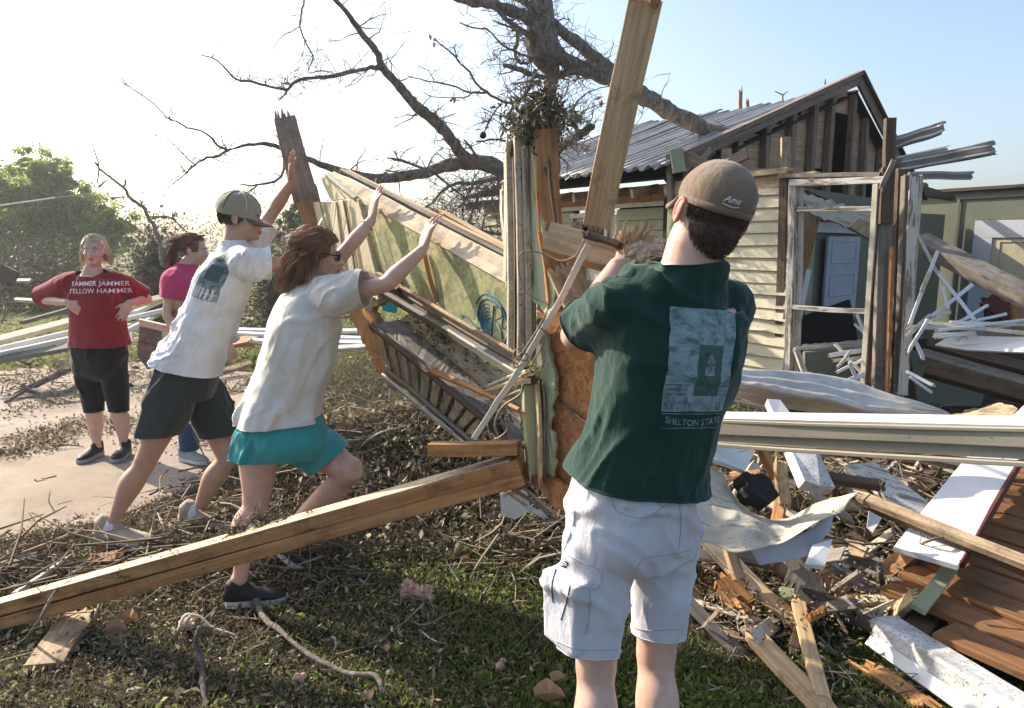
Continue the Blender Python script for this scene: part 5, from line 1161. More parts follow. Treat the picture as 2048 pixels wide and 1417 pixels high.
# red brown mulch patch
P = np.array(G(960, 1222)) + rng.normal(0, 1, (500, 3)) * (.05, .03, .005) + (0, 0, .02)
M['mulch'] = leafy('red_mulch', [(.18, .04, .02), (.26, .08, .04), (.1, .03, .02)], 0)
tag(link('red_mulch', cloudmesh([leafcloud(P, .012)], 'l'), M['mulch']), 'patch of dark red brown crumbs in the sunlit grass', 'mulch', kind='stuff')
c = G(975, 985, .2); P = np.array(c) + rng.normal(0, 1, (90, 3)) * (.035, .03, .045)
t_ = empty('green_sprig', G(975, 1060), 'fresh green leafy sprig standing under the right end of the long beam', 'sprig'); mb = MB(); mb.tube([G(980, 1055), c], [.004, .002], n=5); link('stem', mb.mesh(), M['twig'], t_); tag(link('leaf_tuft', cloudmesh([leafcloud(P, .018)], 'l'), M['leafg'], t_), kind='stuff')
# ---------------------------------------------------------------- pile of white laths in the room
lp = [((1828, 460, 5.5), (1875, 545, 5.45), 7), ((1875, 545, 5.5), (1948, 640, 5.3), 8), ((1875, 503, 5.4), (1820, 648, 5.35), 7), ((1858, 545, 5.35), (1845, 582, 5.35), 9), ((1885, 575, 5.45), (1895, 615, 5.4), 7),
      ((1945, 570, 5.6), (1860, 635, 5.4), 7), ((1860, 632, 5.4), (1815, 672, 5.3), 8), ((1855, 640, 5.2), (1820, 700, 5.2), 7), ((1830, 680, 5.2), (1845, 715, 5.2), 9), ((1815, 660, 5.3), (1900, 625, 5.4), 6),
      ((1910, 648, 5.4), (1975, 612, 5.6), 6), ((1940, 645, 5.4), (2012, 628, 5.6), 6), ((1850, 645, 5.3), (2060, 668, 5.0), 8), ((1900, 645, 5.2), (2048, 650, 5.2), 7), ((1880, 660, 5.1), (2060, 640, 5.2), 6), ((1980, 655, 5.2), (2060, 645, 5.2), 8),
      ((1815, 745, 5.2), (1865, 770, 5.1), 7), ((1820, 755, 5.1), (1862, 785, 5.1), 6), ((1930, 740, 5.6), (1925, 765, 5.6), 7), ((1840, 655, 5.5), (1990, 660, 5.3), 9), ((1870, 672, 5.2), (1950, 668, 5.2), 9), ((1915, 680, 5.2), (1960, 655, 5.3), 7),
      ((1715, 630, 5.9), (1730, 672, 5.8), 6), ((1710, 650, 5.9), (1745, 680, 5.8), 5), ((1672, 690, 5.9), (1722, 745, 5.7), 7), ((1675, 745, 5.7), (1725, 720, 5.7), 6), ((1690, 765, 5.6), (1728, 748, 5.6), 9), ((1675, 735, 5.6), (1700, 705, 5.7), 6), ((1700, 725, 5.6), (1715, 765, 5.6), 7),
      ((1660, 712, 5.8), (1732, 700, 5.8), 9), ((1668, 722, 5.8), (1735, 715, 5.8), 7)]
LL = {0: 'long lath leaning steeply from the white casing down right, upper length', 1: 'lower length of the steep leaning lath, ending over the heap', 2: 'lath slanting down left across the steep leaning lath', 3: 'short curled lath piece hanging where two laths cross', 4: 'short lath crossing just below the hanging curled piece',
 5: 'lath rising to the right out of the heap before the green wall', 6: 'lath rising from the left foot of the heap by the casing', 7: 'lath pointing down left beside the casing foot', 8: 'short lath end poking down below the heap', 10: 'slim lath pointing up right at the red brown board', 11: 'thin lath pointing right above the white sheet',
 16: 'upper of two small laths lying low under the heap', 17: 'lower of two small laths lying low under the heap', 18: 'tiny upright lath stub in the dark below the beams', 22: 'small lath leaning inside the window hole near the post', 23: 'second small lath leaning inside the window hole', 24: 'steep lath in the lower window hole, above the tin'}
for i, (a, b, w) in enumerate(lp):
    o = pb('broken_lath', a, b, w, .012, M['white' if i % 3 else 'creamw'], None, face=(random.uniform(-.3, .3), -1, .4), jag=(.02, .03), seg=3)
    tag(o, LL.get(i, 'broken white plaster lath lying in the thick of the jumbled heap'), 'lath', 'white laths piled in the open room')
tag(pb('cream_rail', (1590, 698, 6.0), (1735, 688, 6.0), 7, .04, M['creamw'], None, jag=(.02, .02)), 'thin cream rail lying level inside the window hole', 'rail')
tag(pb('cream_rail', (1592, 700, 6.0), (1612, 752, 5.95), 10, .04, M['creamw'], None, jag=(.02, .02)), 'short cream upright leaning inside the lower window hole', 'rail')
tag(pp('ribbed_sheet', [(1605, 690), (1735, 680), (1720, 712), (1665, 718), (1650, 705), (1612, 706)], 6.1, .02, M['creamw'], rough=.006), 'crumbling pale ribbed panel behind the cream rail', 'panel')
tag(pp('painted_sheet', [(1900, 672, 5.3), (2110, 675, 4.9), (2110, 708, 4.8), (1930, 700, 5.2), (1870, 690, 5.3)], 5, .02, M['white']), 'white sheet edge under the pile of laths at the right', 'panel')
tag(pp('torn_shingle_sheet', [(1905, 830, 3.6), (1995, 806, 3.6), (2032, 815, 3.5), (2030, 838, 3.4), (1960, 840, 3.4)], 3.5, .02, M['pine2'], rough=.01), 'torn brown flap with frayed paper edge above the fascia at the right', 'scrap')
tag(pp('painted_sheet', [(2020, 838, 2.4), (2080, 780, 2.4), (2080, 838, 2.3)], 2.4, .02, M['white']), 'white corner piece sticking up over the fascia at the right edge', 'panel')
# ---------------------------------------------------------------- left side: long white siding strips and pile
ls = [((-40, 690, 7.6), (350, 590, 9.0), 22, 'cream', 'long cream plank lying beyond the driveway at the left edge'), ((-40, 706, 7.4), (340, 618, 8.7), 6, 'white', 'thin white trim strip alongside the long cream plank'), ((-40, 716, 7.3), (150, 675, 7.8), 7, 'white', 'lower white trim strip nearest the driveway'),
      ((-40, 728, 7.3), (160, 690, 7.7), 18, 'inner', 'dark green painted board edge under the white trim strips'), ((240, 640, 8.4), (330, 598, 9.2), 10, 'white', 'white siding strip right behind the blond woman elbow'), ((250, 655, 8.2), (320, 628, 8.8), 9, 'sidingg', 'greenish siding strip behind the blond woman waist'),
      ((240, 668, 8.0), (300, 640, 8.4), 7, 'white', 'short white strip below the greenish one behind the blond woman'), ((45, 645, 9.2), (140, 618, 9.8), 7, 'grey', 'weathered plank on the lawn left of the blond woman'), ((-20, 562, 14), (62, 562, 14), 8, 'doorblue', 'pale blue grey pipe lying far away on the lawn'),
      ((30, 600, 11), (100, 604, 11), 9, 'whiteold', 'whitish beam lying on the sunlit lawn')]
for a, b, w, m, lb in ls: tag(pb('siding_strip', a, b, w, .05, M[m], None, face=(0, -.6, 1), jag=(.03, .05)), lb, 'board')
tag(pp('grey_board', [(280, 646), (318, 655), (318, 700), (296, 740), (274, 712)], 5.6, .05, M['grey']), 'grey upright board stump between the blond woman and the capped man', 'board')
tag(pb('grey_board', (280, 645, 5.6), (345, 660, 5.5), 6, .06, M['creamw'], None, face=(0, -.3, 1)), 'pale ledge on top of the grey board stump', 'board')
for i, (y, x0, x1, w) in enumerate(((658, 450, 880, 9), (670, 470, 860, 8), (682, 500, 850, 10), (694, 640, 840, 8))):
    tag(pb('white_siding', (x0, y - 2, 6.4 - i * .1), (x1, y + 6, 6.0 - i * .1), w, .03, M['white'], None, face=(0, -.5, 1), seg=10, warp=.02, jag=(.02, .03)), ['uppermost', 'second from top', 'third from top', 'lowest'][i] + ' white vinyl siding length stacked behind the pushing woman', 'siding')
tag(pb('white_siding', (660, 692, 5.7), (868, 688, 5.5), 14, .03, M['whiteold'], None, face=(0, -.6, 1), seg=8, warp=.02, jag=(.03, .05)), 'dirty white siding length showing under the slatted box', 'siding')
tag(pp('plastic_scrap', [(762, 592), (800, 600), (792, 628), (765, 622)], 4.6, .02, M['steal']), 'small teal scrap seen through the window hole of the wall section', 'scrap')
tag(pp('painted_sheet', [(1000, 990), (1050, 975), (1062, 1020), (1030, 1040), (1002, 1030)], 2.75, .02, M['white']), 'white scrap behind the splintered foot of the toppled wall', 'panel')
pw = MB(); pw.tube([W(-60, 420, 20), W(110, 396, 22)], .022, n=6); pw.tube([W(110, 396, 22), W(330, 370, 30), W(700, 330, 45)], .006, n=4)
tag(link('power_line', pw.mesh(), M['whitewire']), 'thin pale power line sagging across the sky above the green tree', 'cable')
tag(pb('roof_scrap', (0, 545, 13), (30, 560, 13), 34, .1, M['brown'], None), 'dark stump like lump of debris at the far left on the lawn', 'debris')
# ---------------------------------------------------------------- people
def fr(side, up):
    u = Vector(up).normalized(); s = Vector(side); s = (s - u * s.dot(u)).normalized(); f = u.cross(s)  # side = right, f = forward
    return s, f, u
def torso_rings(mb, ctrl, n=22, k=5, ex=.72):
    """ctrl: (point, side vector, half width, half depth)"""
    arr = [tuple(p) + tuple(Vector(s).normalized()) + (w, d) for p, s, w, d in ctrl]; C = catmull(arr, k); m = len(C); vs = []
    for i, c in enumerate(C):
        p = V(*c[:3]); t = (V(*C[min(i + 1, m - 1)][:3]) - V(*C[max(i - 1, 0)][:3])).normalized(); s = V(*c[3:6]); s = (s - t * s.dot(t)).normalized(); f = t.cross(s)
        for q in range(n):
            a = 2 * math.pi * q / n; ca, sa = math.cos(a), math.sin(a); ca = math.copysign(abs(ca) ** ex, ca); sa = math.copysign(abs(sa) ** ex, sa)
            vs.append(p + s * ca * c[6] + f * sa * c[7])
    fs = [(i * n + q, i * n + (q + 1) % n, (i + 1) * n + (q + 1) % n, (i + 1) * n + q) for i in range(m - 1) for q in range(n)]
    fs += [tuple(range(n - 1, -1, -1)), tuple((m - 1) * n + q for q in range(n))]; mb.add(vs, fs)
def hand(mb, wr, d, pn, thumb, s=1.0, curl=.25, spread=.10):
    """wr wrist, d finger direction, pn palm normal (the way the palm faces), thumb = direction to the thumb side"""
    wr = Vector(wr); d = Vector(d).normalized(); pn = Vector(pn); pn = (pn - d * pn.dot(d)).normalized(); th = Vector(thumb); th = (th - d * th.dot(d) - pn * th.dot(pn)).normalized()
    mb.tube([wr - d * .02 * s, wr + d * .03 * s, wr + d * .07 * s, wr + d * .095 * s], [.017 * s, .016 * s, .014 * s, .012 * s], n=14, side=th, flat=[.024 * s, .036 * s, .042 * s, .040 * s])
    for i, (o, L, r) in enumerate(((.032, .078, .0088), (.011, .088, .009), (-.011, .082, .0087), (-.031, .065, .0078))):
        b = wr + d * (.092 if i in (1, 2) else .085) * s + th * o * s; dd = (d + th * (o / .03) * spread).normalized(); P = [b - dd * .02 * s, b]; ang = curl * (.5 + .15 * i)
        for k, f in enumerate((.42, .32, .26)):
            dd = (dd * math.cos(ang) + pn * math.sin(ang)).normalized(); P.append(P[-1] + dd * L * f * s); ang = curl * (.9 + .2 * k)
        mb.tube(P, [r * s, r * s, r * s * .98, r * s * .9, r * s * .78], n=9)
    b = wr + d * .025 * s + th * .026 * s; dd = (d * .75 + th * .8 + pn * .25).normalized()
    P = [b - dd * .01 * s, b + dd * .03 * s]; dd = (dd + d * .5).normalized(); P.append(P[-1] + dd * .032 * s); dd = (dd + d * .3 + pn * .2).normalized(); P.append(P[-1] + dd * .026 * s)
    mb.tube(P, [.015 * s, .0125 * s, .0105 * s, .0085 * s], n=9)
def head_geo(mb, c, F, s=1.0, jaw=1.0, nose=1.0):
    X, Y_, Z = F; L = lambda x, y, z: c + X * x * s + Y_ * y * s + Z * z * s
    mb.ell(L(0, -.012, .035), (.077 * s, .095 * s, .085 * s), F, 20, 14); mb.ell(L(0, .028, -.025), (.062 * s, .066 * s, .078 * s), F, 16, 12)
    mb.ell(L(0, .045, -.078), (.040 * s * jaw, .042 * s, .032 * s), F); mb.ell(L(0, .02, -.06), (.055 * s * jaw, .055 * s, .045 * s), F)
    mb.tube([L(0, .088, .016), L(0, .104, -.006), L(0, .114 + .004 * nose, -.022), L(0, .100, -.03)], [.008 * s, .010 * s, .013 * s, .010 * s], n=9)
    for q in (-1, 1):
        mb.ell(L(q * .03, .080, .024), (.024 * s, .012 * s, .009 * s), F); mb.ell(L(q * .035, .068, -.025), (.024 * s, .022 * s, .022 * s), F); mb.ell(L(q * .012, .103, -.027), (.008 * s, .008 * s, .007 * s), F)
        mb.ell(L(q * .082, -.008, -.005), (.009 * s, .020 * s, .032 * s), fr(X, Z * .95 - Y_ * .3)[0:1] + (fr(X, Z * .95 - Y_ * .25)[1], fr(X, Z * .95 - Y_ * .25)[2]), 10, 8)
    mb.ell(L(0, .098, -.052), (.022 * s, .010 * s, .006 * s), F); mb.ell(L(0, .096, -.063), (.019 * s, .010 * s, .007 * s), F); mb.ell(L(0, .088, -.086), (.018 * s, .014 * s, .013 * s), F)
def face_bits(c, F, s, parent, eyes=True):
    X, Y_, Z = F; L = lambda x, y, z: c + X * x * s + Y_ * y * s + Z * z * s
    for q in (-1, 1):
        if eyes:
            e = MB(); e.ell(L(q * .031, .083, .004), (.0115 * s, .009 * s, .006 * s), F, 12, 8); ey = link('eye', e.mesh(), M['eye'], parent, smooth=True)
            e = MB(); e.ell(L(q * .031, .0905, .004), (.005 * s, .003 * s, .005 * s), F, 10, 6); link('iris', e.mesh(), M['iris'], ey, smooth=True)
        e = MB(); e.tube([L(q * .016, .094, .023), L(q * .032, .093, .029), L(q * .048, .082, .024)], [.002 * s, .0026 * s, .0015 * s], n=6); link('eyebrow', e.mesh(), M['hairg'], parent, smooth=True)
    e = MB(); e.tube([L(-.021, .101, -.056), L(-.008, .1075, -.053), L(.008, .1075, -.053), L(.021, .101, -.056)], [.002 * s, .004 * s, .004 * s, .002 * s], n=8); e.tube([L(-.018, .100, -.060), L(0, .106, -.063), L(.018, .100, -.060)], [.002 * s, .0045 * s, .002 * s], n=8); link('lips', e.mesh(), M['lip'], parent, smooth=True)
def arm(mb, sh, el, wr, s=1.0, r=(.050, .042, .037, .040, .026), fl=None):
    sh, el, wr = Vector(sh), Vector(el), Vector(wr)
    P = catmull([tuple(sh) + (r[0],), tuple(sh.lerp(el, .5)) + (r[1],), tuple(el) + (r[2],), tuple(el.lerp(wr, .28)) + (r[3],), tuple(wr) + (r[4],)], 4); mb.tube([q[:3] for q in P], [q[3] * s for q in P], n=14)
def leg(mb, hip, kn, an, s=1.0, back=None):
    hip, kn, an = Vector(hip), Vector(kn), Vector(an); b = Vector(back or (0, 0, 0)) * .018
    P = catmull([tuple(hip) + (.088,), tuple(hip.lerp(kn, .45)) + (.076,), tuple(hip.lerp(kn, .85)) + (.058,), tuple(kn) + (.056,), tuple(kn.lerp(an, .12)) + (.051,), tuple(kn.lerp(an, .32) + b) + (.061,), tuple(kn.lerp(an, .6) + b * .6) + (.046,), tuple(kn.lerp(an, .88)) + (.031,), tuple(an) + (.035,)], 4)
    mb.tube([q[:3] for q in P], [q[3] * s for q in P], n=16)
def tubeC(mb, pts, rad, k=4, n=18, side=None, flat=None):
    if flat is None: P = catmull([tuple(p) + (r,) for p, r in zip(pts, rad)], k); mb.tube([q[:3] for q in P], [q[3] for q in P], n=n)
    else: P = catmull([tuple(p) + (r, f) for p, r, f in zip(pts, rad, flat)], k); mb.tube([q[:3] for q in P], [q[3] for q in P], n=n, side=side, flat=[q[4] for q in P])
def shoe(name, heel, toe, m, sole_m, parent, s=1.0, up=V(0, 0, 1), lace=None, mark=False, ankle=None, near=None):
    heel = Vector(heel); toe = Vector(toe); L = (toe - heel).length; X, Y_, Z = frame(toe - heel, up)  # Y_ side, Z up
    g = lambda x, y, z: heel + X * x * L + Y_ * y * s + Z * z * s
    mb = MB(); mb.tube([g(.06, 0, .045), g(.22, 0, .050), g(.42, 0, .045), g(.62, 0, .036), g(.82, 0, .030), g(.96, 0, .024)], [.036 * s, .042 * s, .036 * s, .028 * s, .024 * s, .014 * s], n=14, side=Y_, flat=[.032 * s, .036 * s, .036 * s, .043 * s, .044 * s, .028 * s])
    mb.tube([g(.12, 0, .06), g(.16, 0, .095)], [.036 * s, .040 * s], n=12)
    mb.tube([g(.4, 0, .06), g(.28, 0, .092)], [.024 * s, .022 * s], n=10)
    up_ = link('shoe', remesh(mb, .006, 2), m, parent, smooth=True)
    so_ = MB(); out = [(-.0, .0), (.03, .026), (.2, .035), (.45, .034), (.7, .046), (.88, .042), (1.0, .02), (1.03, 0)]; P = out + [(x, -y) for x, y in out[-2:0:-1]]; n = len(P)
    vs = [g(x, y * 1.04, -.002) for x, y in P] + [g(x, y * 1.08, .022 + .006 * (x < .3)) for x, y in P]
    so_.add(vs, [tuple(range(n - 1, -1, -1)), tuple(range(n, 2 * n))] + [(i, (i + 1) % n, (i + 1) % n + n, i + n) for i in range(n)]); link('sole', so_.mesh(), sole_m, up_)
    if lace:
        lb = MB()
        for k in range(5): x = .34 + k * .07; lb.tube([g(x, -.026, .062 - k * .005), g(x + .02, 0, .079 - k * .006), g(x, .026, .062 - k * .005)], .0028 * s, n=5)
        link('lace', lb.mesh(), lace, up_)
    if mark:
        q = -1 if (Y_.dot(CAMP - heel) < 0) else 1; P = [(.30, .046), (.36, .034), (.46, .030), (.60, .036), (.74, .047)]; w = [.001, .007, .007, .004, .001]; C = catmull([(a, b, c) for (a, b), c in zip(P, w)], 5); sb_ = MB(); bv = BVHTree.FromPolygons([up_.matrix_world @ v.co if False else root_of(up_) @ v.co for v in up_.data.vertices], [tuple(p.vertices) for p in up_.data.polygons]); vs = []
        for a, b, c in C:
            for sg in (-1, 1):
                o = g(a, q * .12, b + sg * c * .6); h = bv.ray_cast(o, -Y_ * q); vs.append((h[0] + Y_ * q * .0015) if h[0] is not None else g(a, q * .045, b))
        sb_.add(vs, [(2 * i, 2 * i + 1, 2 * i + 3, 2 * i + 2) for i in range(len(C) - 1)]); link('side_mark', sb_.mesh(), M['swoosh'], up_)
    return up_
def strands(name, c, F, s, n, L, m, parent, region, flow=None, r=.0016, clump=.5, out=0, seed=1, segs=9, shell=1.06, part=0):
    """hair: region(local unit dir)->bool picks roots on the skull; strands slide over the skull then fall"""
    X, Y_, Z = F; rs = random.Random(seed); mb = MB(); cc = c + Z * .03 * s - Y_ * .008 * s; rad = V(.080, .098, .088) * s * shell
    def inside(p):
        q = p - cc; return V(q.dot(X) / rad.x, q.dot(Y_) / rad.y, q.dot(Z) / rad.z)
    k = 0
    while k < n:
        d = V(rs.gauss(0, 1), rs.gauss(0, 1), rs.gauss(0, 1)).normalized()
        if not region(d): continue
        k += 1; p = cc + X * d.x * rad.x + Y_ * d.y * rad.y + Z * d.z * rad.z; P = [p]; ll = L * rs.uniform(.75, 1.1); jt = V(rs.gauss(0, 1), rs.gauss(0, 1), rs.gauss(0, .6)) * (.22 if rs.random() < .93 else .6)
        dirn = (X * d.x * 1.0 + Y_ * (d.y * .6 - .35) + Z * .2).normalized() if flow is None else None
        nn = noise.noise(V(d.x * 4, d.y * 4, d.z * 4 + seed))
        for j in range(segs):
            g = (V(0, 0, -1) if flow is None else Vector(flow(d, j / segs)))
            g = g + jt * .35 + X * math.copysign(.12, d.x) * (1 if j < 3 else 0) + V(math.sin(nn * 20 + j * .7), math.cos(nn * 17 + j * .8), 0) * clump * .22
            st_ = ll / segs; g = g.normalized(); p = P[-1] + g * st_; q = inside(p); l = q.length
            if l < 1.03: q = q / l * (1.03 + rs.uniform(0, .03) + out * j / segs); p = cc + X * q.x * rad.x + Y_ * q.y * rad.y + Z * q.z * rad.z
            P.append(p)
        mb.tube(P, list(np.linspace(r * 1.4, r * .5, len(P))), n=3, caps=False)
    return link(name, mb.mesh(), m, parent, smooth=True)
def scalp(name, c, F, s, m, parent, zc=-.01, yc=.055, low=None, k=1.03):
    X, Y_, Z = F; mb = MB(); mb.ell(c + Z * .035 * s - Y_ * .012 * s, (.0785 * s * k, .097 * s * k, .087 * s * k), F, 26, 18); me = mb.mesh()
    bm = bmesh.new(); bm.from_mesh(me); cc = c
    dl = [f for f in bm.faces if ((f.calc_center_median() - cc).dot(Y_) > yc * s and (f.calc_center_median() - cc).dot(Z) < .075 * s) or (f.calc_center_median() - cc).dot(Z) < zc * s - .05 * s * ((f.calc_center_median() - cc).dot(Y_) < -.02 * s)]
    bmesh.ops.delete(bm, geom=dl, context='FACES'); bm.to_mesh(me); bm.free(); return link(name, me, m, parent, smooth=True)
def decal(name, prims, bvh, O, X, Y_, N, m, parent, off=.0025, sub=None):
    """flat print laid on the cloth: 2D polygons (x,y) in metres in the frame O,X,Y_, cast along -N on the cloth"""
    mb = MB(); X, Y_, N = [Vector(a).normalized() for a in (X, Y_, N)]
    for P, F_ in prims:
        vs = []
        for x, y in P:
            o = Vector(O) + X * x + Y_ * y + N * .3; h = bvh.ray_cast(o, -N, .6)
            vs.append((h[0] + N * off) if h[0] is not None else None)
        ok = [f for f in F_ if all(vs[i] is not None for i in f)]
        ok = [f for f in ok if max((vs[a] - vs[b]).length for a in f for b in f) < .08]
        vs = [v if v is not None else Vector(O) for v in vs]; mb.add(vs, ok)
    bmx = bmesh.new(); me = mb.mesh(); bmx.from_mesh(me); bmesh.ops.delete(bmx, geom=[v for v in bmx.verts if not v.link_faces], context='VERTS'); bmx.to_mesh(me); bmx.free()
    return link(name, me, m, parent)
def grid2(x0, y0, x1, y1, nx_, ny_):
    return ([(x0 + (x1 - x0) * i / nx_, y0 + (y1 - y0) * j / ny_) for j in range(ny_ + 1) for i in range(nx_ + 1)], [(j * (nx_ + 1) + i, j * (nx_ + 1) + i + 1, (j + 1) * (nx_ + 1) + i + 1, (j + 1) * (nx_ + 1) + i) for j in range(ny_) for i in range(nx_)])
def textprim(s, size, x=0, y=0, shear=0, bold=0, curve=None):
    cu = bpy.data.curves.new('t', 'FONT'); cu.body = s; cu.size = size; cu.align_x = 'CENTER'; cu.shear = shear; cu.offset = bold; cu.resolution_u = 2
    ob = bpy.data.objects.new('t', cu); COL.objects.link(ob); d = bpy.context.evaluated_depsgraph_get(); d.update(); me = bpy.data.meshes.new_from_object(ob.evaluated_get(d)); bpy.data.objects.remove(ob)
    bm = bmesh.new(); bm.from_mesh(me); bmesh.ops.remove_doubles(bm, verts=bm.verts, dist=1e-5); P = [(v.co.x + x, v.co.y + y + (curve(v.co.x) if curve else 0)) for v in bm.verts]; F_ = [tuple(v.index for v in f.verts) for f in bm.faces]; bm.free(); return P, F_
def bvh_of(ob):
    Mx = root_of(ob); return BVHTree.FromPolygons([Mx @ v.co for v in ob.data.vertices], [tuple(p.vertices) for p in ob.data.polygons])
def cap_geo(c, F, s, m, parent, mb_m, brimdir=1, k=1.0, hgt=1.0, tilt=0, brim=True, brim_m=None):
    """crown = ellipsoid dome cut by the band plane, plus six seams, button and curved brim"""
    X, Y_, Z = F; cc = c + Z * .038 * s - Y_ * .010 * s; rr = (.087 * s * k, .107 * s * k, .100 * s * hgt)
    mb = MB(); mb.ell(cc, rr, F, 48, 30); me = mb.mesh(); zt = (Z * math.cos(tilt) + Y_ * math.sin(tilt))
    cut(me, [(cc - Z * .028 * s - Y_ * .0 * s, -zt, 9)])
    co = getco(me); no = getno(me)
    for i in range(len(co)):
        q = Vector(co[i]) - cc; a = math.atan2(q.dot(Y_), q.dot(X)); sm = abs(math.sin(a * 3)); co[i] += no[i] * (-.0022 * math.exp(-(sm / .07) ** 2) + .0035 * noise.noise(q * 18) + .0015 * noise.noise(q * 60)) * s
    setco(me, co); cr = link('cap', solid(me, .0025), m, parent, smooth=True)
    b = MB(); b.ell(cc + Z * rr[2], (.008 * s, .008 * s, .005 * s), F, 10, 6); link('button', b.mesh(), m, cr, smooth=True)
    # band
    vs = []; n = 48
    for dz in (.0, .016):
        for i in range(n): a = 2 * math.pi * i / n; vs.append(cc - Z * (.029 - dz) * s - Y_ * .0 + X * math.cos(a) * rr[0] * (.972 + dz * 1.0) + Y_ * math.sin(a) * rr[1] * (.972 + dz) - (Y_ * math.sin(a) * 0) - zt * 0 - Z * (math.tan(tilt) * math.sin(a) * rr[1]))
    me = bpy.data.meshes.new('b'); me.from_pydata([tuple(v) for v in vs], [], [(i, (i + 1) % n, (i + 1) % n + n, i + n) for i in range(n)]); me.update(); link('band', solid(me, .002), m, cr, smooth=True)
    if brim:
        vs = []; nu, nv = 16, 8
        for j in range(nv + 1):
            for i in range(nu + 1):
                a = R(-62 + 124 * i / nu); u = math.sin(a); t = j / nv; ext = .070 * math.cos(a * .95) * t
                p = cc - Z * (.024 * s) + X * u * rr[0] * (1 + .02 * t) + Y_ * (math.cos(a) * rr[1] + ext * s) * 1 - Z * (math.tan(tilt) * math.cos(a) * rr[1] + .016 * t * s + .022 * u * u * t * s + .004 * s)
                vs.append(tuple(p))
        me = bpy.data.meshes.new('b'); me.from_pydata(vs, [], [(j * (nu + 1) + i, j * (nu + 1) + i + 1, (j + 1) * (nu + 1) + i + 1, (j + 1) * (nu + 1) + i) for j in range(nv) for i in range(nu)]); me.update(); link('brim', solid(me, .003), brim_m or m, cr, smooth=True)
    return cr
def garment(name, mb, cuts, m, parent, vox=.011, th=.004, folds=(), smooth=6, fn=None):
    me = remesh(mb, vox, smooth)
    for f in folds: fold(me, **f)
    if fn:
        co = getco(me); no = getno(me)
        for i in range(len(co)): co[i] = fn(Vector(co[i]), Vector(no[i]))
        setco(me, co)
    cut(me, cuts); bm = bmesh.new(); bm.from_mesh(me); be = set(e for e in bm.edges if e.is_boundary); hb = MB()
    while be:
        e = be.pop(); L = [e.verts[0], e.verts[1]]
        while True:
            nx_ = [q for q in L[-1].link_edges if q in be]
            if not nx_: break
            be.discard(nx_[0]); L.append(nx_[0].other_vert(L[-1]))
        if len(L) > 12:
            P = [v.co.copy() for v in L][::2]; P.append(P[0]); hb.tube(P, th * .75, n=6, caps=False)
    bm.free(); me = solid(me, th)
    if hb.v:
        h2 = hb.mesh(); bm = bmesh.new(); bm.from_mesh(me); bm.from_mesh(h2); bm.to_mesh(me); bm.free(); bpy.data.meshes.remove(h2)
    return link(name, me, m, parent, smooth=True)
def hem_ring(mb, c, n, ra, rb, side, h=.012): pass
def J(px, py, Y): return W(px, py, Y)

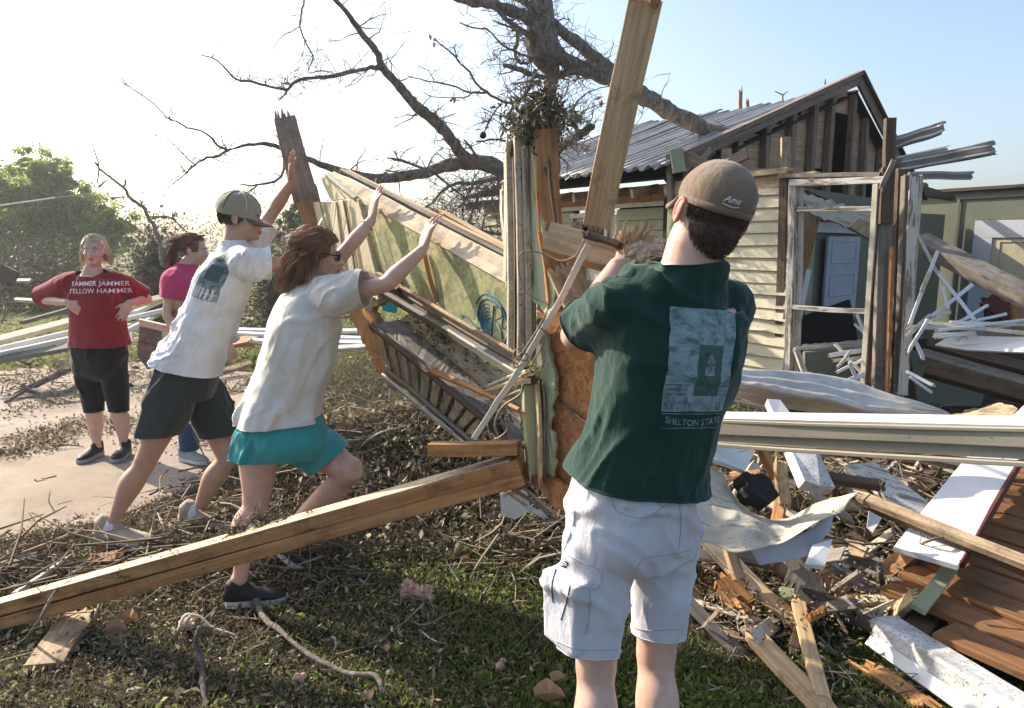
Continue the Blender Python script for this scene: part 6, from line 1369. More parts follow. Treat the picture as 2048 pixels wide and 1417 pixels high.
# ============ 1. man in green, back to the camera
def person_green():
    p = empty('person', G(1255, 1660), 'man in dark green tee and brown cap seen from behind, gripping a split timber', 'person')
    sd = V(.93, .37, 0).normalized(); sdh = V(.95, .30, 0).normalized()
    pel = J(1262, 1035, 1.76); wst = J(1290, 920, 1.76); chs = J(1338, 725, 1.78); sho = J(1352, 604, 1.76); nk = J(1380, 534, 1.76); hd = J(1422, 424, 1.74)
    shL = J(1230, 604, 1.70); shR = J(1456, 606, 1.86)
    HF = fr(V(.96, .10, -.27), V(.22, -.05, 1)); HF = fr(V(.94, .27, -.24), V(.24, -.08, 1))
    eL = J(1150, 672, 1.92); hL = J(1238, 530, 2.07); eR = J(1432, 730, 2.05); hR = J(1330, 560, 2.16)
    hipL = J(1200, 1080, 1.74); hipR = J(1330, 1075, 1.82); kL = J(1192, 1335, 1.72); kR = J(1312, 1310, 1.80); aL = G(1188, 1640, .08); aR = G(1312, 1600, .08)
    b = MB()
    torso_rings(b, [(pel - V(0, 0, .08), sdh, .15, .10), (pel, sdh, .165, .115), (wst, sd, .145, .10), (chs, sd, .165, .115), (sho, sd, .155, .095), (sho.lerp(nk, .55), sd, .085, .07), (nk, sd, .062, .060), (nk.lerp(hd, .5), sd, .060, .062)])
    b.tube([nk - V(0, 0, .05), nk, nk.lerp(hd, .45) + V(-.008, 0, 0), hd - HF[2] * .02 + V(-.006, 0, 0)], [.072, .073, .069, .066], n=18)
    arm(b, shL, eL, hL, 1.0, (.054, .050, .042, .045, .029)); arm(b, shR, eR, hR, 1.0, (.054, .050, .042, .045, .029))
    hand(b, hL, V(.62, .12, .55), V(.5, .7, -.3), V(-.2, .2, .8), 1.0, .55, .12); hand(b, hR, V(-.5, .3, .7), V(-.3, -.8, -.1), V(.5, 0, .5), 1.0, .5)
    leg(b, hipL, kL, aL, 1.0, (0, -1, 0)); leg(b, hipR, kR, aR, 1.0, (0, -1, 0)); head_geo(b, hd, HF, 1.0)
    link('body', remesh(b, .0075, 3), M['skinC'], p, smooth=True)
    X, Y_, Z = HF
    for q in (-1, 1):   # ears with rim and bowl
        e = MB(); ec = hd + X * q * .085 - Y_ * .010 - Z * .012; ef = fr(X * q, Z - Y_ * .18); P = [ec + ef[1] * math.cos(a) * .012 * (-1) + ef[2] * (math.sin(a) * .028) + X * q * (.004 + .005 * math.cos(a)) for a in np.linspace(-2.2, 2.4, 14)]
        e.tube(P, [.0048] * 14, n=8); e.ell(ec + X * q * .004, (.006, .014, .026), (X, ef[1], ef[2]), 10, 8); e.ell(ec - Z * .027 + X * q * .006, (.006, .008, .009), HF, 8, 6); link('ear', remesh(e, .0028, 3), M['ear'], p, smooth=True)
    # cropped hair
    nb = MB(); nb.ell(hd - Z * .035 - Y_ * .022, (.067, .062, .066), HF, 24, 16); nm = nb.mesh(); cut(nm, [(hd - Y_ * .03, Y_, 9)]); link('hair', nm, M['hairg'], p, smooth=True)
    strands('hair_stubble', hd - Z * .062 - Y_ * .012, HF, .78, 1500, .014, M['hairg'], p, lambda d: d.y < -.15 and -.9 < d.z < .3, flow=lambda d, t: (d.x * .3, .1, -1), r=.0009, clump=.2, segs=3, shell=1.0, seed=5)
    hm = scalp('hair', hd, HF, 1.0, M['hairg'], p, zc=-.085, yc=-.012, k=1.03)
    strands('hair_stubble', hd, HF, 1.0, 2600, .016, M['hairg'], hm, lambda d: d.y < .0 and -.97 < d.z < .1, flow=lambda d, t: (d.x * .3, .1, -1), r=.0009, clump=.2, segs=3, shell=1.0)
    cp = cap_geo(hd, HF, 1.0, M['cap'], p, None, k=1.01, hgt=.86, tilt=R(-7))
    cb = bvh_of(cp); O = hd - Y_ * .11 + Z * .026 - X * .022
    decal('cap_lettering', [textprim('Ams', .021, 0, 0, .35, .0003), ([(-.02, -.006), (.005, -.011), (.022, -.007), (.022, -.005), (.005, -.008), (-.019, -.004)], [(0, 1, 4, 5), (1, 2, 3, 4)])], cb, O, X, Z, -Y_, M['prt'], cp)
    # t-shirt
    t = MB(); up = (nk - wst).normalized(); hem = J(1276, 960, 1.77)
    torso_rings(t, [(hem - up * .17, sdh, .200, .155), (hem, sdh, .196, .152), (wst.lerp(chs, .12), sd, .172, .132), (wst.lerp(chs, .6), sd, .176, .130), (chs, sd, .190, .138), (chs.lerp(sho, .6), sd, .190, .128), (sho + V(0, 0, .012), sd, .172, .110), (sho.lerp(nk, .52), sd, .122, .098), (nk.lerp(hd, .06), sd, .089, .089), (nk.lerp(hd, .3), sd, .082, .082)])
    for sh, el, f in ((shL, eL, .66), (shR, eR, .72)):
        q = sh.lerp(el, f); tubeC(t, [sh.lerp(sho, .45), sh + V(0, 0, .0), sh.lerp(el, .4), q, sh.lerp(el, f + .12)], [.070, .070, .070, .073, .075])
    dL = (eL - shL).normalized(); dR = (eR - shR).normalized()
    ts = garment('t_shirt', t, [(hem, V(-.17, 0, -1), .6), (shL.lerp(eL, .66), dL, .13), (shR.lerp(eR, .72), dR, .13), (nk.lerp(hd, .13) , V(-.05, -.12, 1), .13)], M['tgreen'], p, .009, .004,
        [dict(amp=.010, scale=7, axis=V(1, 0, -.5), seed=2, stretch=.3, gain=lambda q: .35 + 1.3 * abs(q.z - 1.27) + .9 * max(0, 1 - (q - shL).length / .22)), dict(amp=.006, scale=11, axis=V(.5, 0, 1), seed=8, stretch=.25, gain=lambda q: .4 + max(0, 1.25 - q.z) * 2)], 5)
    hb = MB(); 
    bv = bvh_of(ts); N = V(sd.y, -sd.x, 0).normalized(); O = J(1392, 712, 1.66)
    Nn = (N + V(0, 0, .05)).normalized(); yy = V(.10, .0, 1).normalized() ; yy = (yy - Nn * yy.dot(Nn)).normalized(); xx = yy.cross(Nn); 
    O = J(1400, 722, 1.66); g1 = decal('back_print', [grid2(-.092, -.125, .092, .125, 26, 32)], bv, O, xx, yy, Nn, M['print'], ts)
    g2 = decal('print_doorway', [grid2(-.012, -.085, .060, .035, 10, 16)], bv, O, xx, yy, Nn, M['printd'], g1, .0035)
    decal('print_figure', [grid2(.010, -.035, .038, -.012, 5, 4), ([(.024 + .011 * math.cos(a), .002 + .015 * math.sin(a)) for a in np.linspace(0, 6.28, 13)[:-1]], [tuple(range(12))])], bv, O, xx, yy, Nn, M['print'], g2, .0045)
    decal('print_lines', [grid2(-.09, -.060 - k * .012, -.03, -.058 - k * .012, 8, 1) for k in range(3)] + [grid2(.02, -.062 - k * .011, .088, -.060 - k * .011, 8, 1) for k in range(2)] + [grid2(-.014, .036, .062, .039, 8, 1)], bv, O, xx, yy, Nn, M['printd'], g1, .0035)
    decal('print_crowd', [grid2(x, -.122, x + .012, -.095 + random.uniform(-.012, .016), 2, 3) for x in np.arange(-.088, .075, .017)], bv, O, xx, yy, Nn, M['printp'], g1, .0035)
    decal('back_lettering', [textprim('SHELTON STATE', .0225, .004, -.152, 0, .0002, curve=lambda x: 1.2 * x * x - .008), grid2(-.09, -.131, .09, -.1295, 24, 1), grid2(-.086, -.166, .07, -.1645, 24, 1)], bv, O, xx, yy, Nn, M['print'], g1)
    # shorts
    s = MB(); kk = .96
    torso_rings(s, [(pel + V(0, 0, .20), sdh, .150, .105), (pel + V(0, 0, .11), sdh, .158, .118), (pel, sdh, .172, .135), (pel - V(0, 0, .07), sdh, .165, .128), (pel - V(0, 0, .12), sdh, .12, .10)])
    endL = J(1177, 1292, 1.70); endR = J(1318, 1258, 1.80)
    tubeC(s, [hipL + V(0, 0, .02), hipL.lerp(endL, .35), hipL.lerp(endL, .75), endL, endL + (endL - hipL).normalized() * .03], [.096, .095, .089, .084, .084]); tubeC(s, [hipR + V(0, 0, .02), hipR.lerp(endR, .35), hipR.lerp(endR, .75), endR, endR + (endR - hipR).normalized() * .03], [.094, .090, .086, .082, .080])
    # cargo pocket on the left leg, back pocket flap
    side = -sdh; pk = hipL.lerp(endL, .62) + side * .082 + V(0, -.02, 0)
    s.box(pk, frame(V(0, 0, 1), side + V(0, -.35, 0)), (.085, .065, .020)); s.box(pk + V(0, 0, .085), frame(V(0, 0, 1), side + V(0, -.35, 0)), (.022, .070, .027))
    s.box(J(1290, 1010, 1.632), frame(sdh + V(0, 0, -.1), V(.3, -1, .1)), (.062, .012, .008)); s.box(J(1294, 1035, 1.640), frame(sdh + V(0, 0, -.1), V(.3, -1, .1)), (.058, .030, .004))
    dn = (endL - hipL).normalized(); dn2 = (endR - hipR).normalized()
    sh_ = garment('cargo_shorts', s, [(pel + V(0, 0, .155), V(0, 0, 1), .5), (endL, dn, .15), (endR, dn2, .125)], M['swhite'], p, .0085, .004,
        [dict(amp=.008, scale=7, axis=V(.8, 0, -.7), seed=4, stretch=.3), dict(amp=.007, scale=6, axis=V(.6, 0, 1), seed=14, stretch=.2, gain=lambda q: max(0, .85 - q.z) * 3)], 3)
    bvs = bvh_of(sh_)
    def seam(pts, w=.0022, nm='seam', m='printp'):
        P = catmull([tuple(W(*q)) for q in pts], 6); cb_ = MB(); o = []
        for q in P:
            q = V(*q); d = (q - CAMP).normalized(); h = bvs.ray_cast(CAMP, d)
            if h[0] is not None and (h[0] - q).length < .35: o.append(h[0] - d * .001)
        if len(o) > 2: cb_.tube(o, w, n=5); link(nm, cb_.mesh(), M[m], sh_, smooth=True)
    M['seam'] = plain('seam_thread', (.42, .42, .47), .95, .2, 20, 0)
    for pts in ([(1118, 1105, 1.6), (1150, 1118, 1.6), (1200, 1142, 1.6)], [(1204, 1142, 1.6), (1200, 1170, 1.6), (1185, 1180, 1.6), (1150, 1168, 1.6)], [(1180, 1180, 1.6), (1178, 1230, 1.6), (1172, 1268, 1.6)], [(1222, 990, 1.6), (1280, 1000, 1.6), (1340, 1004, 1.6)], [(1222, 996, 1.6), (1236, 1024, 1.6), (1290, 1036, 1.6), (1330, 1012, 1.6)], [(1262, 1170, 1.6), (1285, 1120, 1.6), (1340, 1110, 1.6), (1385, 1100, 1.6)], [(1358, 1000, 1.6), (1362, 1050, 1.6), (1356, 1110, 1.6)], [(1112, 1282, 1.6), (1160, 1300, 1.6), (1235, 1300, 1.6)], [(1262, 1254, 1.6), (1300, 1262, 1.6), (1372, 1258, 1.6)], [(1150, 1010, 1.6), (1146, 1050, 1.6), (1128, 1100, 1.6)]):
        seam(pts, .0012, 'seam', 'seam')
    seam([(1140, 1172, 1.6), (1134, 1200, 1.6), (1122, 1240, 1.6)], .0016, 'pocket_cord', 'shoek'); seam([(1112, 1138, 1.6), (1104, 1170, 1.6), (1106, 1205, 1.6)], .0016, 'pocket_cord', 'shoek')
    O = J(1126, 1128, 1.6); d = (O - CAMP).normalized(); lbX = V(.9, 0, -.42).normalized(); lbY = V(.42, 0, .9).normalized()
    lab = decal('pocket_label', [grid2(-.012, -.009, .012, .009, 4, 3)], bvs, O, lbX, lbY, -d, M['shoek'], sh_, .002); decal('label_lettering', [grid2(-.008, .003, .008, .0045, 3, 1), grid2(-.008, -.001, .009, .0005, 3, 1), grid2(-.008, -.005, .005, -.0038, 3, 1)], bvs, O, lbX, lbY, -d, M['prt'], lab, .003)
    for a, n_ in ((aL, 0), (aR, 1)): shoe('shoe', V(a.x, a.y - .07, .02), V(a.x + .0, a.y + .22, .02), M['shoeb'], M['soleb'], p, 1.05, lace=M['prt'])
person_green()

# ============ 2. man in white tee and cap, pushing
def person_cap():
    p = empty('person', G(320, 1085), 'man in white tee, grey shorts and mesh cap leaning forward and pushing with both arms', 'person')
    sdh = V(.28, -.96, 0).normalized(); sds = V(.35, -.93, .0).normalized()   # right side faces the camera; he faces right/away
    pel = J(372, 752, 3.62); wst = J(398, 690, 3.62); chs = J(440, 585, 3.64); sho = J(468, 520, 3.66); nk = J(468, 488, 3.66); hd = J(480, 438, 3.66)
    shR = J(495, 528, 3.48); shL = J(500, 492, 3.84); eR = J(566, 528, 3.55); hR = J(632, 470, 3.72); eL = J(548, 420, 3.95); hL = J(583, 366, 3.90)
    HF = fr(V(.22, -.97, 0), V(.05, .0, 1)); HF = fr(V(.16, -.98, .0), V(.12, .02, 1))
    hipR = J(352, 790, 3.53); hipL = J(405, 790, 3.72); kR = J(290, 925, 3.50); kL = J(455, 915, 3.68); aR = J(222, 1050, 3.42); aL = J(390, 1033, 3.62); aR.z = max(aR.z, .11); aL.z = max(aL.z, .11)
    b = MB(); torso_rings(b, [(pel - V(0, 0, .08), sdh, .14, .10), (pel, sdh, .165, .125), (wst, sdh, .150, .115), (chs, sds, .17, .125), (sho, sds, .155, .095), (sho.lerp(nk, .6), sds, .085, .07), (nk.lerp(hd, .3), sds, .058, .058)])
    b.tube([nk - V(.02, 0, .03), nk, hd - HF[2] * .05 - HF[1] * .015], [.062, .058, .056], n=16)
    arm(b, shR, eR, hR, .95); arm(b, shL, eL, hL, .95)
    hand(b, hL, V(.06, .0, 1), V(1, .0, .0), V(-.3, -.9, .1), 1.0, .12, .15); hand(b, hR, V(.4, .2, .9), V(.8, .3, -.2), V(-.3, .9, .1), 1.0, .2, .15)
    leg(b, hipR, kR, aR, 1.0, V(-.8, 0, -.3)); leg(b, hipL, kL, aL, 1.0, V(-.8, 0, -.2)); head_geo(b, hd, HF, 1.0, 1.05)
    link('body', remesh(b, .008, 3), M['skinB'], p, smooth=True); face_bits(hd, HF, 1.0, p)
    X, Y_, Z = HF
    hm = scalp('hair', hd, HF, 1.0, M['haird'], p, zc=-.02, yc=.03, k=1.03); strands('hair_strands', hd, HF, 1.0, 500, .03, M['haird'], hm, lambda d: d.y < .2 and -.5 < d.z < .15, flow=lambda d, t: (0, -.2, -1), r=.0013, segs=3, shell=1.0)
    cp = cap_geo(hd, HF, 1.0, M['capm'], p, None, k=1.03, hgt=1.0, tilt=R(6), brim_m=M['capc'])
    cc = hd + Z * .038 - Y_ * .010
    for a in (0, 60, 120):
        m = MB(); P = [cc + (X * math.cos(R(a + 30)) * .091 + Y_ * math.sin(R(a + 30)) * .112) * math.cos(t) + Z * .102 * math.sin(t) for t in np.linspace(.05, math.pi - .05, 16)]; m.tube(P, .0035, n=6); link('cap_seam', m.mesh(), M['cream'] if a == 0 else M['capc'], cp, smooth=True)
    t = MB(); hem = J(372, 742, 3.62)
    hemv = (hem - chs).normalized()
    torso_rings(t, [(hem + hemv * .2, sdh, .205, .180), (hem, sdh, .202, .176), (wst, sdh, .182, .148), (chs.lerp(wst, .4), sds, .182, .140), (chs, sds, .190, .143), (chs.lerp(sho, .6), sds, .188, .128), (sho, sds, .165, .105), (sho.lerp(nk, .6), sds, .10, .082), (nk.lerp(hd, .18), sds, .066, .066), (nk.lerp(hd, .45), sds, .064, .062)])
    for sh, el, f in ((shR, eR, .62), (shL, eL, .55)): tubeC(t, [sh.lerp(sho, .5), sh, sh.lerp(el, .35), sh.lerp(el, f), sh.lerp(el, f + .08)], [.085, .080, .078, .082, .084])
    ts = garment('t_shirt', t, [(J(372, 732, 3.62), V(-.25, 0, -1), .6), (shR.lerp(eR, .62), (eR - shR), .17), (shL.lerp(eL, .55), (eL - shL), .16), (nk.lerp(hd, .14), V(.0, -.05, 1), .10)], M['twhite'], p, .0095, .004,
        [dict(amp=.014, scale=6, axis=V(.9, -.2, .35), seed=5, stretch=.3, gain=lambda q: (.5 + .9 * max(0, 1 - abs(q.z - 1.1) / .3)) * min(1, max(.12, (q.z - .93) / .14))), dict(amp=.007, scale=11, axis=V(.5, 0, 1), seed=3, stretch=.3)], 5)
    bv = bvh_of(ts); O = J(398, 548, 3.4); N = V(-.55, -.83, .12).normalized(); yy = V(.32, -.1, 1); yy = (yy - N * yy.dot(N)).normalized(); xx = yy.cross(N)
    g1 = decal('back_print', [grid2(-.055, -.13, .045, .12, 14, 24)], bv, O, xx, yy, N, M['printp'], ts)
    decal('print_figure', [grid2(-.03, -.03, .03, .05, 6, 8), grid2(-.045, .07, .0, .105, 5, 4)], bv, O, xx, yy, N, M['printd'], g1, .004)
    decal('print_lines', [grid2(-.05 + .014 * k, -.125, -.043 + .014 * k, -.07, 1, 6) for k in range(6)] + [grid2(-.052, -.098, .04, -.094, 8, 1)], bv, O, xx, yy, N, M['prt'], g1, .004)
    s = MB(); torso_rings(s, [(pel + V(.05, 0, .13), sdh, .155, .12), (pel + V(.02, 0, .05), sdh, .172, .142), (pel - V(0, 0, .03), sdh, .182, .155), (pel - V(0, 0, .12), sdh, .15, .13)])
    eR_ = J(315, 868, 3.52); eL_ = J(440, 868, 3.70)
    tubeC(s, [hipR + V(0, 0, .04), hipR.lerp(eR_, .4), eR_, eR_ + (eR_ - hipR).normalized() * .03], [.115, .118, .108, .105]); tubeC(s, [hipL + V(0, 0, .04), hipL.lerp(eL_, .4), eL_, eL_ + (eL_ - hipL).normalized() * .03], [.115, .115, .105, .10])
    garment('shorts', s, [(pel + V(.03, 0, .09), V(.2, 0, 1), .5), (eR_, V(.05, 0, -1), .15), (eL_, V(.1, 0, -1), .15)], M['sgrey'], p, .010, .004, [dict(amp=.012, scale=6, axis=V(.3, 0, 1), seed=9, stretch=.25)], 5)
    for a, hx, tx, Yh, pit in ((aR, 182, 300, 3.42, .0), (aL, 362, 455, 3.60, .0)):
        h = G(hx, 1088 if hx < 300 else 1072); tt = G(tx, 1098 if hx < 300 else 1082); h.z = .02; tt.z = .02; dd = (tt - h).normalized(); h = V(a.x, a.y, .0) - dd * .07; h.z = .05; h -= dd * .02; tt = h + dd * .335; tt.z = .045
        s_ = shoe('shoe', h, tt, M['shoeb'], M['soleb'], p, 1.22, lace=M['cream'], mark=True)
        k = MB(); k.tube([V(a.x, a.y, .10), V(a.x, a.y, .15) + (V(0, 0, 0))], [.045, .042], n=14); link('sock', k.mesh(), M['sock'], p, smooth=True)
person_cap()

# ============ 3. woman in white tee and teal shorts, pushing
def person_teal():
    p = empty('person', G(495, 1200), 'woman in white tee and teal shorts with sunglasses, lunging forward and pushing the panel', 'person')
    sdh = V(.42, -.9, 0).normalized(); sds = V(.45, -.89, -.02).normalized()
    pel = J(575, 862, 2.98); wst = J(580, 770, 2.98); chs = J(608, 665, 2.98); sho = J(622, 590, 2.99); nk = J(618, 560, 3.0); hd = J(634, 508, 2.99)
    shR = J(676, 592, 2.84); shL = J(640, 562, 3.16); eR = J(772, 568, 2.80); hR = J(846, 500, 2.84); eL = J(700, 492, 3.16); hL = J(744, 440, 3.22)
    HF = fr(V(.24, -.95, -.03), V(.20, .02, 1))
    hipR = J(520, 890, 2.93); hipL = J(618, 890, 3.06); kR = J(512, 1000, 2.90); kL = J(702, 942, 2.97); aR = J(478, 1160, 2.84); aL = J(556, 1082, 3.22)
    b = MB(); torso_rings(b, [(pel - V(0, 0, .08), sdh, .15, .11), (pel, sdh, .175, .13), (wst, sdh, .140, .115), (chs, sds, .150, .125), (sho, sds, .135, .085), (sho.lerp(nk, .6), sds, .075, .06), (nk.lerp(hd, .3), sds, .050, .050)])
    b.tube([nk - V(.02, 0, .03), nk, hd - HF[2] * .05 - HF[1] * .01], [.054, .05, .048], n=16)
    arm(b, shR, eR, hR, .90); arm(b, shL, eL, hL, .86)
    hand(b, hR, V(.12, .10, 1) + V(.15, .1, 0), V(.75, .5, -.1), V(-.8, -.1, .3), .94, .30, .25); hand(b, hL, V(.15, .10, 1), V(.75, .5, -.1), V(-.8, -.2, .3), .94, .25, .22)
    leg(b, hipR, kR, aR, 1.04, V(-.9, -.2, 0)); leg(b, hipL, kL, aL, 1.04, V(0, 0, -1)); head_geo(b, hd, HF, .94, .9)
    link('body', remesh(b, .0075, 3), M['skinA'], p, smooth=True); face_bits(hd, HF, .94, p, eyes=True)
    X, Y_, Z = HF; s_ = .94; L = lambda x, y, z: hd + X * x * s_ + Y_ * y * s_ + Z * z * s_
    g = MB()
    for q in (-1, 1): g.ell(L(q * .033, .097, .004), (.025, .005, .017), fr(X + Y_ * -.25 * q, Z), 14, 8); g.tube([L(q * .058, .088, .010), L(q * .078, .05, .010), L(q * .084, -.02, .006)], .0025, n=6)
    g.tube([L(-.01, .102, .008), L(.01, .102, .008)], .003, n=6); link('sunglasses', g.mesh(), M['black'], p, smooth=True)
    hm = scalp('hair', hd, HF, .94, M['hairb'], p, zc=-.05, yc=.045, k=1.05)
    strands('hair_strands', hd, HF, .94, 4200, .19, M['hairb'], hm, lambda d: (d.y < -.12 or d.z > .5) and d.z > -.25, flow=lambda d, t: (-.30 - .1 * t, 0, -1.0) if d.y < .15 else tuple(Y_ * (-.9) + X * math.copysign(.5, d.x) + V(0, 0, -.5)), r=.0012, clump=.3, out=.14, seed=4, segs=9, shell=1.05)
    bc = MB(); d = (hR - eR).normalized(); d2 = (hL - eL).normalized(); q = hL - d2 * .035; u = d2.orthogonal().normalized(); v = d2.cross(u); bc.tube([q + (u * math.cos(a) + v * math.sin(a)) * .031 for a in np.linspace(0, 6.28, 20)], .0035, n=6); link('bracelet', bc.mesh(), M['sheet'], p, smooth=True)
    q = hR - d * .02
    t = MB(); hem = J(560, 838, 2.97)
    torso_rings(t, [(hem - V(0, 0, .16), sdh, .20, .185), (hem, sdh, .196, .178), (wst - V(.015, 0, .03), sdh, .176, .152), (wst.lerp(chs, .5), sdh, .174, .148), (chs, sds, .178, .150), (chs.lerp(sho, .6), sds, .172, .130), (sho, sds, .148, .10), (sho.lerp(nk, .6), sds, .09, .075), (nk.lerp(hd, .15), sds, .062, .062), (nk.lerp(hd, .4), sds, .06, .06)])
    for sh, el, f in ((shR, eR, .58), (shL, eL, .5)): tubeC(t, [sh.lerp(sho, .5), sh, sh.lerp(el, .35), sh.lerp(el, f), sh.lerp(el, f + .08)], [.088, .080, .076, .078, .080])
    garment('t_shirt', t, [(hem, V(.05, .0, -1), .6), (shR.lerp(eR, .58), (eR - shR) + V(0, 0, -.05), .16), (shL.lerp(eL, .5), (eL - shL), .16), (nk.lerp(hd, .10), V(.0, -.05, 1), .09)], M['twhite2'], p, .0095, .004,
        [dict(amp=.016, scale=5.0, axis=V(.55, 0, 1), seed=15, stretch=.22, gain=lambda q: .5 + .9 * max(0, 1 - abs(q.z - .95) / .3)), dict(amp=.009, scale=8, axis=V(1, 0, .5), seed=7, stretch=.3, gain=lambda q: .3 + 1.2 * max(0, 1 - (q - shR).length / .3))], 5)
    s = MB(); torso_rings(s, [(pel + V(0, 0, .12), sdh, .16, .13), (pel + V(0, 0, .04), sdh, .185, .155), (pel - V(0, 0, .04), sdh, .19, .165), (pel - V(0, 0, .11), sdh, .15, .13)])
    e1 = J(512, 915, 2.92); e2 = J(632, 905, 3.03)
    tubeC(s, [hipR + V(0, 0, .06), hipR, e1, e1 - V(0, 0, .05)], [.11, .112, .108, .105]); tubeC(s, [hipL + V(-.03, 0, .05), hipL, hipL.lerp(kL, .45), hipL.lerp(kL, .58)], [.115, .115, .110, .105])
    garment('shorts', s, [(pel + V(0, 0, .08), V(0, 0, 1), .5), (e1, V(-.05, 0, -1), .14), (hipL.lerp(kL, .48) + V(0, 0, -.01), V(.75, 0, -.9), .15)], M['steal'], p, .0095, .004, [dict(amp=.011, scale=7, axis=V(.2, 0, 1), seed=19, stretch=.3)], 4)
    h = V(aR.x - .06, aR.y, .03); shoe('shoe', h + V(.0, -.02, 0), h + V(.24, .06, -.01), M['shoek'], M['solew'], p, .98, lace=M['prt'])
    h = J(535, 1092, 3.24); tt = J(592, 1132, 3.16); shoe('shoe', h, h + (tt - h).normalized() * .235, M['shoek'], M['solew'], p, .95, up=V(.55, .1, .8), lace=M['prt'])
person_teal()

# ============ 4. woman in red tee, hands on hips
def person_red():
    p = empty('person', G(218, 912), 'blond woman in dark red lettered tee and black capris standing with hands on hips', 'person')
    Y0 = 5.05; sd = V(-.97, .22, 0).normalized()   # facing the camera, turned a little to the right
    pel = J(200, 712, Y0); wst = J(197, 645, Y0); chs = J(190, 585, Y0); sho = J(186, 562, Y0); nk = J(186, 545, Y0); hd = J(188, 503, Y0 - .02)
    HF = fr(V(-.96, -.28, 0), V(.02, 0, 1))
    shL = J(135, 568, Y0 - .0); shR = J(240, 568, Y0 + .05); eL = J(76, 598, Y0 + .10); hL = J(135, 606, Y0 - .13); eR = J(296, 598, Y0 + .16); hR = J(259, 607, Y0 - .08)
    hl = J(178, 735, Y0); hr = J(228, 735, Y0); kl = J(184, 815, Y0 - .03); kr = J(236, 815, Y0 - .01); al = G(187, 880, .09); ar = G(242, 876, .09); al = V(kl.x, kl.y + .02, .09); ar = V(kr.x + .01, kr.y + .02, .09)
    b = MB(); torso_rings(b, [(pel - V(0, 0, .08), sd, .16, .11), (pel, sd, .185, .125), (wst, sd, .15, .11), (chs, sd, .16, .12), (sho, sd, .15, .085), (sho.lerp(nk, .6), sd, .08, .06), (nk.lerp(hd, .3), sd, .05, .05)])
    b.tube([nk - V(0, 0, .03), nk, hd - HF[2] * .05], [.052, .048, .048], n=14)
    arm(b, shL, eL, hL, .86); arm(b, shR, eR, hR, .86)
    hand(b, hL, V(.8, -.05, -.6), V(.1, 1, 0), V(.5, -.1, .8), .9, .15); hand(b, hR, V(-.5, -.05, -.8), V(-.2, 1, 0), V(-.6, -.1, .6), .9, .15)
    leg(b, hl, kl, al, 1.0, (0, 1, 0)); leg(b, hr, kr, ar, 1.0, (0, 1, 0)); head_geo(b, hd, HF, .94, .95)
    link('body', remesh(b, .008, 3), M['skinA'], p, smooth=True); face_bits(hd, HF, .94, p)
    X, Y_, Z = HF
    hm = scalp('hair', hd, HF, .94, M['hairy'], p, zc=-.03, yc=.045, k=1.06)
    strands('hair_strands', hd, HF, .94, 2200, .11, M['hairy'], hm, lambda d: (d.y < .15 or d.z > .6) and d.z > -.3, flow=lambda d, t: (-math.copysign(.12, d.x), .25, -1.0) if d.z < .6 else (d.x * .9, .9, -.25), r=.0015, clump=.4, out=.10, seed=14, segs=8, shell=1.05)
    t = MB(); hem = J(200, 690, Y0)
    torso_rings(t, [(hem - V(0, 0, .10), sd, .225, .17), (hem, sd, .215, .165), (wst, sd, .188, .145), (wst.lerp(chs, .6), sd, .185, .145), (chs, sd, .185, .14), (sho, sd, .17, .105), (sho.lerp(nk, .6), sd, .10, .08), (nk.lerp(hd, .15), sd, .065, .065), (nk.lerp(hd, .4), sd, .06, .06)])
    for sh, el, f in ((shL, eL, .86), (shR, eR, .86)): tubeC(t, [sh.lerp(sho, .5), sh, sh.lerp(el, .5), sh.lerp(el, f), sh.lerp(el, f + .12)], [.085, .082, .078, .080, .080])
    ts = garment('t_shirt', t, [(hem, V(0, 0, -1), .6), (shL.lerp(eL, .86), (eL - shL), .15), (shR.lerp(eR, .86), (eR - shR), .15), (nk.lerp(hd, .02), V(.0, -.4, 1), .10)], M['tred'], p, .012, .005, [dict(amp=.007, scale=5, axis=V(.3, 0, 1), seed=25, stretch=.25)], 5)
    bv = bvh_of(ts); N = V(.20, -.97, .05).normalized(); O = J(196, 572, Y0 - .1); xx = V(.97, .2, 0)
    yy = V(0, 0, 1); decal('shirt_lettering', [textprim('RAMMER JAMMER', .047, 0, 0, 0, .0003), textprim('YELLOW HAMMER', .047, 0, -.052, 0, .0003)], bv, O, xx, yy, N, M['prt'], ts, .010)
    s = MB(); torso_rings(s, [(pel + V(0, 0, .14), sd, .19, .14), (pel, sd, .195, .145), (pel - V(0, 0, .07), sd, .188, .140), (pel - V(0, 0, .12), sd, .175, .130), (pel - V(0, 0, .17), sd, .13, .09)])
    e1 = J(188, 822, Y0 - .02); e2 = J(238, 822, Y0)
    tubeC(s, [hl + V(0, 0, .08), hl.lerp(e1, .45), e1, e1 - V(0, 0, .07)], [.104, .088, .070, .068]); tubeC(s, [hr + V(0, 0, .08), hr.lerp(e2, .45), e2, e2 - V(0, 0, .07)], [.104, .088, .070, .068])
    garment('capri_trousers', s, [(e1, V(0, 0, -1), .17), (e2, V(0, 0, -1), .17), (pel + V(0, 0, .09), V(0, 0, 1), .5)], M['pblack'], p, .011, .004, [dict(amp=.007, scale=8, axis=V(0, 0, 1), seed=2, stretch=.3)], 4)
    for a, dx in ((al, -.03), (ar, .03)): shoe('shoe', V(a.x, a.y + .05, .02), V(a.x + dx, a.y - .19, .02), M['shoek'], M['soleb'], p, 1.0, lace=M['prt'])
person_red()

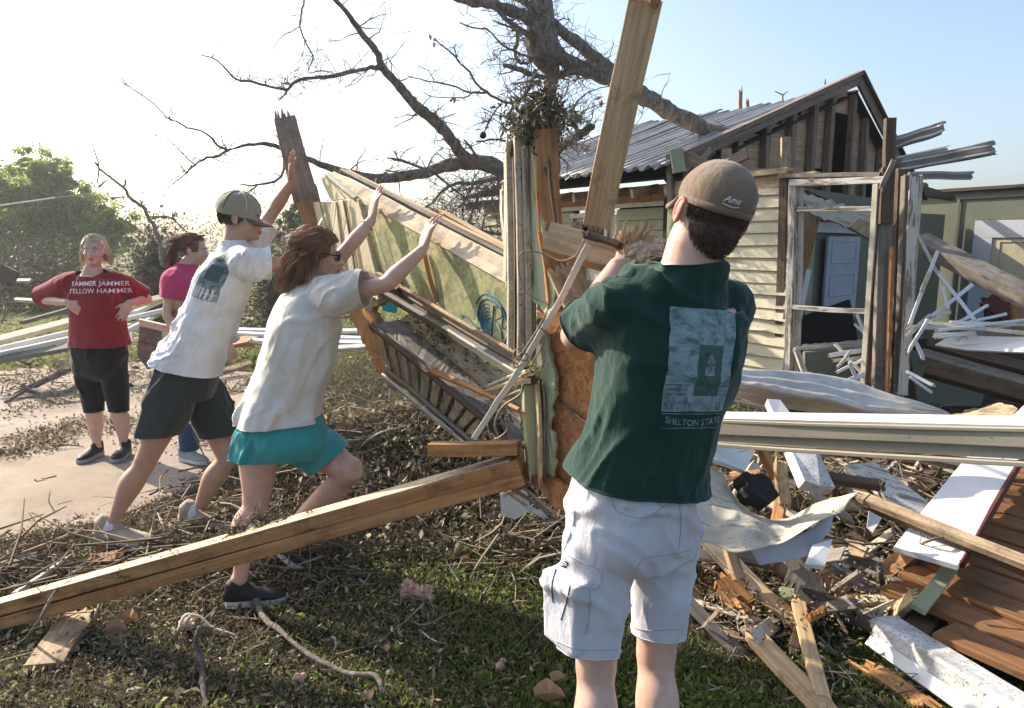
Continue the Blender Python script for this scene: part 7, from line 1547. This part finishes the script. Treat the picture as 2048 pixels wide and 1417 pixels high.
# ============ 5. woman in pink behind the capped man
def person_pink():
    p = empty('person', G(385, 912), 'woman in pink top and jeans, mostly hidden behind the pushing man in white', 'person')
    Y0 = 5.02; sd = V(.25, -.95, 0).normalized()
    pel = J(385, 712, Y0); wst = J(385, 650, Y0); chs = J(372, 585, Y0); sho = J(368, 553, Y0); nk = J(374, 530, Y0); hd = J(386, 500, Y0)
    HF = fr(V(.15, -.97, 0), V(.18, 0, 1))
    shR = J(345, 562, Y0 - .14); shL = J(390, 562, Y0 + .15); eR = J(334, 628, Y0 - .16); hR = J(362, 690, Y0 - .2); eL = J(430, 640, Y0 + .1); hL = J(455, 683, Y0 - .05)
    hl = J(372, 740, Y0 - .08); hr = J(400, 740, Y0 + .08); kl = J(372, 810, Y0 - .08); kr = J(415, 810, Y0 + .1); al = V(kl.x, kl.y, .09); ar = V(kr.x + .03, kr.y + .1, .09)
    b = MB(); torso_rings(b, [(pel, sd, .16, .12), (wst, sd, .13, .10), (chs, sd, .15, .11), (sho, sd, .14, .08), (sho.lerp(nk, .6), sd, .08, .06), (nk.lerp(hd, .3), sd, .05, .05)])
    b.tube([nk - V(0, 0, .03), nk, hd - HF[2] * .05], [.05, .048, .046], n=14); arm(b, shR, eR, hR, .86); arm(b, shL, eL, hL, .86)
    hand(b, hR, V(.4, -.1, -.9), V(.3, .9, 0), V(.8, 0, .2), .9, .3); hand(b, hL, V(.3, -.1, -.9), V(-.3, .9, 0), V(-.8, 0, .2), .9, .35)
    leg(b, hl, kl, al, .98, (0, 0, 0)); leg(b, hr, kr, ar, .98, (0, 0, 0)); head_geo(b, hd, HF, .93, .92); link('body', remesh(b, .009, 3), M['skinA'], p, smooth=True); face_bits(hd, HF, .93, p)
    X, Y_, Z = HF; hm = scalp('hair', hd, HF, .93, M['hairr'], p, zc=-.01, yc=.05, k=1.05)
    strands('hair_strands', hd, HF, .93, 500, .10, M['hairr'], hm, lambda d: (d.y < .4 or d.z > .6) and d.z > -.2, flow=lambda d, t: tuple(-Y_ * 1.0 + V(0, 0, -.35)), r=.0028, segs=6, shell=1.04)
    base = hd - Y_ * .10 + Z * .01; mb = MB()
    for i in range(160):
        o = V(random.gauss(0, 1), random.gauss(0, 1), random.gauss(0, 1)) * .008; e_ = V(random.gauss(0, 1), random.gauss(0, 1), random.gauss(0, 1)) * .02; mb.tube([base + o, base + V(-.04, 0, -.03) + o * 1.5, base + V(-.055, 0, -.09) + o * 2, base + V(-.05, 0, -.15) + e_], [.003, .0025, .002, .001], n=3, caps=False)
    link('ponytail', mb.mesh(), M['hairr'], hm, smooth=True)
    g = MB()
    for q in (-1, 1): g.ell(hd + X * q * .03 + Y_ * .05 + Z * .11, (.022, .016, .006), fr(X, Z), 12, 8)
    link('sunglasses', g.mesh(), M['black'], p, smooth=True)
    t = MB(); hem = J(385, 700, Y0); torso_rings(t, [(hem - V(0, 0, .08), sd, .18, .15), (hem, sd, .175, .145), (wst, sd, .16, .13), (chs, sd, .168, .132), (sho, sd, .15, .10), (sho.lerp(nk, .6), sd, .09, .075), (nk.lerp(hd, .2), sd, .062, .062), (nk.lerp(hd, .5), sd, .06, .06)])
    for sh, el, f in ((shR, eR, .45), (shL, eL, .45)): tubeC(t, [sh.lerp(sho, .5), sh, sh.lerp(el, .52), sh.lerp(el, .62)], [.085, .080, .072, .07])
    garment('pink_top', t, [(hem, V(0, 0, -1), .6), (shR.lerp(eR, .52), (eR - shR), .10), (shL.lerp(eL, .52), (eL - shL), .10), (nk.lerp(hd, .05), V(.1, 0, 1), .09)], M['tpink'], p, .012, .004, [dict(amp=.009, scale=7, axis=V(.3, 0, 1), seed=31, stretch=.3)], 4)
    s = MB(); torso_rings(s, [(pel + V(0, 0, .10), sd, .15, .12), (pel, sd, .175, .135), (pel - V(0, 0, .12), sd, .15, .12)])
    for h_, k_, a_ in ((hl, kl, al), (hr, kr, ar)): tubeC(s, [h_, h_.lerp(k_, .5), k_, k_.lerp(a_, .5), a_ + V(0, 0, .03), a_ - V(0, 0, .02)], [.10, .09, .078, .072, .07, .07])
    garment('jeans', s, [(al + V(0, 0, .01), V(0, 0, -1), .1), (ar + V(0, 0, .01), V(0, 0, -1), .1)], M['jean'], p, .012, .004, [dict(amp=.008, scale=9, axis=V(1, 0, .2), seed=6, stretch=.4)], 4)
    shoe('shoe', V(al.x - .07, al.y, .02), V(al.x + .17, al.y - .10, .02), M['shoeg'], M['solew'], p, 1.0, lace=M['prt']); shoe('shoe', V(ar.x - .05, ar.y, .02), V(ar.x + .19, ar.y - .03, .02), M['shoek'], M['soleb'], p, 1.0, lace=M['prt'])
person_pink()
# ---------------------------------------------------------------- grass, litter, twigs, splinters on the ground
def scatter(n, ymin=1.0, ymax=9.5, hw=.92, p=1.0):
    """more points near the camera; returns x, y"""
    u = rng.random(n); Y = (ymin ** (-p) + u * (ymax ** (-p) - ymin ** (-p))) ** (-1 / p); return (rng.uniform(-1, 1, n) * hw * Y + rng.uniform(-.3, .3, n)), Y
def zs(x, y): return np.array([gz(float(a), float(b)) for a, b in zip(x, y)])
def onpath(x, y): return np.array([inpoly(float(a), float(b), DRV) for a, b in zip(x, y)])
def patch(x, y, sc, sd): return np.array([noise.noise(V(float(a) * sc, float(b) * sc, sd)) for a, b in zip(x, y)])
# grass blades
def grass(n, ymin, ymax, h, w, thr, sd, hw=.92, p=1.3):
    x, y = scatter(n, ymin, ymax, hw, p); k = patch(x, y, 1.3, sd) + rng.normal(0, .16, n) > thr; k &= ~onpath(x, y)
    k &= ~((x > .75 * y + .1) & (y < 4.2) & (y > 2.4) & (x > 1.6)); k &= (x / y > -.24 + rng.normal(0, .12, len(x))) | (rng.random(len(x)) < .10) | (y > 5); x, y = x[k], y[k]; z = zs(x, y); n = len(x)
    a = rng.uniform(0, 2 * np.pi, n); H = h * rng.uniform(.4, 1.3, n); ln = rng.uniform(.1, 1.1, n) * H; b = rng.uniform(0, 2 * np.pi, n); ww = w * rng.uniform(.6, 1.3, n)
    dx, dy = np.cos(a) * ww, np.sin(a) * ww; lx, ly = np.cos(b) * ln, np.sin(b) * ln
    P = np.stack([np.stack([x - dx, y - dy, z - .005], 1), np.stack([x + dx, y + dy, z - .005], 1), np.stack([x + lx * .45 + dx * .6, y + ly * .45 + dy * .6, z + H * .65], 1), np.stack([x + lx, y + ly, z + H * (1 - .35 * (ln / H))], 1)], 1)
    return P.reshape(-1, 3)
tag(link('grass', cloudmesh([grass(330000, 1.0, 5.5, .032, .0013, -.24, 2.), grass(40000, 4.5, 9, .05, .004, -.05, 4.), grass(50000, 1.2, 3.6, .045, .0014, .05, 9.)], 'g'), M['grass']), 'short green lawn grass showing between the storm litter', 'grass', kind='stuff')
def lawn(n):
    y = rng.uniform(8.6, 30, n); x = rng.uniform(-1.0, .1, n) * y; P = np.stack([x, y, zs(x, y) + .02], 1); return leafcloud(P, .05)
tag(link('lawn_grass', cloudmesh([lawn(36000)], 'g'), leafy('lawn_blade', [(.15, .19, .045), (.2, .22, .06), (.28, .27, .10), (.12, .16, .04)], .4)), 'sunlit yellow green lawn beyond the driveway', 'grass', kind='stuff')
# leaf litter
def litter(n, ymin, ymax, size, zmax, thr=-9, sd=0, path=False, hw=.92, p=1.2, up=None):
    x, y = scatter(n, ymin, ymax, hw, p); k = patch(x, y, 1.6, sd) + rng.normal(0, .12, n) > thr; op = onpath(x, y); k &= (~op if not path else np.ones(n, bool)); x, y = x[k], y[k]
    P = np.stack([x, y, zs(x, y) + .004 + rng.random(len(x)) ** 2 * zmax], 1)
    if path: P[:, 2] = np.maximum(P[:, 2], .018)
    return leafcloud(P, size, up=up)
def leftlit(n, size, zm):
    y = rng.uniform(1.6, 4.6, n); x = y * rng.uniform(-.85, -.1, n); k = ~onpath(x, y); x, y = x[k], y[k]; return leafcloud(np.stack([x, y, zs(x, y) + .004 + rng.random(len(x)) ** 2 * zm], 1), size)
def underwall(n, size, zm):
    y = rng.uniform(3.2, 6, n); x = y * rng.uniform(-.3, .05, n); return leafcloud(np.stack([x, y, zs(x, y) + .004 + rng.random(len(x)) ** 2 * zm], 1), size)
lit = [leftlit(40000, .009, .035), leftlit(5000, .018, .05), underwall(26000, .014, .07), underwall(5000, .03, .12), litter(80000, 1.0, 4.5, .0065, .03, -.15, 11.), litter(16000, 1.2, 7, .013, .05, .05, 17.), litter(5200, 1.2, 5, .020, .06, .0, 19.), litter(26000, 3.5, 12, .03, .06, -.1, 5.)]
# drifts on and beside the driveway: measured strips
def drift(pts, n, size, sp, zmax=.03):
    out = []
    for (x, y, w) in pts:
        c = G(x, y, .02); k = mpp(c); P = rng.normal(0, 1, (n, 3)) * (sp * w * k, sp * w * k * 1.6, 0) + (c.x, c.y, 0); P[:, 2] = .016 + rng.random(n) ** 2 * zmax; out.append(leafcloud(P, size))
    return out
lit += drift([(60, 870, 60), (120, 868, 60), (20, 905, 40), (150, 850, 60), (200, 842, 60), (90, 890, 50), (250, 850, 50), (310, 870, 50), (60, 815, 70), (20, 760, 70), (100, 745, 80), (180, 735, 70), (140, 790, 70), (230, 760, 60), (300, 780, 60), (340, 850, 40), (420, 880, 60), (470, 840, 60), (500, 770, 60)], 260, .02, .5)
lit += drift([(60, 1085, 60), (140, 1070, 60), (230, 1055, 50), (330, 1010, 50), (430, 985, 50), (20, 1100, 60), (480, 940, 60)], 700, .012, .5)
tag(link('leaf_litter', cloudmesh(lit, 'l'), M['litter']), 'dry brown leaf litter and torn foliage strewn over the ground', 'leaf litter', kind='stuff')
gl = [litter(6000, 1.0, 4, .010, .03, .2, 23.), litter(5000, 2.5, 6, .016, .12, .15, 29.)]
for (x, y, z, n, r) in ((1010, 1255, .02, 500, .13), (940, 1270, .02, 300, .1), (1060, 1280, .02, 200, .1), (790, 850, .35, 300, .09), (700, 640, .9, 80, .04), (650, 1080, .04, 250, .12), (890, 1030, .06, 250, .15), (1150, 960, .05, 150, .2), (800, 1110, .03, 400, .25), (760, 960, .2, 350, .2), (830, 940, .15, 300, .2)):
    c = G(x, y, z); P = rng.normal(0, 1, (n, 3)) * (r, r * .8, .03 if z < .1 else r * .5) + tuple(c); P[:, 2] = np.maximum(P[:, 2], .01); gl.append(leafcloud(P, .009))
tag(link('green_leaves', cloudmesh(gl, 'l'), M['leafk']), 'drab green torn leaves scattered through the grass', 'leaves', kind='stuff')
# twigs and straw
def twigs(n, ymin, ymax, L, r, zmax, thr, sd, hw=.92, path=0.0, p=1.2):
    x, y = scatter(n, ymin, ymax, hw, p); k = patch(x, y, 1.2, sd) + rng.normal(0, .12, n) > thr; op = onpath(x, y); k &= ~op | (rng.random(n) < path); x, y = x[k], y[k]; z = zs(x, y); n = len(x)
    z = np.maximum(z, np.where(onpath(x, y), .015, -1)); a = rng.uniform(0, 2 * np.pi, n); l = L * rng.uniform(.25, 1.3, n); rr = r * rng.uniform(.5, 1.5, n); pts = []
    p0 = np.stack([x, y, z + .004 + rng.random(n) * zmax], 1); d = np.stack([np.cos(a), np.sin(a), rng.normal(0, .18, n)], 1); bnd = rng.normal(0, .25, (n, 3)); bnd[:, 2] *= .5
    P = [p0, p0 + d * (l / 2)[:, None], p0 + d * (l / 2)[:, None] + (d + bnd) * (l / 2)[:, None]]
    for q in P: q[:, 2] = np.maximum(q[:, 2], z + .003)
    s = np.stack([-np.sin(a), np.cos(a), np.zeros(n)], 1); u = np.array([0, 0, 1.])
    vs = np.zeros((n, 9, 3))
    for i, (q, f) in enumerate(zip(P, (1, .8, .4))):
        R_ = (rr * f)[:, None]; vs[:, i * 3] = q + s * R_; vs[:, i * 3 + 1] = q - s * R_ * .5 + u * R_ * .87; vs[:, i * 3 + 2] = q - s * R_ * .5 - u * R_ * .87
    fa = np.array([(i * 3 + k, i * 3 + (k + 1) % 3, (i + 1) * 3 + (k + 1) % 3, (i + 1) * 3 + k) for i in range(2) for k in range(3)]); F_ = (np.arange(n) * 9)[:, None, None] + fa[None]
    return vs.reshape(-1, 3), F_.reshape(-1, 4)
def quadmesh(parts, name):
    o = 0; V_ = []; F_ = []
    for v, f in parts: V_.append(v); F_.append(f + o); o += len(v)
    v = np.concatenate(V_); f = np.concatenate(F_); me = bpy.data.meshes.new(name); me.vertices.add(len(v)); me.vertices.foreach_set('co', v.ravel()); me.loops.add(f.size); me.loops.foreach_set('vertex_index', f.ravel()); me.polygons.add(len(f)); me.polygons.foreach_set('loop_start', np.arange(len(f)) * 4); me.polygons.foreach_set('loop_total', np.full(len(f), 4)); me.update(calc_edges=True); me.validate(); return me
tag(link('ground_twigs', quadmesh([twigs(15000, 1.0, 5, .07, .0012, .03, -.1, 31.), twigs(3000, 1.2, 8, .2, .003, .06, .0, 37.), twigs(3500, 3, 11, .4, .006, .15, .02, 41., path=.04)], 't'), M['twigd']), 'thin broken twigs and straw lying all over the ground', 'twigs', kind='stuff')
# splinters and small board scraps, denser in the rubble at right and along the debris line at left
def chips(boxes, name):
    mb = MB()
    for (x0, y0, x1, y1, n, L, w, z) in boxes:
        for _ in range(n):
            c = G(random.uniform(x0, x1), random.uniform(y0, y1), random.uniform(0, z)); c.z += max(-.02, gz(c.x, c.y)) * .8 + .01
            d = V(random.uniform(-1, 1), random.uniform(-1, 1), random.gauss(0, .3)).normalized(); X, Y_, Z = frame(d, (random.gauss(0, .5), random.gauss(0, .5), 1)); l = L * random.choice([.3, .5, .5, .8, 1.2]) * random.uniform(.6, 1.1); w1 = w * random.uniform(.15, 1.1); w2 = w1 * random.uniform(.05, 1.0); t1 = random.uniform(.001, .006); sk = random.uniform(-.4, .4) * l
            mb.add([c + X * a + Y_ * b_ + Z * z_ for a, b_, z_ in ((-l, -w1, -t1), (-l + sk * .3, w1, -t1), (l, w2, -t1 * .4), (l + sk, -w2, -t1 * .4), (-l, -w1, t1), (-l + sk * .3, w1, t1), (l, w2, t1 * .4), (l + sk, -w2, t1 * .4))], [(0, 1, 2, 3), (7, 6, 5, 4), (0, 4, 5, 1), (1, 5, 6, 2), (2, 6, 7, 3), (3, 7, 4, 0)])
    return mb.mesh()
tag(link('wood_splinters', chips([(1400, 1000, 2048, 1250, 520, .07, .010, .10), (1420, 900, 1900, 1000, 300, .09, .015, .25), (1380, 1150, 1700, 1400, 160, .05, .005, .02), (600, 1000, 1100, 1200, 90, .05, .008, .02), (0, 1080, 500, 1180, 120, .06, .01, .03),
     (0, 690, 560, 790, 260, .14, .03, .06), (230, 590, 600, 700, 420, .22, .05, .12), (480, 560, 700, 640, 160, .25, .05, .2), (0, 520, 260, 545, 150, .6, .12, .5), (0, 560, 180, 650, 45, .3, .06, .03), (300, 530, 620, 560, 200, .5, .1, .5), (640, 640, 1050, 700, 120, .2, .04, .3), (1420, 850, 1900, 900, 90, .15, .03, .3)], 's'), M['splinter']),
    'small pale splinters and scraps strewn through the wreckage', 'splinters', kind='stuff')
lr = []
for i in range(140):
    c = G(random.uniform(1400, 1980), random.uniform(900, 1230), random.uniform(0, .12)); lr.append(leafcloud(np.array(c) + rng.normal(0, 1, (110, 3)) * (.09, .09, .03), .011))
tag(link('rubble_dust', cloudmesh(lr, 'l'), M['litter']), 'dark crumbs, shreds and leaves packed between the boards at right', 'debris', kind='stuff')
# twiggy brush standing behind and below the toppled wall
tw = MB()
for i in range(420):
    x = random.uniform(650, 1000); y = random.uniform(720, 960); p = G(x, y, .0); p = V(p.x, p.y + random.uniform(0, .5), random.uniform(0, .45)); sprout(tw, [p, p], [.006, .006], 2, .42, 1)
for i in range(90):
    x = random.uniform(1430, 2000); y = random.uniform(900, 1080); p = G(x, y, random.uniform(0, .3)); sprout(tw, [p, p], [.005, .005], 2, .22, 1)
for i in range(60):
    x = random.uniform(0, 560); y = random.uniform(700, 800); p = G(x, y, .02); sprout(tw, [p, p], [.008, .008], 2, .5, 1)
tag(link('brush_tangle', tw.mesh(), M['twigd']), 'tangle of thin pale and dark twigs under the slatted box and in the rubble', 'brush', kind='stuff')
P = []
for i in range(150):
    x = random.uniform(660, 1000); y = random.uniform(760, 960); c = G(x, y, 0); P.append(leafcloud(np.array([c.x, c.y + .2, random.uniform(.05, .42)]) + rng.normal(0, 1, (70, 3)) * (.09, .09, .05), .014))
tag(link('brush_leaves', cloudmesh(P, 'l'), M['leafk']), 'withered leaves hanging in the brush tangle behind the teal shorts', 'leaves', kind='stuff')
